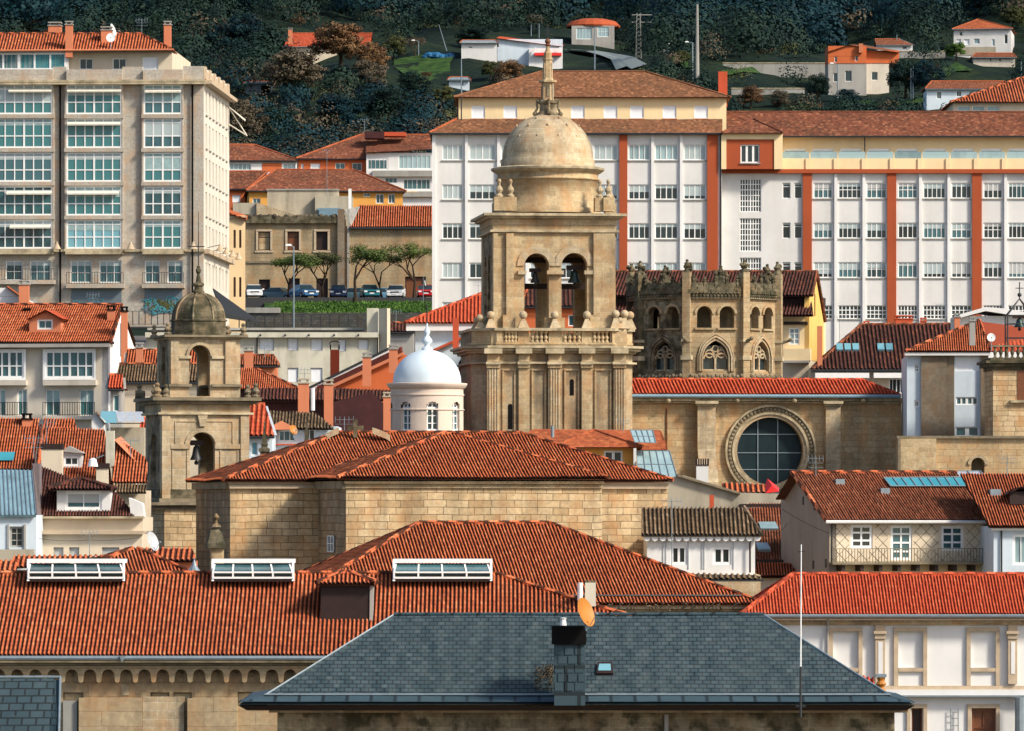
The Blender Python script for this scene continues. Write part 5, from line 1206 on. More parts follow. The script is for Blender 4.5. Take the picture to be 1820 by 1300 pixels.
# stone pedestals, balls and balusters round the platform
yaw6 = 6
peds = [(ur(x, 1.0), 1.0, w) for x, w in ((884, 22), (930, 19), (987, 24), (1043, 19), (1099, 30))]
for u, d, w in peds:
    MB().box(f, u-w*.0415/2*1.0, u+w*.0415/2, d-.5, d+.1, zq(614.5), zq(588.6)).build('pedestal', S, T)
for (x, y, d) in ((853, 566, -.4), (872, 560.5, .4), (930, 560.5, 1.1), (986, 560.5, 1.1), (1043, 560.5, 1.1), (1094, 558.5, 1.0), (1110, 558.5, .4), (1120, 561, -.6), (1102, 570, .9), (846, 570, -3), (862, 569, -2)):
    q = f.at(x, y, d-.2); MB().ball(q, R_(7.3 if y != 570 else 5.5), 14, 10).build('stone_ball', 'sandstone_pale', T)
    u = (q-f.o).dot(f.t); MB().frustum(f, u, d-.2, zq(583.5), q.z-R_(5), .42, .10).build('ball_base', 'sandstone_pale', T)
MB().plan(plan(.12), zq(588.3), zq(583.5))
def ring_wall(ov, w, z0, z1, name, mat):
    o_, i_ = plan(ov), plan(ov-w); m = MB()
    for k in range(8):
        j = (k+1) % 8; A_, B_, C_, E_ = o_[k], o_[j], i_[j], i_[k]; zz = lambda p, z: Vector((p.x, p.y, z))
        m.poly([zz(A_, z0), zz(B_, z0), zz(B_, z1), zz(A_, z1)]); m.poly([zz(E_, z0), zz(C_, z0), zz(C_, z1), zz(E_, z1)]); m.poly([zz(A_, z1), zz(B_, z1), zz(C_, z1), zz(E_, z1)]); m.poly([zz(A_, z0), zz(B_, z0), zz(C_, z0), zz(E_, z0)])
    return m.build(name, mat, T)
ring_wall(.18, .6, zq(588.3), zq(583.5), 'balustrade_rail', 'stone_trim'); ring_wall(.05, .4, zq(614.6), zq(609), 'balustrade_foot', S)
for (a, b_) in ((896, 919), (942, 974), (1000, 1033), (1053, 1082)):
    for k in range(4):
        u = ur(a+(b_-a)*(k+.5)/4, 1.1); q = f.pt(u, 1.1, 0); z0, z1 = zq(609), zq(588.5); h = z1-z0
        MB().lathe((q.x, q.y), [(.16, z0), (.16, z0+.1*h), (.07, z0+.2*h), (.15, z0+.42*h), (.06, z0+.75*h), (.15, z0+.9*h), (.15, z1)], 8).build('baluster', S, T)
for k in (1, 7): a, b_ = pl[k], pl[(k+1) % 8]; n_ = f.n; m = MB().plan([a, b_, b_-n_*.01-f.t*(.4 if k == 1 else -.4), a-n_*.4], zq(609), zq(588.5)); m.build('corner_panel', S, T)
a, b_ = pl[6], pl[7]; MB().plan([a, b_, b_+f.t*.4, a+f.t*.4], zq(609), zq(588.5)).build('corner_panel', 'sandstone_old', T)
# inside: floor, beams, bells
MB().box(f, .2, W-.2, -W+.2, -.2, zr(620), zr(598)).build('belfry_floor', 'sandstone_old', T)
for z in (zr(458), zr(505)): MB().box(f, 1, W-1, -4.9, -4.5, z-.2, z+.2).build('beam', 'wood_dark', T)
def bell(label, ff, x, y0, y1, d, wpx, mat):
    p = ff.at(x, y1, d); q = ff.at(x, y0, d); h = q.z-p.z; r = wpx/2*p.y/F; t = thing('bell', label, 'bell', p)
    MB().lathe((p.x, p.y), [(r, p.z), (r*.97, p.z+.08*h), (r*.70, p.z+.35*h), (r*.58, p.z+.65*h), (r*.50, p.z+.85*h), (r*.2, p.z+h), (0, p.z+h)], 18).build('body', mat, t, True)
    m = MB().tube(p+Z*h*.5, p-Z*.15, .05); m.ball(p-Z*.15, .13, 8, 5); m.build('clapper', 'dark_metal', t)
    MB().box(ff, (p-ff.o).dot(ff.t)-r*1.2, (p-ff.o).dot(ff.t)+r*1.2, d-.2, d+.2, p.z+h, p.z+h*1.35).build('yoke', 'wood_dark', t)
bell('dark bell hanging in the left arch of the great tower', f, 951, 484, 503, -1.6, 17, 'dark_metal'); bell('greenish bell hanging in the right arch of the great tower', f, 1021, 480, 503, -1.6, 24, 'bronze')

# ================= rose window front
b = Bld('cathedral_transept', 'sandstone cathedral wall with a great round window under a red tile roof', 'building', 1115, 428, 7)
f, T = b.f, b.T; CH = 'nave_stone'
uc, zc_ = f.uz(1369, 802); rg = f.uz(1428, 802)[0]-uc
u0, zt = f.uz(1112, 712); u1 = f.uz(1602, 712)[0]; zb = f.uz(1112, 890)[1]
# wall sheet pierced by a true circle
mb = MB(); K = 40; zlo, zhi = zc_-rg*1.45, zc_+rg*1.45; zhi = min(zhi, zt)
mb.poly([f.pt(u0, 0, zb), f.pt(uc-rg*1.3, 0, zb), f.pt(uc-rg*1.3, 0, zt), f.pt(u0, 0, zt)]); mb.poly([f.pt(uc+rg*1.3, 0, zb), f.pt(u1, 0, zb), f.pt(u1, 0, zt), f.pt(uc+rg*1.3, 0, zt)])
for s_, zz in ((1, zt), (-1, zb)):
    L = [-1.3]+[math.cos(math.pi*(1-i/K)) for i in range(K+1)]+[1.3]
    for a, c_ in zip(L, L[1:]):
        ha = s_*rg*math.sqrt(max(0, 1-min(1, abs(a))**2)); hc = s_*rg*math.sqrt(max(0, 1-min(1, abs(c_))**2))
        mb.poly([f.pt(uc+a*rg, 0, zc_+ha), f.pt(uc+c_*rg, 0, zc_+hc), f.pt(uc+c_*rg, 0, zz), f.pt(uc+a*rg, 0, zz)])
for i in range(2*K):
    a, c_ = math.pi*i/K, math.pi*(i+1)/K; q = [f.pt(uc+rg*math.cos(t), d, zc_+rg*math.sin(t)) for t, d in ((a, 0), (c_, 0), (c_, -1.2), (a, -1.2))]; mb.poly(q)
mb.poly([f.pt(u1, 0, zb), f.pt(u1, -14, zb), f.pt(u1, -14, zt), f.pt(u1, 0, zt)]); mb.poly([f.pt(u0, -14, zb), f.pt(u0, 0, zb), f.pt(u0, 0, zt), f.pt(u0, -14, zt)])
mb.poly([f.pt(u0, -14, zb), f.pt(u1, -14, zb), f.pt(u1, -14, zt), f.pt(u0, -14, zt)]); mb.poly([f.pt(u0, 0, zt), f.pt(u1, 0, zt), f.pt(u1, -14, zt), f.pt(u0, -14, zt)])
mb.build('wall', CH, T)
mb = MB(); mb.poly([f.pt(uc+rg*1.02*math.cos(math.pi*i/24), -.75, zc_+rg*1.02*math.sin(math.pi*i/24)) for i in range(48)]); w_ = mb.build('rose_window', 'rose_glass', T)
m = MB()
for k in (-.33, .27): m.box(f, uc+rg*k-.035, uc+rg*k+.035, -.74, -.66, zc_-rg*.95, zc_+rg*.95)
for k in (-.05, .5, -.55): m.box(f, uc-rg*.98*math.sqrt(1-k*k), uc+rg*.98*math.sqrt(1-k*k), -.74, -.68, zc_+rg*k-.03, zc_+rg*k+.03)
m.build('glazing_bar', 'zinc', w_)
for r0, r1, d0, d1, mt in ((1.0, 1.09, -.5, .08, 'sandstone_pale'), (1.09, 1.16, -.3, .22, 'stone_trim'), (1.17, 1.31, -.1, .12, 'sandstone'), (1.31, 1.37, -.05, .34, 'stone_trim')):
    mb = MB(); arch_ring(mb, f, uc, rg*r0, rg*r1, zc_, d0, d1, n=24, full=True); mb.build('rose_moulding', mt, T)
m = MB()
for i in range(64):
    t = 2*math.pi*i/64; q = f.pt(uc+rg*1.24*math.cos(t), .14, zc_+rg*1.24*math.sin(t)); m.ball(q, .16, 6, 4)
m.build('carved_band', 'stone_trim_dark', T)
for (a, c_, e) in ((1240, 1272, 1290), (1468, 1494, 1510)):
    MB().pbox(f, a, 722, c_, 900, 0, .85).build('buttress', 'sandstone_pale', T); MB().pbox(f, a-4, 713, c_+5, 718, 0, 1.25).build('capital', 'stone_trim', T); MB().pbox(f, a-2, 718.2, c_+2, 721.8, 0, 1.0).build('capital', 'stone_trim', T)
u, z = f.uz(1240, 820, .85); u2 = f.uz(1272, 820, .85)[0]; sfb = f.side(u, True)
MB().prism(sfb, [(-.8, z-3), (-.8, z+1.0), (-2.4, z-1.6), (-2.4, z-3)], 0, u2-u).build('buttress_foot', 'sandstone_pale', T)
b.pb('cornice', 'stone_trim', [(1113, 707, 1612, 713.5)], 0, .55); b.pb('cornice', 'stone_trim', [(1112, 713.7, 1606, 717.5)], 0, .3)
A, B = f.at(1116, 701, .9), f.at(1600, 703, .9)
t_, bb, n = up_normal(A, B, 20); C_, D_ = hit(1532, 676, A, n), hit(1120, 676, A, n)
B2 = C_+bb*((C_-A).dot(bb)); B2.z = A.z
roof(T, [[A, B, C_, D_], [B, B2, C_]], 'tile_red', pitch=.275, row=.5, amp=.105); ridge(T, [(D_, C_), (C_, B)], 'tile_red', .14)
m = MB().tube(f.at(1114, 704, 1.05), f.at(1601, 705, 1.05), .14, 8); m.build('gutter', 'blue_gutter', T)
m = MB()
for x in (1188, 1310, 1412, 1534): m.ball(f.at(x, 712, .9), .2, 8, 5); 
m.build('gargoyle', 'sandstone_pale', T)
m = MB().tube(f.at(1185, 726, .08), f.at(1185, 860, .08), .05); m.build('drainpipe', 'wood_brown', T)
f2 = Fac(1595, 404, 0); t = thing('stone_terrace_wall', 'weathered sandstone wall with a small round opening at far right', 'wall', near(1700, 404))
mb = MB(); u0, z1 = f2.uz(1596, 780); u1 = f2.uz(1960, 780)[0]; z0 = f2.uz(1596, 900)[1]; uh = f2.uz(1738, 830)[0]
arch_wall(mb, f2, u0, u1, z0, z1, -1.5, 0, [(uh, .48, z0, f2.uz(1738, 826)[1])], n=12); mb.build('wall', CH, t)
MB().box(f2, uh-.7, uh+.7, -1.6, -1.0, z0, z1-.3).build('recess', 'stone_trim_dark', t); mb = MB(); arch_ring(mb, f2, uh, .5, .72, f2.uz(1738, 826)[1], 0, .12); mb.build('arch_ring', 'sandstone_pale', t)
MB().pbox(f2, 1594, 775, 1960, 779.6, -1.6, .25).build('coping', 'stone_trim_dark', t); MB().pbox(f2, 1600, 780, 1664, 895, 0, .35).build('buttress', 'sandstone', t); MB().pbox(f2, 1596, 780, 1601, 895, .0, .5).build('edge', 'stone_trim_dark', t)

# ================= octagonal crossing lantern
Dc = 452; s8 = 103*Dc/F; th0 = R(7.5); Ri = s8*1.2071
cc = Fac(1272, Dc, 7.5).pt(0, -Ri, 0); T = thing('crossing_lantern', 'octagonal gothic lantern tower with mossy crocketed parapet', 'tower', Vector((cc.x, cc.y, gz(10, Dc))))
zc = lambda y: (CY-y)/F*Dc
def faceframe(k, r=Ri):
    a = th0+k*math.pi/4; g_ = Fac(0, 1); g_.yaw = a; g_.t = Vector((math.cos(a), math.sin(a), 0)); g_.n = Vector((math.sin(a), -math.cos(a), 0)); g_.o = Vector((cc.x, cc.y, 0))+g_.n*r; g_.holes = []; return g_
h8 = s8/2
for k in range(8):
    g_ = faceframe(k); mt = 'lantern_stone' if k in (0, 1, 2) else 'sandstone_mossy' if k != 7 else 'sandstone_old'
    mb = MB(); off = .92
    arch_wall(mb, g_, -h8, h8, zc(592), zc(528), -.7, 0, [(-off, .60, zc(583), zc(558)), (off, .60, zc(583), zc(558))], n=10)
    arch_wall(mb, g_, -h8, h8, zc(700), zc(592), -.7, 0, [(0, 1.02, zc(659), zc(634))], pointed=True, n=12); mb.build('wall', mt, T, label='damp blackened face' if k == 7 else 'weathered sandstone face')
    if k in (0, 1, 7, 6, 2):
        for s_ in (-1, 1): mb = MB(); arch_ring(mb, g_, off*s_, .62, .82, zc(558), 0, .14, n=10); mb.build('arch_moulding', 'lantern_stone', T); MB().box(g_, off*s_-.8, off*s_+.8, 0, .2, zc(586.5), zc(583.2)).build('arch_sill', 'lantern_stone', T)
        # pointed hood moulds and tracery
        def parch(r, n=12): return [(r*w, zc(634)+r*.72*math.sqrt(max(0, 4-(abs(w)+1)**2))) for w in [-1+2*i/n for i in range(n+1)]]
        for r0, r1, dd in ((1.04, 1.16, .12), (1.22, 1.36, .22), (1.42, 1.5, .16)):
            mb = MB(); p0, p1 = parch(r0), parch(r1)
            for i in range(12): mb.prism(g_, [p0[i], p1[i], p1[i+1], p0[i+1]], 0, dd)
            for s_ in (-1, 1): mb.box(g_, min(s_*r0, s_*r1), max(s_*r0, s_*r1), 0, dd, zc(660), zc(634))
            mb.build('hood_mould', 'sandstone_pale' if k != 7 else 'sandstone_old', T)
        wn = MB().box(g_, -1.0, 1.0, -.5, -.45, zc(659), zc(615)).build('gothic_window', 'glass_dark', T)
        mb = MB(); mb.box(g_, -.08, .08, -.42, -.15, zc(659), zc(636)); mb.box(g_, -1, 1, -.42, -.2, zc(659), zc(656.5))
        for s_ in (-1, 1):
            arch_ring(mb, g_, s_*.5, .38, .5, zc(638), -.42, -.15, n=8); arch_ring(mb, g_, s_*.48, .26, .36, zc(629), -.42, -.18, n=6, full=True)
            mb.prism(g_, [(0, zc(633)), (.09, zc(633)), (.09+s_*.42, zc(619)), (s_*.42, zc(619))], -.42, -.18)
        arch_ring(mb, g_, 0, .20, .29, zc(620), -.42, -.18, n=6, full=True); mb.build('tracery', 'sandstone_pale', wn)
    # cornice, scaled parapet and crockets
    hw = h8+.25; MB().box(g_, -hw+.2, hw-.2, -.7, .28, zc(531), zc(528.2)).build('cornice', 'stone_trim_dark', T)
    mb = MB(); 
    for j in range(16):
        u = -h8+.15+j*(s8-.3)/15; mb.ball(g_.pt(u, .3, zc(526)), .14, 6, 4)
    mb.prism(g_.side(-h8), [(-.2, zc(527)), (-.35, zc(520)), (.1, zc(507)), (.5, zc(507)), (.5, zc(527))], 0, s8)
    mb.build('eaves_tiles', 'sandstone_mossy', T)
    rg_ = random.Random(k); mb = MB()
    for r_ in range(3):
        for j in range(14):
            u = -h8+.2+(j+.5*(r_ % 2))*(s8-.4)/14; y = 518-5*r_; dd = .34-.13*r_; mb.prism(g_, [(u-.15, zc(y+3)), (u, zc(y+5)), (u+.15, zc(y+3)), (u+.15, zc(y-3)), (u-.15, zc(y-3))], dd-.2, dd+rg_.uniform(.05, .14))
    mb.build('scale_tiles', 'sandstone_mossy', T)
    for j in range(5):
        u = -h8+.55+j*(s8-1.1)/4; z = zc(508); hh_ = rg_.uniform(.55, .85)*(1.25 if j == 2 or k % 2 == 0 and j == 3 else 1); q = g_.pt(u, 0, 0); mb = MB()
        mb.lathe((q.x, q.y), [(.2, z-.1), (.22, z+.15), (.13, z+.3), (.2, z+.5*hh_+.1), (.1, z+.75*hh_), (.17, z+.9*hh_), (.06, z+hh_+.1), (0, z+hh_+.2)], 7)
        for e in range(3): mb.ball(q+Vector((rg_.uniform(-.2, .2), rg_.uniform(-.15, .15), z+hh_*rg_.uniform(.3, .9))), .12, 5, 4)
        mb.build('crocket', 'sandstone_mossy', T)
    mb = MB(); mb.box(g_, -h8, h8, -.25, .05, zc(507.5), zc(502)); mb.build('parapet', 'sandstone_mossy', T)
    # corner buttress with finial
    a = th0+(k+.5)*math.pi/4; n_ = Vector((math.sin(a), -math.cos(a), 0)); q = Vector((cc.x, cc.y, 0))+n_*(Ri/math.cos(math.pi/8)); mt = 'lantern_stone' if k in (0, 1, 7) else 'sandstone_mossy'
    mb = MB(); mb.abox((q.x, q.y, zc(700)), .62, .75, zc(484)-zc(700), math.degrees(a)); mb.build('buttress', mt if k != 6 else 'sandstone_mossy', T)
    MB().abox((q.x, q.y, zc(640)), .85, .95, .35, math.degrees(a)).build('ledge', 'stone_trim', T); MB().abox((q.x, q.y, zc(608)), .75, .9, .22, math.degrees(a)).build('ledge', 'stone_trim', T)
    mb = MB(); z = zc(484); mb.lathe((q.x, q.y), [(.4, z), (.3, z+.15), (.2, z+.3), (.33, z+.5), (.2, z+.65), (.1, z+.85), (.16, z+.95), (0, z+1.05)], 7)
    for e in range(9): mb.ball(q+Vector((rg_.uniform(-.35, .35), rg_.uniform(-.3, .3), z+rg_.uniform(.1, .75))), .15, 5, 4)
    mb.build('finial', 'sandstone_mossy', T)
    if k in (7, 0, 1): mb = MB(); d_ = n_; mb.tube(q+d_*.3+Z*zc(607), q+d_*1.1+Z*zc(603), .16, 6, .1); mb.ball(q+d_*1.1+Z*zc(602), .17, 6, 5); mb.build('gargoyle', 'stone_trim_dark', T)
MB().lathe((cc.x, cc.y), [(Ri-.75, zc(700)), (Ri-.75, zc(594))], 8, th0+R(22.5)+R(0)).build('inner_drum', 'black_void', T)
MB().lathe((cc.x, cc.y), [(Ri-.1, zc(594)), (0, zc(594))], 8, th0+R(22.5)).build('gallery_floor', 'sandstone_old', T); MB().lathe((cc.x, cc.y), [(Ri-.1, zc(527.5)), (0, zc(520))], 8, th0+R(22.5)).build('vault', 'sandstone_old', T)
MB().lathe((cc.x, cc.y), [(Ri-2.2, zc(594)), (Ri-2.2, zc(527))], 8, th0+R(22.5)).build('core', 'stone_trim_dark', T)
m = MB()
for k in (0, 1, 7): 
    g_ = faceframe(k)
    for j in range(13): m.ball(g_.pt(-h8+.3+j*(s8-.6)/12, .5, zc(668+2*((j*7) % 2))), .17, 6, 4)
m.build('lower_cornice', 'stone_trim_dark', T)

# ================= yellow house behind the lantern
D = 482; b = Bld('yellow_gabled_house', 'yellow gabled house with dark tile roof behind the octagonal lantern', 'house', 1438, D, -10)
f, T = b.f, b.T
b.win(1402, 583, 1421, 613, cols=2, rows=3, glass='glass_pale', recess=.12, fw=.12, mull=.08)
b.wall(1060, 558, 1438, 640, 12, 'yellow_wall'); b.wall(1060, 524, 1438, 540, 12, 'wood_dark', d=-.9, name='attic_wall'); b.wall(1075, 640, 1438, 720, 12, 'cream_wall', d=-.05, name='lower_wall')
A, B = f.at(1060, 526.5, .4), f.at(1443, 526.5, .4); t_, bb, n = up_normal(A, B, 24); C_ = hit(1452, 484, A, n); D_ = hit(1060, 484, A, n)
E_ = C_+bb*6.2; E_.z = P(0, 574, 495).z; G_ = D_+bb*6.2; G_.z = E_.z
roof(T, [[A, B, C_, D_], [E_, G_, D_, C_]], 'tile_dark', pitch=.28, row=.5, amp=.10); ridge(T, [(D_, C_), (B, C_), (C_, E_)], 'tile_brown', .15)
A, B = f.at(1060, 562, 1.5), f.at(1446, 562, 1.5); t_, bb, n = up_normal(A, B, 24); roof(T, [[A, B, hit(1443, 537, A, n), hit(1060, 537, A, n)]], 'tile_dark', pitch=.28, row=.5, amp=.10, name='lower_roof')
g_ = f.side(f.uz(1438, 600)[0], True); zb = P(0, 640, D).z
pk = (C_-g_.o).dot(g_.t); ek = (E_-g_.o).dot(g_.t); z1_ = P(0, 526, D).z
MB().prism(g_, [(.0, zb), (ek-.3, zb), (ek-.3, E_.z-.1), (pk, C_.z-.25), (0, z1_-.3)], -.4, .02).build('gable_wall', 'gable_yellow', T)
chimney('', 1457, 478, 580, 640, .42, 'salmon_chimney', T=T, capstyle=None)
m = MB()
for k in range(2): m.box(g_, pk-.9+k*.5, pk-.75+k*.5, .02, .05, C_.z-3.8, C_.z-1.6-k*.3)
m.build('vent_slit', 'wood_dark', T)
b.pb('balcony', 'yellow_wall', [(1392, 620, 1440, 641)], 0, .9); b.pb('beam', 'wood_dark', [(1393, 572, 1435, 577)], 0, .3)
b.pb('cornice', 'grey_wall', [(1392, 641.3, 1437, 645)], 0, 1.1)
# buildings seen past the belfry: dim wall with lean-to roofs
house('brick_red_annex', 'brick-red annex seen through the great tower arches', 'house', 925, 1060, 545, 640, 455, 0, 'orange_wall', 'tile_dark', (940, 512), (1050, 512), 24, tp=.34, wins=[(1010, 560, 1030, 580, wk)])
# ================= church with stepped hip roofs
b = Bld('church', 'stone church with stepped orange hip roofs in the middle of the photo', 'church', 410, 296, 11)
f, T = b.f, b.T
A, B = f.at(396, 854, .5), f.at(1196, 858, .5)
def hip2(T, A, B, r1, r2, slope, mat, faces='fblr', **k):
    B = Vector((B.x, B.y, A.z)); R1, R2, A2, B2 = hip_pts(A, B, r1, r2, slope); fs = []
    if 'f' in faces: fs.append([A, B, R2, R1])
    if 'b' in faces: fs.append([B2, A2, R1, R2])
    if 'l' in faces: fs.append([A2, A, R1])
    if 'r' in faces: fs.append([B, B2, R2])
    roof(T, fs, mat, **k); ridge(T, [s for s, q in (((R1, R2), 'f'), ((A, R1), 'l'), ((A2, R1), 'l'), ((B, R2), 'r'), ((B2, R2), 'r')) if q in faces and (s[0]-s[1]).length > .3], mat, .12); return R1, R2, A2, B2
R1, R2, A2, B2 = hip2(T, A, B, (603, 770), (925, 771), 20, 'tile_church', pitch=.17, row=.40, amp=.07)
dep = (A2-A).length-1.0
u0, z1 = f.uz(409, 857); u1 = f.uz(1187, 857)[0]; zb = gz(0, 296)-1; p = f.pt
MB().poly([p(u0, 0, zb), p(u1, 0, zb), p(u1, 0, z1), p(u0, 0, z1)]).poly([p(u1, 0, zb), p(u1, -dep, zb), p(u1, -dep, z1), p(u1, 0, z1)]).poly([p(u0, -dep, z1), p(u1, -dep, z1), p(u1, -dep, zb), p(u0, -dep, zb)]).build('wall', 'church_stone', T)
MB().poly([p(u0, -dep, zb), p(u0, 0, zb), p(u0, 0, z1), p(u0, -dep, z1)]).build('side_wall', 'church_stone_shade', T, label='dark weathered side wall')
b.pb('cornice', 'sand_trim', [(406, 857.3, 1190, 862), (408, 862.2, 1188, 869)], 0, .22)
m = MB().box(f.side(u0, False), -dep, 0, 0, .25, z1-.35, z1); m.build('cornice', 'stone_trim_dark', T)
g = Fac(615, 287.5, 11)
A, B = g.at(600, 850, .5), g.at(1082, 852, .5)
r1, r2, a2, b2 = hip2(T, A, B, (790, 771), (803, 771), 20, 'tile_church', pitch=.17, row=.40, amp=.07)
u0, z1 = g.uz(615, 855); u1 = g.uz(1070, 855)[0]; q = g.pt
MB().poly([q(u0, 0, zb), q(u1, 0, zb), q(u1, 0, z1), q(u0, 0, z1)]).poly([q(u1, 0, zb), q(u1, -9, zb), q(u1, -9, z1), q(u1, 0, z1)]).build('wall', 'church_stone', T)
MB().poly([q(u0, -9, zb), q(u0, 0, zb), q(u0, 0, z1), q(u0, -9, z1)]).build('side_wall', 'church_stone_shade', T)
for r_ in ((612, 855.3, 1074, 860, 0, .3), (614, 860.2, 1071, 868, 0, .12)): MB().pbox(g, *r_[:4], r_[4], r_[5]).build('cornice', 'sandstone', T)
sg = g.side(u0, False); MB().box(sg, -9, .1, 0, .2, z1-.4, z1).build('cornice', 'stone_trim_dark', T)
wn = MB().box(sg, -5.4, -3.4, .02, .06, P(0, 983, 287).z, P(0, 953, 287).z).build('side_window', 'glass_dark', T)
m = MB(); m.box(sg, -5.4, -3.4, .06, .11, P(0, 968.5, 287).z, P(0, 967, 287).z); m.box(sg, -5.4, -3.4, .06, .11, P(0, 983, 287).z, P(0, 981.5, 287).z); m.box(sg, -5.4, -3.4, .06, .11, P(0, 954.5, 287).z, P(0, 953, 287).z)
for a_ in (-5.4, -4.45, -3.5): m.box(sg, a_, a_+.1, .06, .12, P(0, 983, 287).z, P(0, 953, 287).z)
m.build('frame', 'white_paint', wn)
# mortar-patched slab of moss where the next roof meets the wall
# ---------------- cross and scrolls on the church roof
t = thing('stone_cross', 'squat mossy stone cross on the church roof ridge', 'cross', P(631, 772, 303)); w = Fac(631, 303)
m = MB(); m.pbox(w, 627.5, 746, 635, 778, -.12, .12); m.build('upright', 'sandstone_mossy', t); MB().pbox(w, 617, 757, 646, 765, -.11, .11).build('arms', 'sandstone_mossy', t)
for lb, x0, x1, s_ in (('curved stone scroll left of the stone cross', 578, 602, 1), ('curved stone scroll right of the stone cross', 662, 693, -1)):
    t = thing('stone_scroll', lb, 'ornament', P((x0+x1)/2, 778, 303)); m = MB(); K = 8; ring = []
    for i in range(K+1):
        k = i/K; x = x0+(x1-x0)*k; kk = k if s_ > 0 else 1-k; y = 778-14*kk**.7; c_ = w.at(x, y, 0); ring.append([c_+Vector((0, -.25, -.22)), c_+Vector((0, .25, -.22)), c_+Vector((0, .25, .12)), c_+Vector((0, -.25, .12))])
    m.hull(ring); m.ball(w.at(x0 if s_ < 0 else x1, 764 if s_ < 0 else 764, 0)+Vector((0, 0, -.1)), .2, 8, 5) if 0 else None; m.build('scroll', 'sandstone_pale', t)

# ================= white domed lantern
D = 312; cx = (758-CX)/F*D; cy = D+2.1; q_ = lambda px: px*D/F; z_ = lambda y: (CY-y)/F*D
T = thing('domed_lantern', 'round pink lantern drum with smooth white dome and arched windows', 'cupola', Vector((cx, cy, z_(790))))
rw = q_(65); n8 = 8; mb = MB(); KS = 48; wa = [R(-90+10+45*k) for k in range(8)]; ww = q_(11)/rw
z0, zs, zt_ = z_(766), z_(725), z_(690)
for i in range(KS*2):
    a0, a1 = 2*math.pi*i/(KS*2), 2*math.pi*(i+1)/(KS*2); am = (a0+a1)/2
    dd = min(abs((am-w+math.pi) % (2*math.pi)-math.pi) for w in wa); pt = lambda a, z, r=rw: Vector((cx+r*math.cos(a), cy+r*math.sin(a), z))
    def ws(za, zb_): mb.poly([pt(a0, za), pt(a1, za), pt(a1, zb_), pt(a0, zb_)])
    if dd < ww:
        top = zs+math.sqrt(max(0, 1-(dd/ww)**2))*q_(11); ws(z_(790), z0); ws(top, zt_)
        mb.poly([pt(a0, top), pt(a1, top), pt(a1, top, rw-.35), pt(a0, top, rw-.35)])
        mb.poly([pt(a0, z0), pt(a1, z0), pt(a1, z0, rw-.35), pt(a0, z0, rw-.35)])
    else: ws(z_(790), zt_)
for w in wa:
    for s_ in (-1, 1): a = w+s_*ww; mb.poly([pt(a, z0), pt(a, z0, rw-.35), pt(a, zs), pt(a, zs+.01, rw-.35)][:4] if 0 else [pt(a, z0), pt(a, z0, rw-.35), pt(a, zs, rw-.35), pt(a, zs)])
mb.build('drum', 'pink_lantern', T)
for w in wa:
    d_ = Vector((math.cos(w), math.sin(w), 0)); ff = Fac(0, 1); ff.n = d_; ff.t = Z.cross(d_); ff.o = Vector((cx, cy, 0))+d_*(rw-.26); ff.holes = []; hw = q_(10.2)
    o = MB(); K = 8; o.poly([ff.pt(-hw, 0, z0), ff.pt(hw, 0, z0), ff.pt(hw, 0, zs)]+[ff.pt(hw*math.cos(math.pi*i/K), 0, zs+hw*math.sin(math.pi*i/K)) for i in range(1, K)]+[ff.pt(-hw, 0, zs)]); wn = o.build('arched_window', 'glass', T)
    m = MB(); arch_ring(m, ff, 0, hw*.82, hw*1.02, zs, .01, .08, n=8)
    for s_ in (-1, 1): m.box(ff, min(s_*hw*.8, s_*hw), max(s_*hw*.8, s_*hw), .01, .08, z0, zs)
    m.box(ff, -.04, .04, .01, .07, z0, zs+hw*.85); m.box(ff, -hw, hw, .01, .12, z0, z0+.1); m.box(ff, -hw, hw, .01, .09, zs-.07, zs+.05)
    for k in (.33, .66): m.box(ff, -hw, hw, .01, .06, z0+(zs-z0)*k-.025, z0+(zs-z0)*k+.025)
    m.build('frame', 'white_paint', wn)
MB().lathe((cx, cy), [(rw, z_(729)), (rw+.06, z_(728.5)), (rw+.06, z_(727)), (rw, z_(726.5))], 48).build('string_course', 'pink_lantern', T)
MB().lathe((cx, cy), [(rw, z_(703)), (rw+.05, z_(702.5)), (rw+.05, z_(700)), (rw, z_(699.5)), (rw, z_(691)), (rw+.1, z_(689)), (q_(70.5), z_(686)), (q_(72), z_(683)), (q_(72), z_(680.5)), (q_(62), z_(679.5))], 56).build('cornice', 'pink_lantern', T)
rd = q_(61); pr = [(rd, z_(681)), (rd, z_(678))]+[(rd*math.cos(math.pi/2*i/16), z_(678)+(z_(620)-z_(678))*math.sin(math.pi/2*i/16)) for i in range(1, 16)]+[(q_(6), z_(619.5))]
MB().lathe((cx, cy), pr, 56).build('dome', 'dome_white', T, True)
MB().lathe((cx, cy), [(q_(r), z_(y)) for r, y in ((10, 621), (9.5, 617), (5, 615), (4, 611), (9, 607), (9.5, 603), (5, 597), (3, 594), (5.5, 590), (5.5, 587), (2, 580), (1, 573), (0, 571))], 18).build('finial', 'dome_white', T, True)
MB().tube((cx, cy, z_(572)), (cx, cy, z_(536)), .03).build('lightning_rod', 'dark_metal', T)

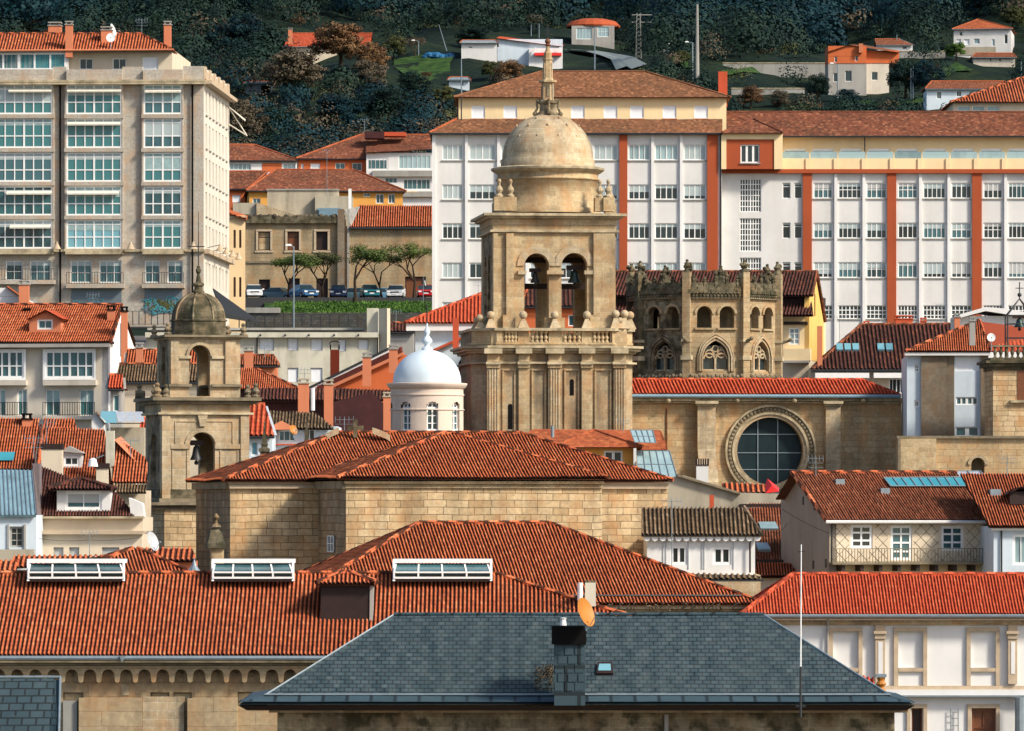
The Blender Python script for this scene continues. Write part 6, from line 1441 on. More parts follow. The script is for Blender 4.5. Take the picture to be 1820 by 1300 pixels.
# ================= small bell tower
D = 318; YW = 14; f = Fac(287, D, YW); S = 'sandstone_old'
u1 = f.uz(443, 800)[0]; W = u1; T = thing('small_bell_tower', 'slim two-tier stone bell tower with ribbed dome and tall finial', 'tower', f.pt(W/2, -W/2, gz(-15, D)))
zr = lambda y: (CY-y)/F*D; ur = lambda x, d=0: f.uz(x, 700, d)[0]
def tier(f, W, x_arc, ytop, ybot, arc, ymax=None, th=.55, mat='sandstone_pale'):
    a0, a1, ysp, yft = arc; uc = (ur(a0)+ur(a1))/2-(f.o-Fac(287, D, YW).o).dot(f.t); hw = (ur(a1)-ur(a0))/2
    A_ = [(uc, hw, zr(yft), zr(ysp))]
    mb = MB(); arch_wall(mb, f, 0, W, zr(ybot), zr(ytop), -th, 0, A_, n=12); mb.build('front_wall', mat, T)
    bk = Fac(0, 1); bk.__dict__.update(f.__dict__); bk.o = f.pt(0, -W+th, 0); mb = MB(); arch_wall(mb, bk, 0, W, zr(ybot), zr(ytop), -th, 0, A_, n=12); mb.build('back_wall', mat, T)
    for rt in (0, 1):
        sf = f.side(W if rt else 0, bool(rt)); mb = MB(); arch_wall(mb, sf, th if rt else -W+th, W-th if rt else -th, zr(ybot), zr(ytop), -th, 0, [((W/2) if rt else -W/2, hw, zr(yft), zr(ysp))], n=12); mb.build('side_wall', 'sandstone_old', T)
    return uc, hw
def cube(f, W, y0, y1, ov, mat, name): return MB().box(f, -ov, W+ov, -W-ov, ov, zr(y1), zr(y0)).build(name, mat, T)
uc, hw = tier(f, W, 0, 737, 886, (337, 382, 792, 850))
mb = MB(); arch_ring(mb, f, uc, hw+.03, hw+.28, zr(792), 0, .08, n=12); mb.build('arch_ring', 'sandstone_pale', T)
arcpts = [(uc-hw-.02+.0, zr(770))]
m = MB(); m.prism(f, [(uc-.16, zr(758)), (uc+.16, zr(758)), (uc+.28, zr(738)), (uc-.28, zr(738))], 0, .18); m.build('keystone', 'sandstone_pale', T)
for x0, x1 in ((288, 303), (428, 443)): m = MB(); m.pbox(f, x0, 738, x1, 886, 0, .12); m.build('pilaster', 'sandstone_pale', T)
for q in ((304, 790, 338, 798), (382, 790, 427, 798)): MB().pbox(f, *q, 0, .12).build('impost', 'sandstone_pale', T)
for a_, b_, c_, e_ in ((311, 748, 352, 750), (366, 748, 415, 750), (311, 750, 313, 788), (413, 750, 415, 788), (306, 800, 308, 870), (332, 800, 334, 870), (391, 800, 393, 870), (422, 800, 424, 870)): MB().pbox(f, a_, b_, c_, e_, 0, .05).build('panel_moulding', 'sandstone_pale', T)
cube(f, W, 733, 737, .22, 'stone_trim', 'cornice'); cube(f, W, 718, 733, .04, 'sandstone_pale', 'frieze'); cube(f, W, 712.5, 718, .35, 'stone_trim_dark', 'cornice'); cube(f, W, 706.5, 712.3, .6, 'stone_trim_dark', 'cornice')
cube(f, W, 870, 886, .08, 'sandstone_mossy', 'base'); cube(f, W, 886.2, 893, .15, 'stone_trim_dark', 'cornice'); cube(f, W, 893.2, 898, .75, 'stone_trim_dark', 'cornice'); cube(f, W, 898.2, 905, .45, 'stone_trim_dark', 'cornice')
MB().box(f, .1, W+.5, -W+.1, .35, gz(-15, D)-1, zr(905.2)).build('shaft', 'church_stone', T)
# upper tier
f3 = Fac(0, 1); f3.__dict__.update(f.__dict__); ins = .45; W3 = f.uz(427, 650, -ins)[0]-f.uz(302, 650, -ins)[0]; f3.o = f.pt(f.uz(302, 650, -ins)[0], -ins, 0)
uc3, hw3 = tier(f3, W3, 0, 602, 706, (339, 376, 632, 704), th=.45, mat='sandstone_pale')
mb = MB(); arch_ring(mb, f3, uc3, hw3+.02, hw3+.18, zr(632), 0, .1, n=12); mb.build('arch_ring', 'sandstone_pale', T)
sh = lambda x: f.uz(x, 650, -ins)[0]-f.uz(302, 650, -ins)[0]
for x0, x1 in ((303, 317), (400, 418)): MB().box(f3, sh(x0), sh(x1), 0, .14, zr(682), zr(604)).build('pilaster', 'sandstone_pale', T)
for x0, x1 in ((318, 340), (376, 398)): MB().box(f3, sh(x0), sh(x1), 0, .12, zr(637), zr(632)).build('impost', 'stone_trim', T)
MB().box(f3, -.08, sh(340), -W3-.08, .2, zr(687), zr(682.5)).build('string_course', 'stone_trim_dark', T); MB().box(f3, sh(376), W3+.08, -W3-.08, .2, zr(687), zr(682.5)).build('string_course', 'stone_trim_dark', T)
MB().box(f3, -.12, W3+.12, -W3-.12, .12, zr(602), zr(599)).build('cornice', 'stone_trim', T); MB().box(f3, -.38, W3+.38, -W3-.38, .38, zr(598.8), zr(595)).build('cornice', 'stone_trim_dark', T)
def urn(fr, u, d, yb, yt, r=.2, name='pinnacle', mat='sandstone_old'):
    q = fr.pt(u, d, 0); z0, z1 = zr(yb), zr(yt); h = z1-z0
    MB().lathe((q.x, q.y), [(r*1.3, z0), (r*1.4, z0+.1*h), (r*.7, z0+.22*h), (r*1.25, z0+.42*h), (r*1.0, z0+.55*h), (r*.5, z0+.68*h), (r*.8, z0+.84*h), (r*.5, z0+.95*h), (0, z1)], 9).build(name, mat, T)
for u, d in ((-.3, .3), (W+.3, .3), (-.3, -W-.3), (W+.3, -W-.3)): urn(f, u, d, 706.5, 680)
for u, d in ((.2, .3), (W-.15, .3), (-.3, -.6)): urn(f, u, d, 706.5, 683, .17)
for u, d in ((-.15, .15), (W3+.15, .15), (-.15, -W3-.1), (W3+.1, -W3-.1)): urn(f3, u, d, 595, 573, .17)
c = f3.pt(W3/2, -W3/2, 0); q_ = lambda px: px*D/F; a8 = R(22.5+YW)
MB().lathe((c.x, c.y), [(q_(54), zr(596)), (q_(54), zr(593)), (q_(50), zr(592)), (q_(50), zr(569)), (q_(52.5), zr(568.5)), (q_(52.5), zr(566)), (q_(48), zr(565.5))], 8, a8).build('drum', 'sandstone_mossy', T)
pr = [(q_(48)*math.cos(math.pi/2*i/14)**.9, zr(566)+(zr(518)-zr(566))*math.sin(math.pi/2*i/14)) for i in range(14)]+[(q_(7), zr(517))]
MB().lathe((c.x, c.y), pr, 8, a8).build('dome', 'sandstone_mossy', T)
m = MB()
for k in range(8):
    t = a8+math.pi/4*k
    for (r0, z0), (r1, z1) in zip(pr, pr[1:]): m.tube((c.x+r0*math.cos(t), c.y+r0*math.sin(t), z0), (c.x+r1*math.cos(t), c.y+r1*math.sin(t), z1), .06, 5)
m.build('dome_rib', 'sandstone_old', T)
MB().lathe((c.x, c.y), [(q_(r), zr(y)) for r, y in ((11, 518), (11, 514), (7.5, 512), (7, 506), (10.5, 504), (10.5, 501), (5, 498), (3.5, 488), (2, 484), (4.5, 480), (4.5, 475), (2.5, 472), (4, 470), (0, 467))], 12).build('finial', 'sandstone_mossy', T)
MB().tube((c.x, c.y, zr(468)), (c.x, c.y, zr(372)), .035, 6, .015).build('lightning_rod', 'dark_metal', T)
m = MB().tube((c.x-.6, c.y, zr(434)), (c.x+.35, c.y, zr(434)), .03); m.tube((c.x, c.y, zr(440)), (c.x, c.y, zr(428)), .03); m.build('weathervane', 'dark_metal', T)
bell('bell in the open arch of the small tower', f, 349, 792, 818, -.9, 22, 'dark_metal')

# ================= left of the small tower
b = Bld('dormer_house', 'beige apartment house with orange roof, pink dormer and white gable', 'house', 192, 372, -9)
f, T = b.f, b.T
for q in ((80, 624, 167, 672, dict(cols=6, rowsz=[.44])), (-10, 624, 42, 672, dict(cols=4, rowsz=[.44]))): window(T, f, *q[:4], d=.3, glass='glass', fw=.13, mull=.09, recess=.12, blind=.0, **q[4])
for q in ((80, 692, 107, 739), (140, 692, 167, 739), (30, 692, 48, 739), (-10, 692, 10, 739)): b.win(*q, cols=2, glass='glass_teal', fw=.09, recess=.2, blind=.5, bm='curtain')
hs = list(f.holes); f.holes = [h for h in hs if h[4] == 0]; b.wall(-60, 612, 192, 770, 14, 'beige_wall', name='wall')
f.holes = hs
for x0, x1 in ((76, 170), (-14, 46)): mb = MB(); wall_grid(mb, f, f.uz(x0, 600, .3)[0], f.uz(x1, 600, .3)[0], f.uz(0, 676, .3)[1], f.uz(0, 621, .3)[1], .3); mb.build('bay', 'white_paint', T); MB().pbox(f, x0, 676.3, x1, 685, -.1, .5).build('bay_base', 'beige_wall', T)
for x0, x1 in ((76, 168), (-30, 48)): o = MB().pbox(f, x0, 739.5, x1, 746, 0, .6).build('balcony', 'beige_wall', T); railing(o, f, x0, 715, x1, 739, .5, .16, r=.018)
b.pb('eaves', 'wood_dark', [(-60, 608, 197, 611.5)], -.2, .75); b.pb('gutter', 'grey_wall', [(-60, 612, 195, 617)], .0, .85)
A, B = f.at(-70, 609, .8), f.at(197, 608, .8); t_, bb, n = up_normal(A, B, 30); C_, D_ = hit(217, 543, A, n), hit(-40, 543, A, n); rn = (C_-A).dot(bb)
E_ = C_+bb*rn; E_.z = A.z; G_ = D_+bb*rn; G_.z = A.z
roof(T, [[A, B, C_, D_], [E_, G_, D_, C_]], 'tile_orange', pitch=.16, row=.40, amp=.066); ridge(T, [(D_, C_), (B, C_)], 'tile_orange')
g_ = f.side(f.uz(192, 600)[0], True); zb = P(0, 770, 372).z; rk = (C_-g_.o).dot(g_.t); ek = (E_-g_.o).dot(g_.t)
MB().prism(g_, [(0, zb), (ek-.5, zb), (ek-.5, E_.z-.1), (rk, C_.z-.25), (0, A.z-.1)], -.4, .03).build('gable_wall', 'white_bright', T)
m = MB().box(g_, rk-.2, rk+1, .03, .08, C_.z-3.4, C_.z-1.2); wn = m.build('gable_window', 'glass_dark', T)
chimney('', 221, 371.5, 545, 668, .42, 'salmon_chimney', 'black_void', T=T); chimney('', 197.5, 374, 543, 578, .5, 'salmon_chimney', 'black_void', T=T)
dz = Fac(52, hit(80, 592, A, n).y+.2, -9); window(T, dz, 66, 568, 94, 586, cols=2, glass='glass', recess=.12, fw=.12)
block(T, dz, 52, 566, 108, 592, 3.5, 'salmon_chimney', name='dormer')
MB().prism(dz, [(dz.uz(52, 566)[0], dz.uz(52, 566)[1]), (dz.uz(108, 566)[0], dz.uz(108, 566)[1]), (dz.uz(81, 553)[0], dz.uz(81, 553)[1])], -3.5, 0).build('dormer_gable', 'salmon_chimney', T)
q0, q1, q2 = dz.at(47, 568, .3), dz.at(112, 568, .3), dz.at(81, 551, .3); o_ = -dz.n*5
roof(T, [[q0, q2, q2+o_, q0+o_], [q2, q1, q1+o_, q2+o_]], 'tile_red', flat=True, name='dormer_roof')
chimney('orange chimney with dark slotted top left of the pink dormer', 48, 376, 548, 582, .42, 'salmon_chimney', 'black_void')
b = Bld('white_gabled_house', 'small white gabled house at the far left below the apartment block', 'house', -40, 400, 0)
b.wall(-40, 528, 38, 620, 10, 'white_bright'); u, z = b.f.uz(-40, 528); u2 = b.f.uz(38, 528)[0]; u3, z3 = b.f.uz(12, 512); u4, z4 = b.f.uz(-40, 512)
MB().prism(b.f, [(u, z+.02), (u2, z+.02), (u3, z3), (u4, z4)], -.4, -.0).build('gable', 'white_bright', b.T)
roof(b.T, [[b.f.at(12, 510, .4), b.f.at(70, 552, .4), b.f.at(72, 550, -8), b.f.at(14, 509, -8)]], 'tile_flat_orange', flat=True); chimney('', 43, 399, 498, 536, .7, 'salmon_chimney', T=b.T)

def plane(T, A, B, top, slope, mat, name='roof', **k):
    """one roof slope: eave A-B and upper pixels listed right to left"""
    B = Vector((B.x, B.y, A.z)) if abs(A.z-B.z) < .6 else B
    t_, bb, n = up_normal(A, B, slope); pts = [hit(x, y, A, n) for x, y in top]; roof(T, [[A, B]+pts], mat, name=name, **k); return pts
def gable_house(name, label, x0, x1, ye, yr, yb, D, wall, rf, yaw=0, wins=(), tp=.18, xr=None, slope=25, gable='lr', cat='house', flat=False, zb=None, ov=4):
    xr = xr or (x0-2, x1+2); return house(name, label, cat, x0, x1, ye, yb, D, yaw, wall, rf, (xr[0], yr), (xr[1], yr), slope, None, gable, ov, wins, flat, tp=tp, tr=.42)
gable_house('red_roof_house', 'little house with bright orange roof right of the white gable', 228, 372, 649, 624, 700, 366, 'cream_wall', 'tile_orange')
chimney('short chimney with grey pot left of the small tower dome', 248, 364, 609, 626, .45, 'salmon_chimney')
b = gable_house('lichen_roof_house', 'cream house with blackened lichen tile roof beside the small tower', 214, 368, 679, 649, 770, 350, 'cream_wall', 'tile_lichen', wins=[(240, 695, 258, 735, dict(cols=2, glass='glass_dark', frame='wood_dark', recess=.25))], ov=9)
gable_house('lean_to_house', 'small blue-grey house with red lean-to roof under the lichen roof', 196, 216, 691, 668, 760, 346, 'grey_wall', 'tile_red', wins=[(201, 702, 212, 732, dict(cols=1, glass='glass_teal', recess=.15))])
b = Bld('solar_roof_house', 'grey house with tilted solar panels and white gable left of the small tower', 'house', 165, 335)
b.wall(196, 760, 256, 830, 6, 'old_plaster'); b.wall(163, 748, 186, 800, 3, 'white_bright', d=2)
u, z = b.f.uz(163, 748, 2); u2 = b.f.uz(186, 748, 2)[0]; um = b.f.uz(170, 735, 2); MB().prism(b.f, [(u, z), (u2, z), (um[0], um[1])], 1.7, 2).build('gable', 'white_bright', b.T)
roof(b.T, [[b.f.at(170, 733, 2.2), b.f.at(188, 754, 2.2), b.f.at(188, 752, -1), b.f.at(170, 731, -1)]], 'tile_brown', flat=True)
for i in range(3):
    x = 210+i*16; m = MB().poly([b.f.at(x, 750, 1.5), b.f.at(x+15, 750, 1.5), b.f.at(x+11, 732, -.5), b.f.at(x-4, 732, -.5)]); m.build('solar_panel', 'solar', b.T)
m = MB().poly([b.f.at(177, 752, 1.6), b.f.at(208, 752, 1.6), b.f.at(206, 731, -.5), b.f.at(180, 731, -.5)]); m.build('glass_roof', 'glass_sky', b.T); b.pb('frame', 'dark_metal', [(195, 752, 255, 753.5)], 1, 1.3)
plane(b.T, b.f.at(246, 771, -2), b.f.at(275, 771, -2), [(275, 742), (252, 742)], 25, 'tile_red')

# orange roofs in the left middle
b = Bld('long_orange_roof_house', 'house with steep orange roof and small blue skylight at the left edge', 'house', 0, 304)
b.wall(-60, 834, 62, 900, 8, 'grey_wall'); pts = plane(b.T, b.f.at(-60, 835, .3), b.f.at(60, 835, .3), [(72, 744), (-60, 744)], 30, 'tile_orange', pitch=.15, amp=.062)
A = b.f.at(-60, 835, .3); _, _, n = up_normal(A, b.f.at(60, 835, .3), 30)
m = MB().poly([hit(x, y, A, n)+n*.16 for x, y in ((-10, 823), (24, 823), (27, 808), (-10, 808))]); m.build('skylight', 'skylight_blue', b.T)
chimney('', 48, 308, 735, 757, .5, 'salmon_chimney', 'black_void', T=b.T)
b = Bld('cream_dormer_house', 'orange-roofed house with small white dormer and boxy cream chimney', 'house', 72, 306)
b.wall(72, 858, 240, 930, 6, 'cream_wall')
p1 = plane(b.T, b.f.at(66, 862, .3), b.f.at(200, 862, .3), [(186, 764), (74, 760)], 30, 'tile_orange', pitch=.15, amp=.062)
plane(b.T, b.f.at(76, 764, -6), b.f.at(137, 764, -6), [(132, 745), (76, 745)], 26, 'tile_orange', pitch=.16)
ridge(b.T, [(p1[1], b.f.at(66, 862, .4))], 'tile_orange', .16)
dz = Fac(112, hit(128, 832, b.f.at(66, 862, .3), up_normal(b.f.at(66, 862, .3), b.f.at(200, 862, .3), 30)[2]).y); window(b.T, dz, 113, 811, 141, 829, cols=2, glass='glass_dark', recess=.1, fw=.12); block(b.T, dz, 110, 803, 146, 832, 3, 'white_wall', name='dormer')
u0, z0 = dz.uz(109, 803, .2); u1 = dz.uz(150, 803, .2)[0]; um, zm = dz.uz(122, 793, .2); MB().prism(dz, [(u0, z0), (u1, z0-.1), (um, zm)], -3, .2).build('dormer_roof', 'grey_wall', b.T)
chimney('', 93, 303.5, 790, 838, 1.1, 'cream_wall', 'wood_dark', T=b.T, name='flue_box', capstyle=None); MB().abox(P(93, 799, 303.5), 1.2, 1.2, .3).build('cap', 'wood_dark', b.T)
chimney('', 182, 301, 826, 858, .62, 'cream_wall', 'wood_dark', T=b.T, name='flue_box', capstyle=None); MB().abox(P(182, 833, 301), .75, .75, .28).build('cap', 'wood_dark', b.T)
b.pb('fin_wall', 'stained_beige', [(188, 766, 203, 832)], .2, .7)
m = MB(); q = P(165, 826, 300); m.lathe((q.x, q.y), [(.08, q.z+.35), (.2, q.z+.25), (.28, q.z-.1), (.26, q.z-.12), (0, q.z-.1)], 14); t = thing('hood_lamp', 'white hooded lamp fixed above the dark roof', 'lamp', q); m.build('lamp_shade', 'white_paint', t); MB().tube(q+Z*.25, q+Vector((.6, 0, .5)), .03).build('lamp_arm', 'zinc', t)
antenna('television aerial on the orange roof ridge at left', 60, 776, 815, 303, arms=3); antenna('thin pole with aerial left of the small tower', 232, 780, 812, 300, arms=1)
b = Bld('bright_roof_house', 'house with bright orange roof tucked against the small tower', 'house', 200, 304)
b.wall(200, 872, 258, 930, 5, 'cream_wall'); plane(b.T, b.f.at(199, 858, .3), b.f.at(262, 858, .3), [(260, 815), (228, 793), (201, 780)], 28, 'tile_orange', pitch=.17, amp=.07)
plane(b.T, b.f.at(199, 876, 1.3), b.f.at(260, 876, 1.3), [(260, 860), (199, 860)], 24, 'tile_lichen', pitch=.16, name='lower_roof')
MB().poly([b.f.at(203, 782, -3), b.f.at(262, 842, -1), b.f.at(262, 822, -3), b.f.at(215, 776, -5)]).build('verge', 'salmon_chimney', b.T)
# dark roof with shutter dormer
b = Bld('dark_roof_house', 'cream house with dark tile roof and roller-shuttered dormer', 'house', 66, 286)
f, T = b.f, b.T
for q in ((95, 973, 113, 1000), (123, 973, 141, 1000), (181, 973, 212, 1000), (222, 973, 240, 1000)): b.win(*q, cols=1, glass='roller_grey', frame='grey_wall', recess=.15, fw=.05)
b.wall(64, 950, 252, 1060, 9, 'cream_wall'); b.wall(70, 920, 254, 945, 8, 'cream_wall', d=-.3, name='attic_wall'); b.pb('cornice', 'sand_trim', [(62, 944, 255, 950)], -.4, .4); b.pb('cornice', 'stone_trim', [(68, 918, 256, 922)], -.3, .15)
A, B = f.at(70, 919, -.1), f.at(240, 919, -.1); p = plane(T, A, B, [(232, 905), (200, 868), (125, 850), (62, 826)], 27, 'tile_dark', pitch=.15, amp=.062)
dz = Fac(100, hit(148, 909, A, up_normal(A, B, 27)[2]).y); window(T, dz, 116, 874, 181, 906, cols=2, glass='glass', recess=.12, fw=.14, blind=.62, bm='roller_grey'); block(T, dz, 101, 870, 196, 909, 4, 'white_wall', name='dormer')
hiproof(T, dz.at(84, 870, .5), dz.at(200, 870, .5), (138, 853), (146, 853), 22, 'tile_dark', name='dormer_roof')
MB().poly([f.at(58, 826, .2), f.at(62, 826, -3), f.at(74, 920, -.2), f.at(66, 922, .6)]).build('parapet', 'lilac_wall', T); b.pb('fire_wall', 'lilac_wall', [(57, 824, 70, 925)], -1.5, 0)
MB().prism(f, [f.uz(228, 885), f.uz(232, 920), f.uz(255, 920), f.uz(252, 895)], -2, -.35).build('gable', 'white_wall', T)
b = Bld('metal_roof_house', 'pale blue house with rusty blue metal sheet roof at the left edge', 'house', -40, 282)
b.win(17, 936, 42, 973, cols=2, rows=3, glass='glass_dark', frame='grey_wall', recess=.2, fw=.1); b.wall(-60, 916, 64, 1060, 8, 'blue_white')
A, B = b.f.at(-60, 917, .3), b.f.at(64, 915, .3); t_, bb, n = up_normal(A, B, 32); C_, D_ = hit(57, 836, A, n), hit(-60, 834, A, n); m = MB(); m.hull([[A, B, C_, D_], [A-n*.15, B-n*.15, C_-n*.15, D_-n*.15]]); ro = m.build('roof', 'metal_roof', b.T)
m = MB()
for i in range(17): k = i/16; a, c_ = A.lerp(B, k), D_.lerp(C_, k); m.tube(a+n*.03, c_+n*.03, .035, 4)
m.build('seam', 'shutter_grey', ro); b.pb('parapet', 'old_plaster', [(-60, 977, 60, 1000)], .5, 1.2); b.pb('surround', 'grey_wall', [(13, 932, 16.5, 976), (42.5, 932, 46, 976)], 0, .08)

# ================= behind the church, centre left
b = Bld('beige_flat_roof_block', 'stained beige flat-roofed block with closed roller shutters', 'building', 430, 455)
f, T = b.f, b.T
for q in ((461, 601, 487, 624), (511, 601, 530, 624), (552, 602, 573, 624), (600, 603, 615, 625), (636, 603, 655, 622), (511, 654, 530, 680), (552, 654, 573, 680)): b.win(*q, cols=1, glass='roller_white', frame='grey_wall', recess=.12, fw=.05, name='shuttered_window')
b.wall(260, 600, 672, 760, 12, 'stained_beige')
b.pb('roof_slab', 'stained_beige', [(258, 591, 672, 600)], -3, .6); b.pb('roof_edge', 'concrete', [(262, 583, 648, 587)], -6, -2); b.pb('stair_tower', 'stained_beige', [(652, 548, 672, 600)], -5, -.2)
g_ = Fac(672.5, 455, -55); mb = MB(); mb.pbox(g_, 673, 549, 688, 760, -.3, 0); mb.build('side_wall', 'cream_wall', T)
m = MB()
for x in (432, 463, 507, 549, 594, 637): m.tube(f.at(x, 595, .6), f.at(x, 597, 1.1), .07)
m.build('spout', 'dark_metal', T)
m = MB(); m.tube(f.at(457, 600, .1), f.at(457, 640, .1), .06); m.tube(f.at(671, 600, .3), f.at(671, 680, .3), .06); m.build('drainpipe', 'dark_metal', T)
t = chimney('red chimney with arched metal cowl in front of the beige block', 595, 430, 622, 664, .68, 'red_chimney', capstyle=None); m = MB(); q = P(595, 622, 430)
for sx in (-1, 1):
    for sy in (-1, 1): m.tube(q+Vector((sx*.33, sy*.33, 0)), q+Vector((sx*.33, sy*.33, .4)), .05, 4)
ar = [(q+Vector((.42*math.cos(math.pi*i/8), 0, .38+.25*math.sin(math.pi*i/8)))) for i in range(9)]
for a, c_ in zip(ar, ar[1:]): m.hull([[a+Vector((0, -.4, 0)), a+Vector((0, .4, 0)), a+Vector((0, .4, .05)), a+Vector((0, -.4, .05))], [c_+Vector((0, -.4, 0)), c_+Vector((0, .4, 0)), c_+Vector((0, .4, .05)), c_+Vector((0, -.4, .05))]])
m.build('cowl', 'black_void', t)
b = gable_house('small_orange_house', 'little orange house with dark red roof right of the small tower', 420, 492, 650, 633, 700, 408, 'salmon_chimney', 'tile_brown', xr=(415, 487)); chimney('', 442, 404, 616, 656, .62, 'salmon_chimney', T=b.T)
b = Bld('hip_roof_annex', 'orange hip roof sloping down beside the small tower', 'house', 400, 398)
b.wall(400, 690, 530, 800, 10, 'maroon_sheet'); A, B = b.f.at(395, 692, .4), b.f.at(532, 692, .4); t_, bb, n = up_normal(A, B, 24); R_2 = hit(452, 655, A, n); rn = (R_2-A).dot(bb); B2 = B+bb*rn*2
roof(b.T, [[A, B, R_2, hit(395, 655, A, n)], [B, B2, R_2]], 'tile_orange', pitch=.15, amp=.062); ridge(b.T, [(R_2, B)], 'tile_orange')
b = Bld('maroon_shed', 'dark maroon sheet-clad shed with broken gable behind the stone cross', 'shed', 530, 385)
f = b.f; b.wall(445, 712, 600, 820, 6, 'maroon_sheet', d=-1)
MB().prism(f, [f.uz(588, 790), f.uz(588, 716), f.uz(660, 697), f.uz(693, 728), f.uz(693, 790)], -5, 0).build('gable_wall', 'maroon_sheet', b.T)
plane(b.T, f.at(440, 712, 0), f.at(600, 716, 0), [(600, 692), (440, 690)], 25, 'tile_dark', pitch=.24, amp=.08); plane(b.T, f.at(592, 712, -.6), f.at(700, 720, -.6), [(700, 694), (592, 690)], 25, 'tile_dark', pitch=.24, amp=.08)
m = MB().tube(f.at(556, 730, .6), f.at(556, 690, .6), .14, 8); m.build('flue_pipe', 'white_paint', b.T)
for i, (lb, x, y0, y1, w) in enumerate((('pink chimney with concrete slotted top left of the flue pipe', 539.5, 673, 735, .72), ('pink chimney with stained top right of the flue pipe', 584, 675, 738, .6), ('pink chimney half hidden by the domed lantern', 688, 697, 745, .5))): chimney(lb, x, 380, y0, y1, w, 'salmon_chimney', 'old_plaster', capstyle='slots')
b = Bld('orange_gable_house', 'orange gable wall under a long rising red roof left of the white dome', 'house', 600, 415)
f = b.f; pts = [f.uz(560, 760), f.uz(560, 702), f.uz(716, 630), f.uz(760, 640), f.uz(760, 760)]; MB().prism(f, pts, -9, 0).build('wall', 'orange_wall', b.T)
MB().prism(f, [f.uz(555, 700, .5), f.uz(716, 626, .5), f.uz(716, 632, .5), f.uz(560, 704, .5)], -9, .5).build('roof_edge', 'salmon_chimney', b.T)
roof(b.T, [[f.at(552, 703, -.2), f.at(716, 627, -.2), f.at(714, 616, -3.2), f.at(565, 688, -3.2)]], 'tile_red', flat=True)
MB().prism(f, [f.uz(550, 690, -4), f.uz(692, 622, -4), f.uz(692, 660, -4), f.uz(550, 720, -4)], -5, -4).build('parapet', 'white_bright', b.T); MB().prism(f, [f.uz(548, 688, -3.9), f.uz(692, 617, -3.9), f.uz(692, 621, -3.9), f.uz(548, 692, -3.9)], -5.2, -3.9).build('flashing', 'dark_metal', b.T)
for x, y0, y1 in ((652, 627, 668), (699, 613, 645)): chimney('', x, 412, y0, y1, .62, 'salmon_chimney', T=b.T)
b = Bld('lilac_white_house', 'pale lilac house with bright orange hip roof left of the great tower', 'house', 735, 462)
f, T = b.f, b.T; b.wall(738, 588, 900, 800, 12, 'blue_white', name='wall'); b.pb('eaves', 'white_bright', [(722, 575, 900, 588)], -.2, .7)
A, B = f.at(720, 574, .9), f.at(960, 574, .9); plane(T, A, B, [(960, 512), (880, 514)], 28, 'tile_red', pitch=.3, amp=.09)
ridge(T, [(A, hit(880, 514, A, up_normal(A, B, 28)[2]))], 'tile_red', .16); chimney('', 810, 458, 566, 602, .5, 'red_chimney', T=T, capstyle=None)
MB().prism(f, [f.uz(768, 622, 2), f.uz(840, 590, 2), f.uz(840, 594, 2), f.uz(770, 626, 2)], 1, 2.4).build('verge', 'red_chimney', T); MB().prism(f, [f.uz(768, 626, 2), f.uz(842, 594, 2), f.uz(842, 780, 2), f.uz(768, 780, 2)], -1, 1.9).build('lower_wall', 'blue_white', T)
b = Bld('narrow_orange_house', 'sliver of an orange house between the white dome and the great tower', 'house', 816, 425)
b.wall(815, 645, 850, 705, 6, 'orange_wall'); plane(b.T, b.f.at(822, 755, .3), b.f.at(860, 755, .3), [(850, 690), (826, 690)], 30, 'tile_dark', pitch=.2); b.wall(824, 755, 850, 850, 4, 'old_plaster')
MB().prism(b.f, [b.f.uz(815, 645, .2), b.f.uz(818, 648, .2), b.f.uz(838, 620, .2), b.f.uz(832, 618, .2)], -6, .3).build('verge', 'wood_dark', b.T)
house('dark_roof_row', 'low dark roof and grey railing terrace below the car street', 'house', 692, 735, 590, 640, 480, 0, 'grey_wall', 'tile_dark', (694, 575), (733, 575), 20, gable='lr')
# blue-white house with the grey tile roof
b = Bld('blue_white_house', 'pale blue house with greyed tile roof and arched attic by the small tower', 'house', 483, 345)
for q in ((495, 765, 525, 785, dict(cols=3, glass='glass')), (540, 763, 560, 783, dict(cols=2, glass='glass_dark'))): b.win(*q[:4], recess=.2, fw=.08, **q[4])
b.wall(483, 758, 600, 860, 8, 'blue_white'); plane(b.T, b.f.at(476, 763, .6), b.f.at(596, 770, .6), [(558, 733), (470, 731)], 24, 'tile_lichen', pitch=.2); b.pb('ledge', 'red_chimney', [(485, 789, 565, 791.5)], 0, .3)
MB().prism(b.f, [b.f.uz(483, 764, .8), b.f.uz(520, 764, .8), b.f.uz(517, 757, .8), b.f.uz(500, 748, .8), b.f.uz(486, 756, .8)], .3, .8).build('arched_gable', 'salmon_chimney', b.T)
house('blue_side_house', 'narrow blue-white house between the small tower and the blue house', 'house', 440, 484, 775, 870, 340, 0, 'blue_white', 'tile_red', (436, 705), (470, 735), 30, gable='lr', wins=[(446, 785, 458, 810, dict(cols=1, glass='glass_sky'))])
dish('small oval salmon dish on the wall of the pale blue house', 522, 764, 342, .28, 'dish_orange', az=40, mast=.5)
antenna('rake-shaped aerial in front of the maroon shed', 612, 743, 775, 310, arms=2)
for lb, x, yt in (('stone obelisk beside the small tower', 470, 752), ('stone obelisk beside the salmon dish', 545, 742)):
    t = thing('obelisk', lb, 'obelisk', P(x, 830, 312)); q = P(x, 0, 312); zz = lambda y: (CY-y)/F*312
    MB().lathe((q.x, q.y), [(.32, zz(835)), (.32, zz(805)), (.42, zz(803)), (.42, zz(798)), (.22, zz(795)), (.28, zz(790)), (.2, zz(786)), (.16, zz(780)), (.05, zz(yt+3)), (.08, zz(yt)), (0, zz(yt-3))], 4, R(45)).build('shaft', 'sandstone_mossy', t)
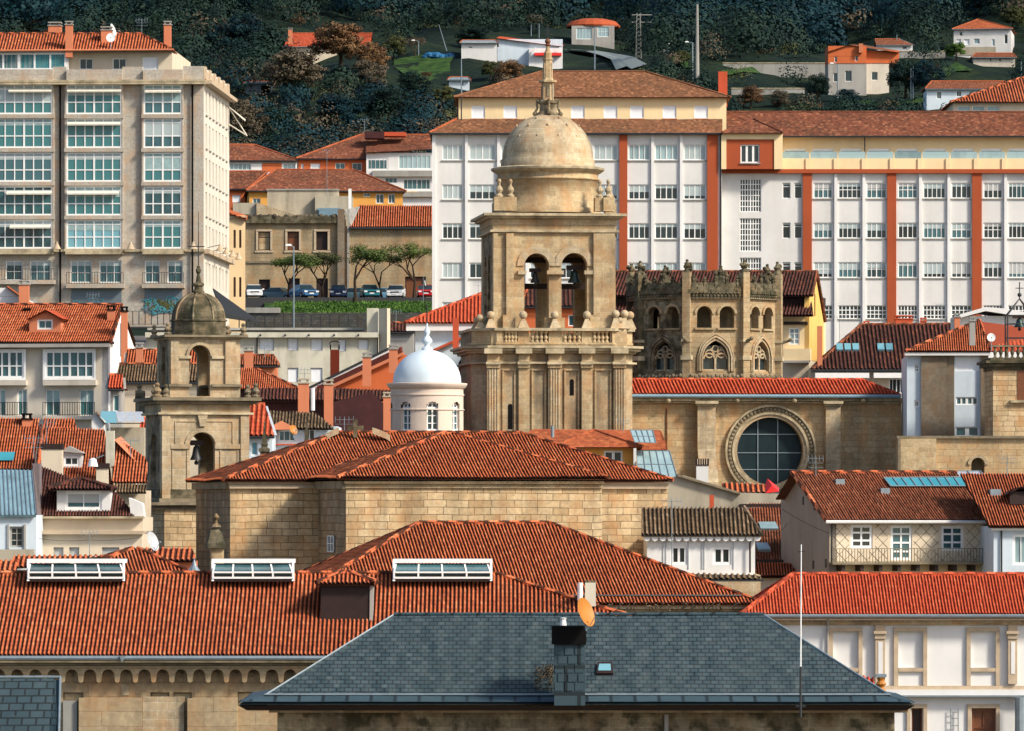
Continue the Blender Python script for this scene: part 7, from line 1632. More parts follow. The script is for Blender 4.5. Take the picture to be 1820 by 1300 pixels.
# ================= behind the church, centre right
b = Bld('ochre_annex', 'ochre annex with low orange roofs and glass lean-tos below the great tower', 'house', 1010, 398)
f, T = b.f, b.T; b.win(1073, 801, 1107, 830, cols=2, glass='glass_dark', recess=.2, fw=.14, mull=.2); b.wall(940, 797, 1128, 880, 9, 'ochre_wall')
plane(T, f.at(905, 800, -.6), f.at(1187, 800, -.6), [(1176, 765), (945, 763)], 20, 'tile_flat_orange', flat=True, pitch=.3, row=.3); hiproof(T, f.at(985, 795, .8), f.at(1143, 795, .8), (1054, 766), (1058, 766), 20, 'tile_orange', tp=0) if 0 else hiproof(T, f.at(985, 795, .8), f.at(1143, 795, .8), (1054, 766), (1058, 766), 20, 'tile_flat_orange', flat=True, pitch=.3, row=.3)
def glazed(T, q, nx, ny, mat='glass_pale', name='glass_roof'):
    o = MB().poly(q).build(name, mat, T); m = MB(); a, b_, c_, d_ = q; n = (b_-a).cross(d_-a).normalized(); n = n if n.z > 0 else -n
    for i in range(nx+1): k = i/nx; m.tube(a.lerp(b_, k)+n*.03, d_.lerp(c_, k)+n*.03, .035, 4)
    for i in range(ny+1): k = i/ny; m.tube(a.lerp(d_, k)+n*.03, b_.lerp(c_, k)+n*.03, .03, 4)
    m.build('bars', 'zinc', o); return o
glazed(T, [f.at(1128, 787, 1), f.at(1166, 788, 1), f.at(1160, 765, -1), f.at(1120, 765, -1)], 4, 2); glazed(T, [f.at(1135, 850, 3), f.at(1204, 850, 3), f.at(1190, 802, -.2), f.at(1131, 802, -.2)], 5, 2)
b.pb('end_wall', 'white_wall', [(1126, 797, 1131, 850)], 0, 1); m = MB().tube(f.at(982, 778, .5), f.at(982, 757, .5), .12, 8); m.build('flue_pipe', 'zinc', T)
# ================= right of the cathedral
b = Bld('dark_hip_house', 'cream house under a broad dark tile roof with two groups of skylights', 'house', 1450, 478)
f, T = b.f, b.T; b.win(1580, 673, 1607, 700, cols=4, rows=1, glass='glass_dark', recess=.15, fw=.09); b.win(1518, 673, 1545, 690, cols=2, glass='glass_dark', recess=.15, fw=.12)
b.wall(1440, 656, 1720, 760, 12, 'cream_wall'); A, B = f.at(1444, 657, .7), f.at(1730, 657, .7); t_, bb, n = up_normal(A, B, 28)
rp = hit(1530, 578, A, n); rn = (rp-A).dot(bb); A2 = A+bb*2*rn; roof(T, [[A, B, hit(1720, 577, A, n), rp], [A2, A, rp]], 'tile_dark', pitch=.34, row=.5, amp=.11); ridge(T, [(A, rp), (rp, hit(1720, 577, A, n))], 'tile_brown', .15)
for x0, x1, k in ((1487, 1530, 3), (1560, 1590, 2)):
    for i in range(k): a, c_ = x0+(x1-x0)*i/k, x0+(x1-x0)*(i+1)/k-3; MB().hull([[hit(x, y, A, n)+n*h for x, y in ((a, 625), (c_, 625), (c_-1, 614), (a-1, 614))] for h in (0, .2)]).build('skylight', 'glass_sky', T)
for x0, x1 in ((1449, 1545), (1553, 1612)): MB().pbox(f, x0, 663, x1, 672, 0, .9).build('awning_box', 'white_paint', T)
m = MB().tube(f.at(1442, 659, .8), f.at(1700, 659, .8), .09); m.build('gutter', 'dark_metal', T)
for lb, x, y0, w in (('squat red chimney left on the dark hip roof', 1540, 571, .5), ('wide red chimney stack on the dark hip roof', 1606, 561, 1.5), ('small red chimney right on the dark hip roof', 1641, 565, .5)): chimney(lb, x, 490, y0, 585, w, 'red_chimney', 'red_chimney')
b = Bld('stone_strip_house', 'pale blue house with broad brown stone strips and orange hip roof', 'house', 1613, 421, -2)
f, T = b.f, b.T
for q in ((1625, 648, 1634, 662, dict(cols=2, rows=2)), (1625, 712, 1634, 724, dict(cols=2)), (1699, 706, 1738, 720, dict(cols=4, rows=1, mull=.12)), (1698, 759, 1740, 776, dict(cols=2, mull=.3))): b.win(*q[:4], glass='glass', recess=.15, fw=.09, **q[4])
b.win(1698, 635, 1740, 660, cols=1, glass='roller_white', recess=.12, fw=.06)
b.wall(1612, 632, 1757, 880, 12, 'blue_white'); b.pb('stone_strip', 'grey_brown_stone', [(1637, 632.3, 1683, 880), (1743, 632.3, 1757, 880)], 0, .25); b.pb('stone_strip', 'grey_brown_stone', [(1683.3, 632.3, 1696, 880)], 0, .12)
b.pb('eaves', 'white_wall', [(1608, 626, 1760, 632)], -.2, .6); A, B = f.at(1609, 625, .7), f.at(1762, 622, .7); B.z = A.z; t_, bb, n = up_normal(A, B, 30); pk = hit(1741, 570, A, n); B2 = B+bb*9
roof(T, [[A, B, pk]], 'tile_orange', pitch=.17, amp=.07)
roof(T, [[B, f.at(1900, 622, 1.2), f.at(1900, 590, -3), pk]], 'tile_red', pitch=.3, flat=True); ridge(T, [(A, pk), (B, pk)], 'tile_orange'); chimney('', 1728, 410, 563, 595, .42, 'grey_wall', T=T)
b = Bld('white_canopy_house', 'white flat-edged roof house behind the orange hip roof at right', 'house', 1700, 455)
b.wall(1703, 562, 1900, 640, 8, 'white_bright'); MB().prism(b.f, [b.f.uz(1703, 566, .8), b.f.uz(1703, 560, .8), b.f.uz(1752, 546, .8), b.f.uz(1790, 549, .8), b.f.uz(1900, 570, .8), b.f.uz(1900, 576, .8), b.f.uz(1752, 553, .8)], -7, .8).build('roof', 'white_bright', b.T)
chimney('slim salmon chimney with grey cowl left of the white-edged roof', 1701, 452, 557, 600, .45, 'salmon_chimney'); chimney('', 1688, 470, 545, 560, .3, 'red_chimney', T=None) if 0 else None
# stone turret at the right edge
D = 411; T = thing('stone_turret', 'round-corniced stone turret with balustrade at the right edge', 'tower', near(1815, D)); f = Fac(1765, D, 1); zz = lambda y: (CY-y)/F*D
W = 6.0; MB().box(f, 0, W, -W, 0, zz(790)-3, zz(658)).build('shaft', 'church_stone', T)
for y0, y1, o_ in ((652, 658, .1), (646, 651.8, .35), (641, 645.8, .55), (636, 640.8, .2)): MB().box(f, -o_, W+o_, -W-o_, o_, zz(y1), zz(y0)).build('cornice', 'sandstone_mossy', T)
MB().box(f, -.1, W, -.3, .15, zz(617), zz(614)).build('balustrade_rail', 'stone_trim_dark', T)
for k in range(9): q = f.pt(.15+k*.42, 0, 0); MB().lathe((q.x, q.y), [(.16, zz(636)), (.07, zz(633)), (.15, zz(627)), (.06, zz(620)), (.14, zz(617))], 8).build('baluster', 'sandstone_mossy', T)
MB().pbox(f, 1808, 655, 1835, 711, 0, .04).build('door', 'wood_brown', T); MB().pbox(f, 1796, 711.5, 1840, 716, 0, .3).build('ledge', 'stone_trim', T)
t = thing('iron_belfry', 'wrought iron belfry with finial on top of the stone turret', 'belfry', f.pt(1.6, -2, zz(636))); m = MB(); c_ = f.at(1812, 500, -1.6); r_ = .95; z0, z1 = zz(636), zz(560)
for sx in (-1, 1):
    for sy in (-1, 1): a = Vector((c_.x+sx*r_, c_.y+sy*r_, z0)); m.tube(a, a+Z*(z1-z0), .06, 5); m.tube(a+Z*(z1-z0), Vector((c_.x, c_.y, zz(530))), .05, 5)
for z in (zz(600), zz(575), z1): 
    for (ax, ay), (bx, by) in (((-1, -1), (1, -1)), ((1, -1), (1, 1)), ((1, 1), (-1, 1)), ((-1, 1), (-1, -1))): m.tube((c_.x+ax*r_, c_.y+ay*r_, z), (c_.x+bx*r_, c_.y+by*r_, z), .04, 4)
m.tube((c_.x, c_.y, zz(530)), (c_.x, c_.y, zz(500)), .04); m.tube((c_.x-.3, c_.y, zz(511)), (c_.x+.3, c_.y, zz(511)), .03); m.ball(Vector((c_.x, c_.y, zz(523))), .16, 8, 5); m.build('frame', 'dark_metal', t)
bell('small bell inside the wrought iron frame', f, 1812, 566, 582, -1.6, 20, 'bronze')
dish('pale dish near the bell frame at the right edge', 1762, 600, 409, .3)
# ================= right foreground
b = Bld('diamond_stucco_house', 'house with diamond-scored stucco front, balcony and brown tile roof', 'house', 1474, 305, 15)
f, T = b.f, b.T
b.win(1512, 933, 1551, 975, cols=2, rows=3, glass='glass_dark', recess=.12, fw=.15, mull=.1); b.win(1583, 934, 1621, 996, cols=2, rows=4, glass='glass', recess=.12, fw=.15, mull=.1, name='balcony_door'); b.win(1673, 935, 1713, 979, cols=2, rows=3, glass='glass_teal', recess=.12, fw=.15, mull=.1)
dep = 8.5; b.wall(1474, 927, 1764, 1001, dep, 'cream_wall', name='wall'); b.wall(1478, 1001.5, 1764, 1080, dep, 'yellow_wall', d=-.1, name='lower_wall')
m = MB(); u0, z1 = f.uz(1478, 930); u1, z0 = f.uz(1762, 1000); hh_ = z1-z0; st_ = .62
hl = [(h[0]-.1, h[1]-.1, h[2]+.1, h[3]+.1) for h in f.holes]
for s_ in (-1, 1):
    k = -8
    while k*st_ < (u1-u0)+8:
        last = None
        for i in range(25):
            z = i/24*hh_; u = u0+k*st_+(z if s_ > 0 else hh_-z); ok = u0 < u < u1 and not any(a < u < c_ and e < z0+z < g_ for a, e, c_, g_ in hl)
            if ok and last: m.tube(last, f.pt(u, .005, z0+z), .018, 3)
            last = f.pt(u, .005, z0+z) if ok else None
        k += 1
m.build('scored_joint', 'stone_trim_dark', T)
A, B = f.at(1468, 926, .5), f.at(1766, 926, .5); B.z = A.z; t_, bb, n = up_normal(A, B, 26); C_, D_ = hit(1716, 846, A, n), hit(1407, 841, A, n); rn = (D_-A).dot(bb); D_.z = C_.z = A.z+rn*math.tan(R(26)); C_ = D_+t_*((B-A).length); E_ = D_+bb*(dep-rn-.2)
E_.z = D_.z-(dep-rn)*.45; G_ = E_+t_*(B-A).length
roof(T, [[A, B, C_, D_], [G_, E_, D_, C_]], 'tile_brown', pitch=.153, row=.40, amp=.064); ridge(T, [(D_, C_), (A, D_)], 'tile_orange')
g_ = f.side(f.uz(1474, 950)[0], False); zb = P(0, 1080, 305).z
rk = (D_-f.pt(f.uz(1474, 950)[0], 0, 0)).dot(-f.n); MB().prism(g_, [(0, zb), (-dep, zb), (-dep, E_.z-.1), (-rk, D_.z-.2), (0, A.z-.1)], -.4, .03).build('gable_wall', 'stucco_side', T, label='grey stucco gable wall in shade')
for u, z in ((rk-.4, D_.z-1.3), (rk-2.4, D_.z-1.6), (rk-2.2, D_.z-4.8), (rk-4.4, D_.z-4.7)): MB().box(g_, -u-.12, -u+.12, .03, .06, z-.45, z).build('vent_slit', 'wood_dark', T)
glz = [hit(x, y, A, n)+n*.15 for x, y in ((1582, 869), (1720, 869), (1710, 853), (1570, 854))]; glazed(T, glz, 9, 1, 'skylight_blue', 'skylight_strip')
for x, y in ((1492, 859), (1572, 875)): MB().abox(hit(x, y, A, n)-Z*.2, .5, .5, .42, 9).build('roof_vent', 'zinc', T)
o = MB().pbox(f, 1480, 1000, 1766, 1003, 0, 1.1).build('balcony', 'stone_trim_dark', T); railing(o, f, 1482, 975, 1762, 1000, .95, .17, r=.017, mat='stone_trim_dark'); m = MB()
for k in range(9): u = f.uz(1490+k*33, 1003)[0]; MB().box(f, u-.1, u+.1, 0, .9, z0-.45, z0-.12).build('bracket', 'wood_dark', T)
m = MB(); MB().tube(f.at(1478, 930, .15), f.at(1478, 1000, .15), .05).build('drainpipe', 'dark_metal', T)
MB().tube(f.at(1468, 928, .6), f.at(1766, 928, .6), .09).build('gutter', 'white_wall', T)
b = Bld('right_edge_house', 'pale house with bright orange roof and dark dormer at the right edge', 'house', 1764, 303, 5)
f, T = b.f, b.T; b.win(1800, 950, 1830, 1005, cols=2, glass='glass_pale', recess=.15, fw=.15); b.wall(1766, 936, 1990, 1080, 10, 'blue_white')
A, B = f.at(1758, 937, .5), f.at(1990, 937, .5); B.z = A.z; pp = plane(T, A, B, [(1990, 842), (1706, 842)], 28, 'tile_orange', pitch=.155, amp=.064); n = up_normal(A, B, 28)[2]
m = MB(); dz = Fac(1790, hit(1805, 897, A, n).y, 5); m.pbox(dz, 1795, 874, 1840, 897, -4, .3); m.build('dormer', 'wood_dark', T); roof(T, [[dz.at(1786, 880, .5), dz.at(1812, 868, .5), dz.at(1812, 866, -5), dz.at(1786, 878, -5)], [dz.at(1812, 868, .5), dz.at(1850, 876, .5), dz.at(1850, 874, -5), dz.at(1812, 866, -5)]], 'tile_dark', name='dormer_roof')
b.pb('cornice', 'white_paint', [(1764, 937, 1990, 943)], 0, .3); m = MB().tube(f.at(1780, 943, .1), f.at(1780, 1030, .1), .05); m.build('drainpipe', 'dark_metal', T)
MB().abox(hit(1768, 877, A, n)-Z*.2, .6, .5, .42, 9).build('roof_vent', 'zinc', T)
sp = Fac(1700, 313); t = thing('solar_collector', 'silver solar panel pair on the roof ridge near the round wall opening', 'solar panel', P(1724, 850, 313)); o = glazed(t, [sp.at(1705, 850, 1), sp.at(1752, 850, 1), sp.at(1742, 838, -1), sp.at(1697, 838, -1)], 2, 1, 'solar', 'panel')
# white house with scalloped eaves
b = Bld('scalloped_eave_house', 'small white house with scalloped eaves and blackened lichen roof', 'house', 1187, 292, 0)
f, T = b.f, b.T
for q in ((1192, 970, 1221, 1004), (1267, 972, 1300, 1004)): b.win(*q, cols=2, glass='glass_dark', recess=.12, fw=.14, mull=.12)
b.wall(1150, 951, 1342, 1022, 8, 'white_bright'); A, B = f.at(1140, 952, .5), f.at(1353, 952, .5); t_, bb, n = up_normal(A, B, 26); R_2 = hit(1322, 903, A, n); rn = (R_2-A).dot(bb); B2 = B+bb*2*rn
roof(T, [[A, B, R_2, hit(1140, 902, A, n)], [B, B2, R_2]], 'tile_lichen', pitch=.22, row=.42, amp=.085); ridge(T, [(B, R_2)], 'tile_lichen')
m = MB()
for k in range(15): x = 1143+k*14; u, z = f.uz(x+7, 956, .35); u0 = f.uz(x, 956, .35)[0]; r_ = (u-u0)*.92; m.prism(f, [(u-r_, z+.12), (u-r_, z), (u-r_*.7, z-r_*.7), (u, z-r_), (u+r_*.7, z-r_*.7), (u+r_, z), (u+r_, z+.12)], .25, .35)
m.build('scalloped_valance', 'white_paint', T); m = MB()
for x in (1178, 1183, 1247, 1251, 1303, 1223): m.pbox(f, x, 962, x+1.6, 1012, 0, .04)
m.build('panel_strip', 'grey_paint', T); plane(T, f.at(1180, 1030, 2.2), f.at(1356, 1030, 2.2), [(1345, 1021), (1200, 1021)], 14, 'tile_lichen', name='porch_roof', pitch=.29); b.wall(1150, 1022.5, 1352, 1100, 8, 'sandstone_pale', d=.4, name='lower_wall'); b.pb('gutter', 'dark_metal', [(1180, 1031, 1358, 1034)], 2, 2.3)
MB().tube(f.at(1333, 955, .2), f.at(1333, 1018, .2), .05).build('drainpipe', 'wood_dark', T)
antenna('thin aerial at the left end of the lichen roof', 1194, 888, 1010, 287, arms=2)
b = Bld('mossy_wall_house', 'grey mossy parapet wall above the lichen roof', 'wall', 1190, 322, 0)
MB().prism(b.f, [b.f.uz(1180, 960), b.f.uz(1180, 850), b.f.uz(1215, 845), b.f.uz(1316, 876), b.f.uz(1390, 878), b.f.uz(1390, 960)], -2, 0).build('wall', 'old_plaster', b.T)
MB().prism(b.f, [b.f.uz(1204, 843, .3), b.f.uz(1316, 875, .3), b.f.uz(1316, 879, .3), b.f.uz(1204, 847, .3)], -2.2, .3).build('coping', 'stone_trim_dark', b.T)
plane(b.T, b.f.at(1290, 877, -1.5), b.f.at(1372, 877, -1.5), [(1362, 861), (1282, 859)], 22, 'tile_orange', pitch=.3)
t = chimney('white chimney with rusty openwork box in front of the rose wall', 1248, 340, 816, 852, .72, 'white_wall', capstyle=None); MB().abox(P(1248, 828, 340), .8, .8, .42).build('box', 'wood_dark', t)
m = MB()
for k in range(5): q = P(1240+k*4, 826, 340-.42); m.abox(q, .05, .03, .34)
m.build('slat', 'sand_trim', t)
chimney('rusty pipe stub on the mossy parapet', 1265, 320, 880, 902, .25, 'red_chimney', capstyle=None)
t = thing('tarpaulin', 'crumpled red tarpaulin on the roof edge before the rose window', 'tarpaulin', P(1372, 878, 316)); w = Fac(1372, 316)
MB().hull([[w.at(1361, 877, .3), w.at(1384, 874, .5), w.at(1372, 862, .2)], [w.at(1359, 864, -.4), w.at(1385, 868, -.6), w.at(1364, 851, -.3)]]).build('sheet', 'tarp_red', t)
b = Bld('middle_roof_house', 'dark orange roofs with skylights between the white house and the stucco gable', 'house', 1340, 316, 0)
f, T = b.f, b.T; b.win(1328, 901, 1355, 918, d=-2, cols=2, glass='glass', recess=.12, fw=.1); b.wall(1320, 896, 1400, 1080, 6, 'wood_dark', d=-2)
A, B = f.at(1335, 996, 3), f.at(1500, 996, 3); B.z = A.z; pp = plane(T, A, B, [(1420, 895), (1330, 895)], 30, 'tile_brown', pitch=.155, amp=.064); n = up_normal(A, B, 30)[2]
for q in ((1352, 945, 1384, 933), (1347, 982, 1370, 970)): MB().hull([[hit(x, y, A, n)+n*h for x, y in ((q[0], q[1]), (q[2], q[1]), (q[2]-6, q[3]), (q[0]-4, q[3]))] for h in (0, .2)]).build('skylight', 'glass_pale', T)
plane(T, f.at(1338, 1026, 6), f.at(1500, 1026, 6), [(1490, 1003), (1346, 1000)], 26, 'tile_orange', name='lower_roof', pitch=.155, amp=.064); b.wall(1340, 1024, 1500, 1100, 8, 'beige_wall', d=5.5, name='lower_wall')
MB().pbox(f, 1350, 996, 1455, 1000, 2.5, 3.3).build('beam', 'wood_dark', T)

# ================= white building with red roof, right front
b = Bld('arcaded_white_building', 'white building with sandstone window surrounds and bright red tile roof', 'building', 1330, 264, 0)
f, T = b.f, b.T
for x0, x1 in ((1481, 1525), (1597, 1640), (1725, 1770)): b.win(x0, 1123, x1, 1187, cols=1, glass='white_bright', frame=None, recess=.12, name='blind_panel')
b.win(1727, 1259, 1770, 1330, cols=2, rows=2, glass='wood_brown', frame='wood_brown', recess=.25, fw=.12, name='shutter_door'); b.win(1620, 1259, 1640, 1330, cols=1, glass='wood_dark', frame='wood_brown', recess=.25, name='shutter_door')
b.wall(1330, 1108, 1990, 1400, 14, 'white_bright'); b.pb('cornice', 'sand_trim', [(1325, 1096, 1990, 1102)], 0, .45); b.pb('frieze', 'sandstone', [(1328, 1102.3, 1990, 1111)], 0, .15)
for x0, x1 in ((1473, 1533), (1589, 1648), (1718, 1777)):
    for q in ((x0, 1115, x1, 1122.5), (x0, 1122.8, x0+7.5, 1219), (x1-7, 1122.8, x1, 1219), (x0+8, 1187.3, x1-7.5, 1194)): MB().pbox(f, *q, 0, .14).build('surround', 'sand_trim', T)
for x0, x1 in ((1556, 1573), (1792, 1808)):
    MB().pbox(f, x0, 1136, x1, 1216, 0, .3).build('pilaster', 'sand_trim', T); MB().pbox(f, x0+5, 1141, x1-4, 1198, .3, .32).build('panel', 'white_bright', T); MB().pbox(f, x0-3, 1122, x1+3, 1127, 0, .45).build('capital', 'sand_trim', T); MB().pbox(f, x0-1, 1127.3, x1+1, 1135.7, 0, .36).build('capital', 'sand_trim', T); MB().pbox(f, x0, 1111.3, x1, 1121.7, 0, .3).build('capital', 'sand_trim', T)
b.pb('string_course', 'sand_trim', [(1330, 1219.3, 1990, 1226)], 0, .14); b.pb('ledge', 'white_bright', [(1330, 1226.3, 1990, 1236)], 0, .35); b.pb('ledge', 'zinc', [(1330, 1236.3, 1990, 1239)], 0, .5)
for x0, x1 in ((1720, 1777), (1612, 1648)):
    for q in ((x0, 1252, x1, 1258.6), (x0, 1259, x0+6.5, 1400), (x1-6.5, 1259, x1, 1400)): MB().pbox(f, *q, 0, .12).build('surround', 'sand_trim', T)
A, B = f.at(1318, 1093, .7), f.at(1995, 1093, .7); t_, bb, n = up_normal(A, B, 24); rp = hit(1408, 1023, A, n); rn = (rp-A).dot(bb); A2 = A+bb*2*rn
roof(T, [[A, B, hit(1995, 1023, A, n), rp], [A2, A, rp]], 'tile_red', pitch=.15, row=.40, amp=.062); ridge(T, [(A, rp), (A2, rp), (rp, hit(1995, 1023, A, n))], 'tile_red')
MB().tube(f.at(1318, 1095, .75), f.at(1990, 1095, .75), .08).build('gutter', 'zinc', T); m = MB(); m.tube(f.at(1474, 1096, .5), f.at(1471, 1112, .2), .05); m.tube(f.at(1471, 1112, .2), f.at(1471, 1215, .2), .05); m.build('drainpipe', 'grey_wall', T)
m = MB(); m.tube(f.at(1813, 1240, .8), f.at(1813, 1400, .8), .25, 10); m.build('downpipe', 'zinc', T); t = thing('wall_ladder', 'short metal ladder hooked on the white wall', 'ladder', f.at(1697, 1280, .1)); m = MB()
for x in (1690, 1703): m.tube(f.at(x, 1260, .15), f.at(x, 1400, .15), .025)
for y in (1266, 1277, 1290): m.tube(f.at(1690, y, .15), f.at(1703, y, .15), .02)
m.build('rungs', 'zinc', t)
b2 = Bld('corner_roof_shed', 'small red lean-to roof peeking over the right slope of the slate roof', 'shed', 1520, 232); plane(b2.T, b2.f.at(1505, 1222, 1), b2.f.at(1556, 1214, 1), [(1552, 1206), (1500, 1194)], 24, 'tile_red'); b2.wall(1500, 1222, 1550, 1300, 2, 'grey_wall')
t = thing('clay_urn', 'brown clay ornament with grey cap at the slate roof corner', 'ornament', P(1566, 1232, 214)); q = P(1566, 0, 214); zz = lambda y: (CY-y)/F*214; MB().lathe((q.x, q.y), [(.15, zz(1234)), (.2, zz(1228)), (.1, zz(1222)), (.2, zz(1216)), (.12, zz(1210)), (.17, zz(1205)), (0, zz(1203))], 10).build('body', 'dish_orange', t)
MB().abox((q.x, q.y, zz(1204)), .4, .3, .12).build('cap', 'zinc', t)

# ================= central hip roof building
b = Bld('central_hip_building', 'stone building with the large orange hip roof in front of the church', 'building', 520, 262, 9)
f, T = b.f, b.T; A, B = f.at(500, 1076, .7), f.at(1357, 1076, .7); R1, R2, A2, B2 = hip2(T, A, B, (745, 931), (976, 931), 23, 'tile_church', pitch=.165, row=.40, amp=.068)
u0, z1 = f.uz(505, 1077); u1 = f.uz(1350, 1077)[0]; dep = (A2-A).length-1.3; block_uv(T, f, u0, u1, P(0, 1300, 262).z, z1, dep, 'sandstone'); b.pb('cornice', 'sand_trim', [(505, 1077.5, 1352, 1082)], 0, .5); b.pb('frieze', 'stone_trim', [(505, 1082.3, 1350, 1087)], 0, .25)
n = up_normal(A, B, 23)[2]; m = MB(); m.tube(hit(820, 1063, A, n)+n*.12, hit(1318, 1063, A, n)+n*.12, .05, 5); m.build('cable', 'dark_metal', T)
g9 = random.Random(4); t = thing('creeper', 'leafless creeper stems climbing the stone wall below the orange eave', 'plant', f.at(1150, 1090, .3)); m = MB()
for k in range(26):
    x = g9.uniform(1070, 1310); y = 1094; pv = f.at(x, y, .55)
    for j in range(6): x += g9.uniform(-5, 6); y -= g9.uniform(1.5, 5); nx = f.at(x, y, .6+.25*j); m.tube(pv, nx, .03, 3); pv = nx
m.build('stems', 'stone_trim_dark', t)
t = thing('rusted_stack', 'weathered wooden-clad chimney with white pipe behind the orange dish', 'chimney', P(1045, 1076, 243)); w = Fac(1040, 243); MB().pbox(w, 1040, 1036, 1059, 1078, -.5, 0).build('stack', 'stained_beige', t); MB().tube(w.at(1031, 1068, .2), w.at(1031, 1036, .2), .12, 10).build('flue_pipe', 'dish_white', t)
m = MB()
for k in range(5): m.abox(w.at(1042+k*4, 1036, -.25), .07, .4, .1)
m.build('cap', 'stone_trim_dark', t)
# ================= long roof with skylights and arcaded cornice
b = Bld('arcaded_palace', 'long sandstone palace with arched corbel frieze and ridge skylights', 'building', -60, 240, 0)
f, T = b.f, b.T; A, B = f.at(-160, 1166, .9), f.at(1325, 1166, .9); t_, bb, n = up_normal(A, B, 25); rp = hit(880, 1021, A, n); lp = hit(-160, 1021, A, n); rn = (rp-A).dot(bb); B2 = B+bb*2*rn; A2 = A+bb*2*rn
roof(T, [[A, B, rp, lp], [B2, A2, lp, rp], [B, B2, rp]], 'tile_orange', pitch=.182, row=.40, amp=.075); ridge(T, [(lp, rp), (B, rp)], 'tile_church')
for q in ((112, 1231, 148, 1246), (267, 1231, 301, 1250), (308, 1231, 341, 1250), (422, 1230, 465, 1255)): b.win(*q, cols=1, glass='sandstone', frame='stone_trim_dark', recess=.2, fw=.06, name='blind_window')
b.wall(-160, 1180, 1300, 1420, 14, 'facade_stone')
m = MB(); m.tube(f.at(-160, 1170, 1.0), f.at(1300, 1170, 1.0), .10, 8); m.build('gutter', 'zinc', T); b.pb('cornice', 'stone_trim', [(-160, 1173.5, 1300, 1178)], 0, .75); b.pb('cornice', 'stone_trim_dark', [(-160, 1178.3, 1300, 1183)], 0, .5)
MB().prism(f, [f.uz(212, 1166, 1.1), f.uz(223, 1166, 1.1), f.uz(217, 1178, 1.1)], 1.0, 1.15).build('spout', 'zinc', T)
# corbel arcade: one arch built once, then copied
AP = 32.35*240/F; ua, za = f.uz(-2, 1207, .5); r_ = AP*.34; mb = MB(); g_ = Fac(0, 1); g_.o = f.pt(0, 0, 0); zt = f.uz(0, 1184, .5)[1]; zb_ = f.uz(0, 1214, .5)[1]; zs = f.uz(0, 1201, .5)[1]
arch_wall(mb, g_, -AP/2, AP/2, zs, zt, 0, .5, [(0, r_, zs, zs)], n=10)
for s_ in (-1, 1): mb.prism(g_, [(s_*AP/2, zs), (s_*r_, zs), (s_*(r_+.03), zb_+.06), (s_*(r_+.09), zb_), (s_*AP/2, zb_)], 0, .5)
a0 = mb.build('corbel_arch', 'facade_stone', T); mb = MB()
for s_ in (-1, 1): arch_ring(mb, g_, s_*r_*.5, r_*.34, r_*.48, zs+r_*.25, .02, .16, n=6)
mb.box(g_, -.04, .04, .02, .2, zs-.02, zs+r_*.3); o0 = mb.build('shell', 'stone_trim_dark', a0)
m0 = f.uz(-2-16, 1200, 0)[0]; k = 0
for k in range(26):
    u = f.uz(-2+k*32.35, 1200, .5)[0]+AP/2*0
    if k: 
        a1 = a0.copy(); COL.objects.link(a1); o1 = o0.copy(); COL.objects.link(o1); o1.parent = a1
    else: a1 = a0
    a1.location = f.t*u
# blank stone piers on the wall face
for i, (x0, x1, y0, mt) in enumerate(((140, 253, 1241, 'facade_stone'), (254, 327, 1239, 'sandstone_pale'), (333, 421, 1242, 'facade_stone'), (112, 137, 1246, 'concrete'))): MB().pbox(f, x0, y0, x1, 1420, 0, [.5, .35, .6, .3][i]).build('pier', mt, T)
MB().pbox(f, 216, 1217, 229, 1236, 0, .04).build('slab_patch', 'stone_trim', T)
# ridge skylights
def ridge_light(label_unused, x0, x1):
    w = Fac(x0, (rp.y-.6), 0); fr = MB().pbox(w, x0, 994, x1, 1001, -1.3, .25).build('skylight', 'white_paint', T)
    q = [w.at(x0+3, 1015.5, .9), w.at(x1-4, 1015.5, .9), w.at(x1-9, 1002, .05), w.at(x0+6, 1002, .05)]; o = MB().poly(q).build('pane', 'glass', fr); m = MB()
    for i in range(5): k = i/4; m.tube(q[0].lerp(q[1], k), q[3].lerp(q[2], k), .05, 4)
    for y0, y1 in ((1016, 1019), (1025.5, 1029)): m.pbox(w, x0+1, y0, x1-1, y1, .8, 1.0)
    for i in range(5): x = x0+1+(x1-x0-5)*i/4; m.pbox(w, x, 1019, x+3, 1025.5, .8, 1.0)
    m.build('bars', 'white_paint', fr); MB().pbox(w, x0+2, 1019, x1-2, 1025.5, .6, .78).build('pane', 'glass_dark', fr); MB().pbox(w, x0+1, 1029.2, x1-1, 1034, .6, .95).build('flashing', 'wood_dark', fr)
    for xx, s_ in ((x0, 1), (x1, -1)):
        m = MB(); a = [w.at(xx, 996, .2), w.at(xx, 1033, 1.02), w.at(xx, 1033, -1)]; m.hull([a, [p_+Vector((s_*.1, 0, 0)) for p_ in a]]); m.build('end_panel', 'white_paint', fr)
for x0, x1 in ((48, 222), (376, 523), (698, 875)): ridge_light('', x0, x1)
# roof hatch
w = Fac(568, hit(613, 1104, A, n).y); MB().pbox(w, 570, 1040, 657, 1104, -3.5, 0).build('hatch', 'wood_dark', T); MB().pbox(w, 568, 1036, 659, 1041, -3.2, .12).build('hatch_fascia', 'dark_metal', T); m = MB(); u, z = w.uz(657.5, 1041, .05); u2, z2 = w.uz(664, 1104, .05); m.prism(w, [(u, z), (u+.16, z), (u+.12, z2), (u-.02, z2)], -1, .06); m.build('hatch_trim', 'grey_wall', T)
hiproof(T, w.at(562, 1038, .35), w.at(669, 1038, .35), (613, 1018), (616, 1018), 24, 'tile_orange', pitch=.182, amp=.07, name='hatch_roof')
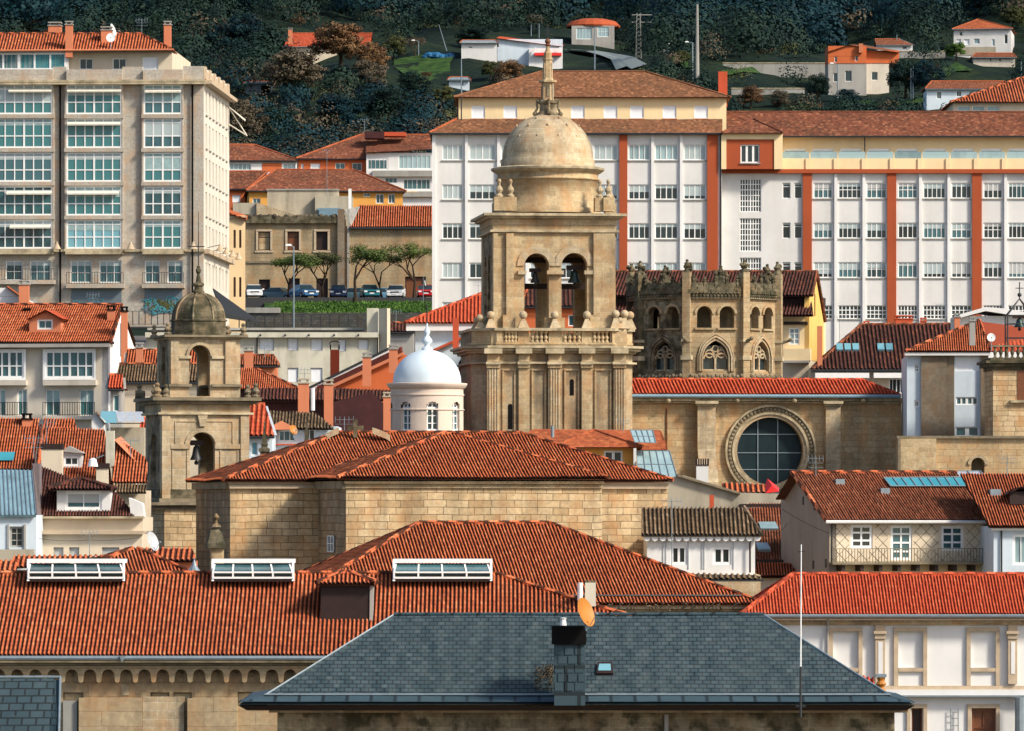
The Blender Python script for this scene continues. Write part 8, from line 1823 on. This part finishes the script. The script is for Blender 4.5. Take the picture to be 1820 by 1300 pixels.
# low roofs right behind the ridge
b = Bld('rear_hip_wing', 'low orange hip roof just behind the left skylight', 'house', 60, 262, 12)
f = b.f; hip2(b.T, f.at(120, 1022, .4), f.at(345, 1022, .4), (236, 976), (245, 976), 24, 'tile_orange', pitch=.17, amp=.07); b.wall(125, 1021, 338, 1060, 7, 'cream_wall')
b = Bld('rear_low_wing', 'strip of orange roof with pink eaves beside the stained church wall', 'house', 250, 272, 0); plane(b.T, b.f.at(255, 998, .3), b.f.at(349, 998, .3), [(342, 975), (255, 975)], 22, 'tile_orange', pitch=.26); b.wall(255, 998, 345, 1060, 3, 'salmon_chimney')
b = Bld('rear_left_wing', 'low orange roof behind the left end of the palace roof', 'house', 20, 262, 0); plane(b.T, b.f.at(18, 1008, .3), b.f.at(60, 1008, .3), [(200, 989), (26, 987)], 22, 'tile_orange', pitch=.24); plane(b.T, b.f.at(-60, 1016, 1), b.f.at(30, 1016, 1), [(30, 996), (-60, 996)], 22, 'tile_orange', pitch=.24); b.wall(-60, 1014, 60, 1050, 3, 'cream_wall')
t = thing('zinc_finial', 'small flared zinc roof finial beside the orange rear roof', 'finial', P(345, 1020, 252)); q = P(345, 1020, 252); MB().lathe((q.x, q.y), [(.5, q.z-.1), (.3, q.z+.1), (.12, q.z+.35), (.04, q.z+.6), (.05, q.z+.66), (0, q.z+.7)], 10).build('body', 'zinc', t)
t = thing('stone_pedestal', 'mossy gabled stone pedestal with small figure before the church corner', 'ornament', P(387, 1020, 258)); w = Fac(375, 258, 10); zz = lambda y: (CY-y)/F*258
MB().pbox(w, 376, 975, 398, 1030, -.6, 0).build('block', 'sandstone', t); MB().pbox(w, 369, 967, 402, 974.5, -.9, .2).build('slab', 'sandstone_mossy', t)
u0, z0 = w.uz(369, 966.6, .15); u1 = w.uz(401, 966.6, .15)[0]; m = MB(); m.hull([[w.pt(u0, .2, z0), w.pt(u1, .2, z0), w.pt(u1, -.9, z0), w.pt(u0, -.9, z0)], [w.pt(u0+.15, .0, z0+.55), w.pt(u1-.2, .0, z0+.55), w.pt(u1-.2, -.7, z0+.55), w.pt(u0+.15, -.7, z0+.55)], [w.pt(u0+.2, -.25, z0+.7), w.pt(u1-.3, -.25, z0+.7), w.pt(u1-.3, -.45, z0+.7), w.pt(u0+.2, -.45, z0+.7)]]); m.build('gabled_cap', 'sandstone_mossy', t)
q = P(384, 0, 258.3); MB().lathe((q.x, q.y), [(.25, zz(937)), (.2, zz(934)), (.08, zz(931)), (.06, zz(925)), (.16, zz(920)), (.1, zz(916)), (0, zz(912))], 8).build('figure', 'sandstone_old', t)
dish('grey satellite dish edge-on above the orange rear roof', 272, 962, 268, .45, 'grey_paint', az=60, mast=.6)
# ================= slate roof building in front
b = Bld('slate_roof_building', 'stone building under the big blue-grey slate hip roof in the foreground', 'building', 500, 212, 0)
f, T = b.f, b.T; A, B = f.at(470, 1238, .5), f.at(1583, 1238, .5); B.z = A.z
t_, bb, n = up_normal(A, B, 34); R1, R2 = hit(700, 1094, A, n), hit(1357, 1094, A, n); R2.z = R1.z; rn = (R1-A).dot(bb); A2, B2 = A+bb*2*rn, B+bb*2*rn
roof(T, [[A, B, R2, R1], [A2, A, R1], [B, B2, R2], [B2, A2, R1, R2]], 'slate', pitch=.30, row=.255, flat=True)
Ao, Bo = f.at(424, 1249, 1.4), f.at(1626, 1249, 1.4); Bo.z = Ao.z; Az, Bz = A, B
roof(T, [[Ao, Bo, Bz+n*.02, Az+n*.02], [Ao+bb*(2*rn+2), Ao, Az, A2], [Bo, Bo+bb*(2*rn+2), B2, Bz]], 'slate', pitch=.9, row=1.2, flat=True, name='eave_course')
m = MB(); m.hull([[Ao-Z*.12, Bo-Z*.12, Bo+bb*(2*rn+2)-Z*.12, Ao+bb*(2*rn+2)-Z*.12], [Ao-Z*.3+Vector((.3, .2, 0)), Bo-Z*.3+Vector((-.3, .2, 0)), Bo+bb*(2*rn+2)-Z*.3, Ao+bb*(2*rn+2)-Z*.3]]); m.build('soffit', 'wood_dark', T)
ridge(T, [(R1, R2)], 'slate', .07); m = MB(); [m.tube(a+Z*.03, c_+Z*.03, .04, 5) for a, c_ in ((A, R1), (B, R2), (A+n*.05, B+n*.05))]; m.build('hip_flashing', 'zinc', T)
b.pb('cornice', 'stone_trim', [(475, 1252.5, 1622, 1258)], 0, .95); b.pb('cornice', 'sandstone_pale', [(478, 1258.3, 1614, 1267)], 0, .7); b.wall(493, 1254, 1590, 1440, 14, 'sandstone_old')
b.pb('drainpipe', 'grey_wall', [(1181, 1270, 1188, 1330)], 0, .15)
w = Fac(985, 209.8); u0, z1 = w.uz(985, 1146); u1, z0 = w.uz(1040, 1240); ch = thing('slate_chimney', 'slate-hung chimney with broad black cowl on the slate roof', 'chimney', w.pt((u0+u1)/2, -.5, z0)); m = MB()
m.box(w, u0, u1, -1.1, 0, z0-.3, z1); m.build('stack', 'slate', ch); m = MB(); g5 = random.Random(9)
for r_ in range(5):
    for c_ in range(3): x0 = 986+c_*18+(r_ % 2)*6; m.pbox(w, x0, 1150+r_*16+g5.uniform(-1, 1), min(1039, x0+15), 1164+r_*16, 0, .02+.02*g5.random())
m.build('slate_hanging', 'slate', ch); MB().pbox(w, 981, 1113, 1042, 1145.5, -1.25, .15).build('cowl', 'black_void', ch)
m = MB(); q = w.at(1001, 1112, -.4); m.lathe((q.x, q.y), [(.13, q.z), (.1, q.z+.2), (.13, q.z+.28), (0, q.z+.3)], 10); m.build('vent_pipe', 'dish_white', ch)
dish('orange satellite dish mounted beside the slate chimney cowl', 1042, 1088, 209, .52, 'dish_orange', az=57, mast=.7)
t = thing('roof_light', 'small square roof light right of the slate chimney', 'skylight', hit(1075, 1200, A, n)); m = MB().hull([[hit(x, y, A, n)+n*h for x, y in ((1060, 1202), (1090, 1202), (1088, 1182), (1062, 1182))] for h in (0, .14)]); m.build('frame', 'wood_dark', t); MB().poly([hit(x, y, A, n)+n*.16 for x, y in ((1063, 1198), (1086, 1198), (1085, 1186), (1065, 1186))]).build('pane', 'glass_sky', t)
t = thing('roof_plant', 'scruffy flowering plant rooted left of the slate chimney', 'plant', hit(972, 1225, A, n)); m = MB(); g5 = random.Random(1)
for k in range(12): leaf_quads(m, hit(g5.uniform(952, 982), g5.uniform(1192, 1230), A, n)+n*.18, .2, .2, 55, .045, g5)
m.build('leaves', 'leaf_grey', t)
t = thing('tall_mast', 'tall thin white mast rising in front of the slate roof', 'mast', P(1423, 1275, 205)); MB().tube(P(1423, 1275, 205), P(1423, 1185, 205), .045, 8, .04).build('lower_tube', 'dark_metal', t); MB().tube(P(1423, 1185, 205), P(1424, 968, 205), .03, 8, .02).build('upper_tube', 'white_paint', t)
m = MB().tube(P(1418, 981, 205), P(1430, 980, 205), .02); m.tube(P(1414, 1256, 205.2), P(1432, 1256, 205.2), .04); m.build('crossbar', 'dark_metal', t)
b = Bld('slate_shed', 'plain blue slate roof end at the bottom left corner', 'shed', -60, 195, 0)
A, B = b.f.at(-120, 1330, 0), b.f.at(104, 1330, 0); plane(b.T, A, B, [(108, 1206), (-120, 1206)], 38, 'slate', flat=True, pitch=.5, row=.4); b.wall(-120, 1330, 102, 1400, 3, 'facade_stone'); ridge(b.T, [(hit(-120, 1206, A, up_normal(A, B, 38)[2]), hit(108, 1206, A, up_normal(A, B, 38)[2])), (B, hit(107, 1206, A, up_normal(A, B, 38)[2]))], 'zinc', .05)

# ---------------- more aerials, wires and vents on the roofs
for lb, x, y0, y1, D, n_ in (('aerial above the pink chimney nearest the flue pipe', 541, 655, 676, 380, 2), ('aerial on the ridge of the dormered orange roof', 165, 522, 546, 380, 3), ('tall aerial rising from the cream dormer house', 83, 748, 792, 303, 2), ('small aerial by the ochre annex glass roof', 1108, 745, 770, 400, 2),
                             ('aerial on the stucco house ridge', 1450, 812, 846, 308, 3), ('aerial on the right-hand orange roof', 1790, 812, 846, 306, 2), ('aerial on the lilac house roof', 850, 500, 532, 466, 2), ('aerial behind the white-edged roof', 1672, 540, 580, 478, 2), ('aerial over the dark roof row by the terrace', 704, 552, 578, 480, 1),
                             ('aerial at the left end of the dark hip roof', 1492, 562, 610, 480, 2), ('thin aerial standing on the cream front below the dark roof', 159, 944, 990, 280, 1), ('aerial on the small orange house by the tower', 470, 612, 636, 408, 2)):
    antenna(lb, x, y0, y1, D, arms=n_, wide=.4, r=.02)
def cable(label, pts, r=.012):
    a = P(*pts[0]); t = thing('cable', label, 'cable', a, 'cables strung between roofs'); m = MB()
    for p, q in zip(pts, pts[1:]):
        A_, B_ = P(*p), P(*q); sag = (B_-A_).length*.03; pv = A_
        for i in range(1, 9): k = i/8; nx = A_.lerp(B_, k)-Z*sag*4*k*(1-k); m.tube(pv, nx, r, 4); pv = nx
    m.build('wire', 'black_void', t)
cable('cable sagging along the front of the cream house with shutters', [(66, 957, 284), (160, 960, 283), (250, 955, 284)]); cable('cable draped along the stucco house wall above its balcony', [(1390, 905, 305), (1474, 948, 303)], .015)
cable('cable from the lichen roof to the stucco gable', [(1350, 948, 290), (1400, 930, 303)])
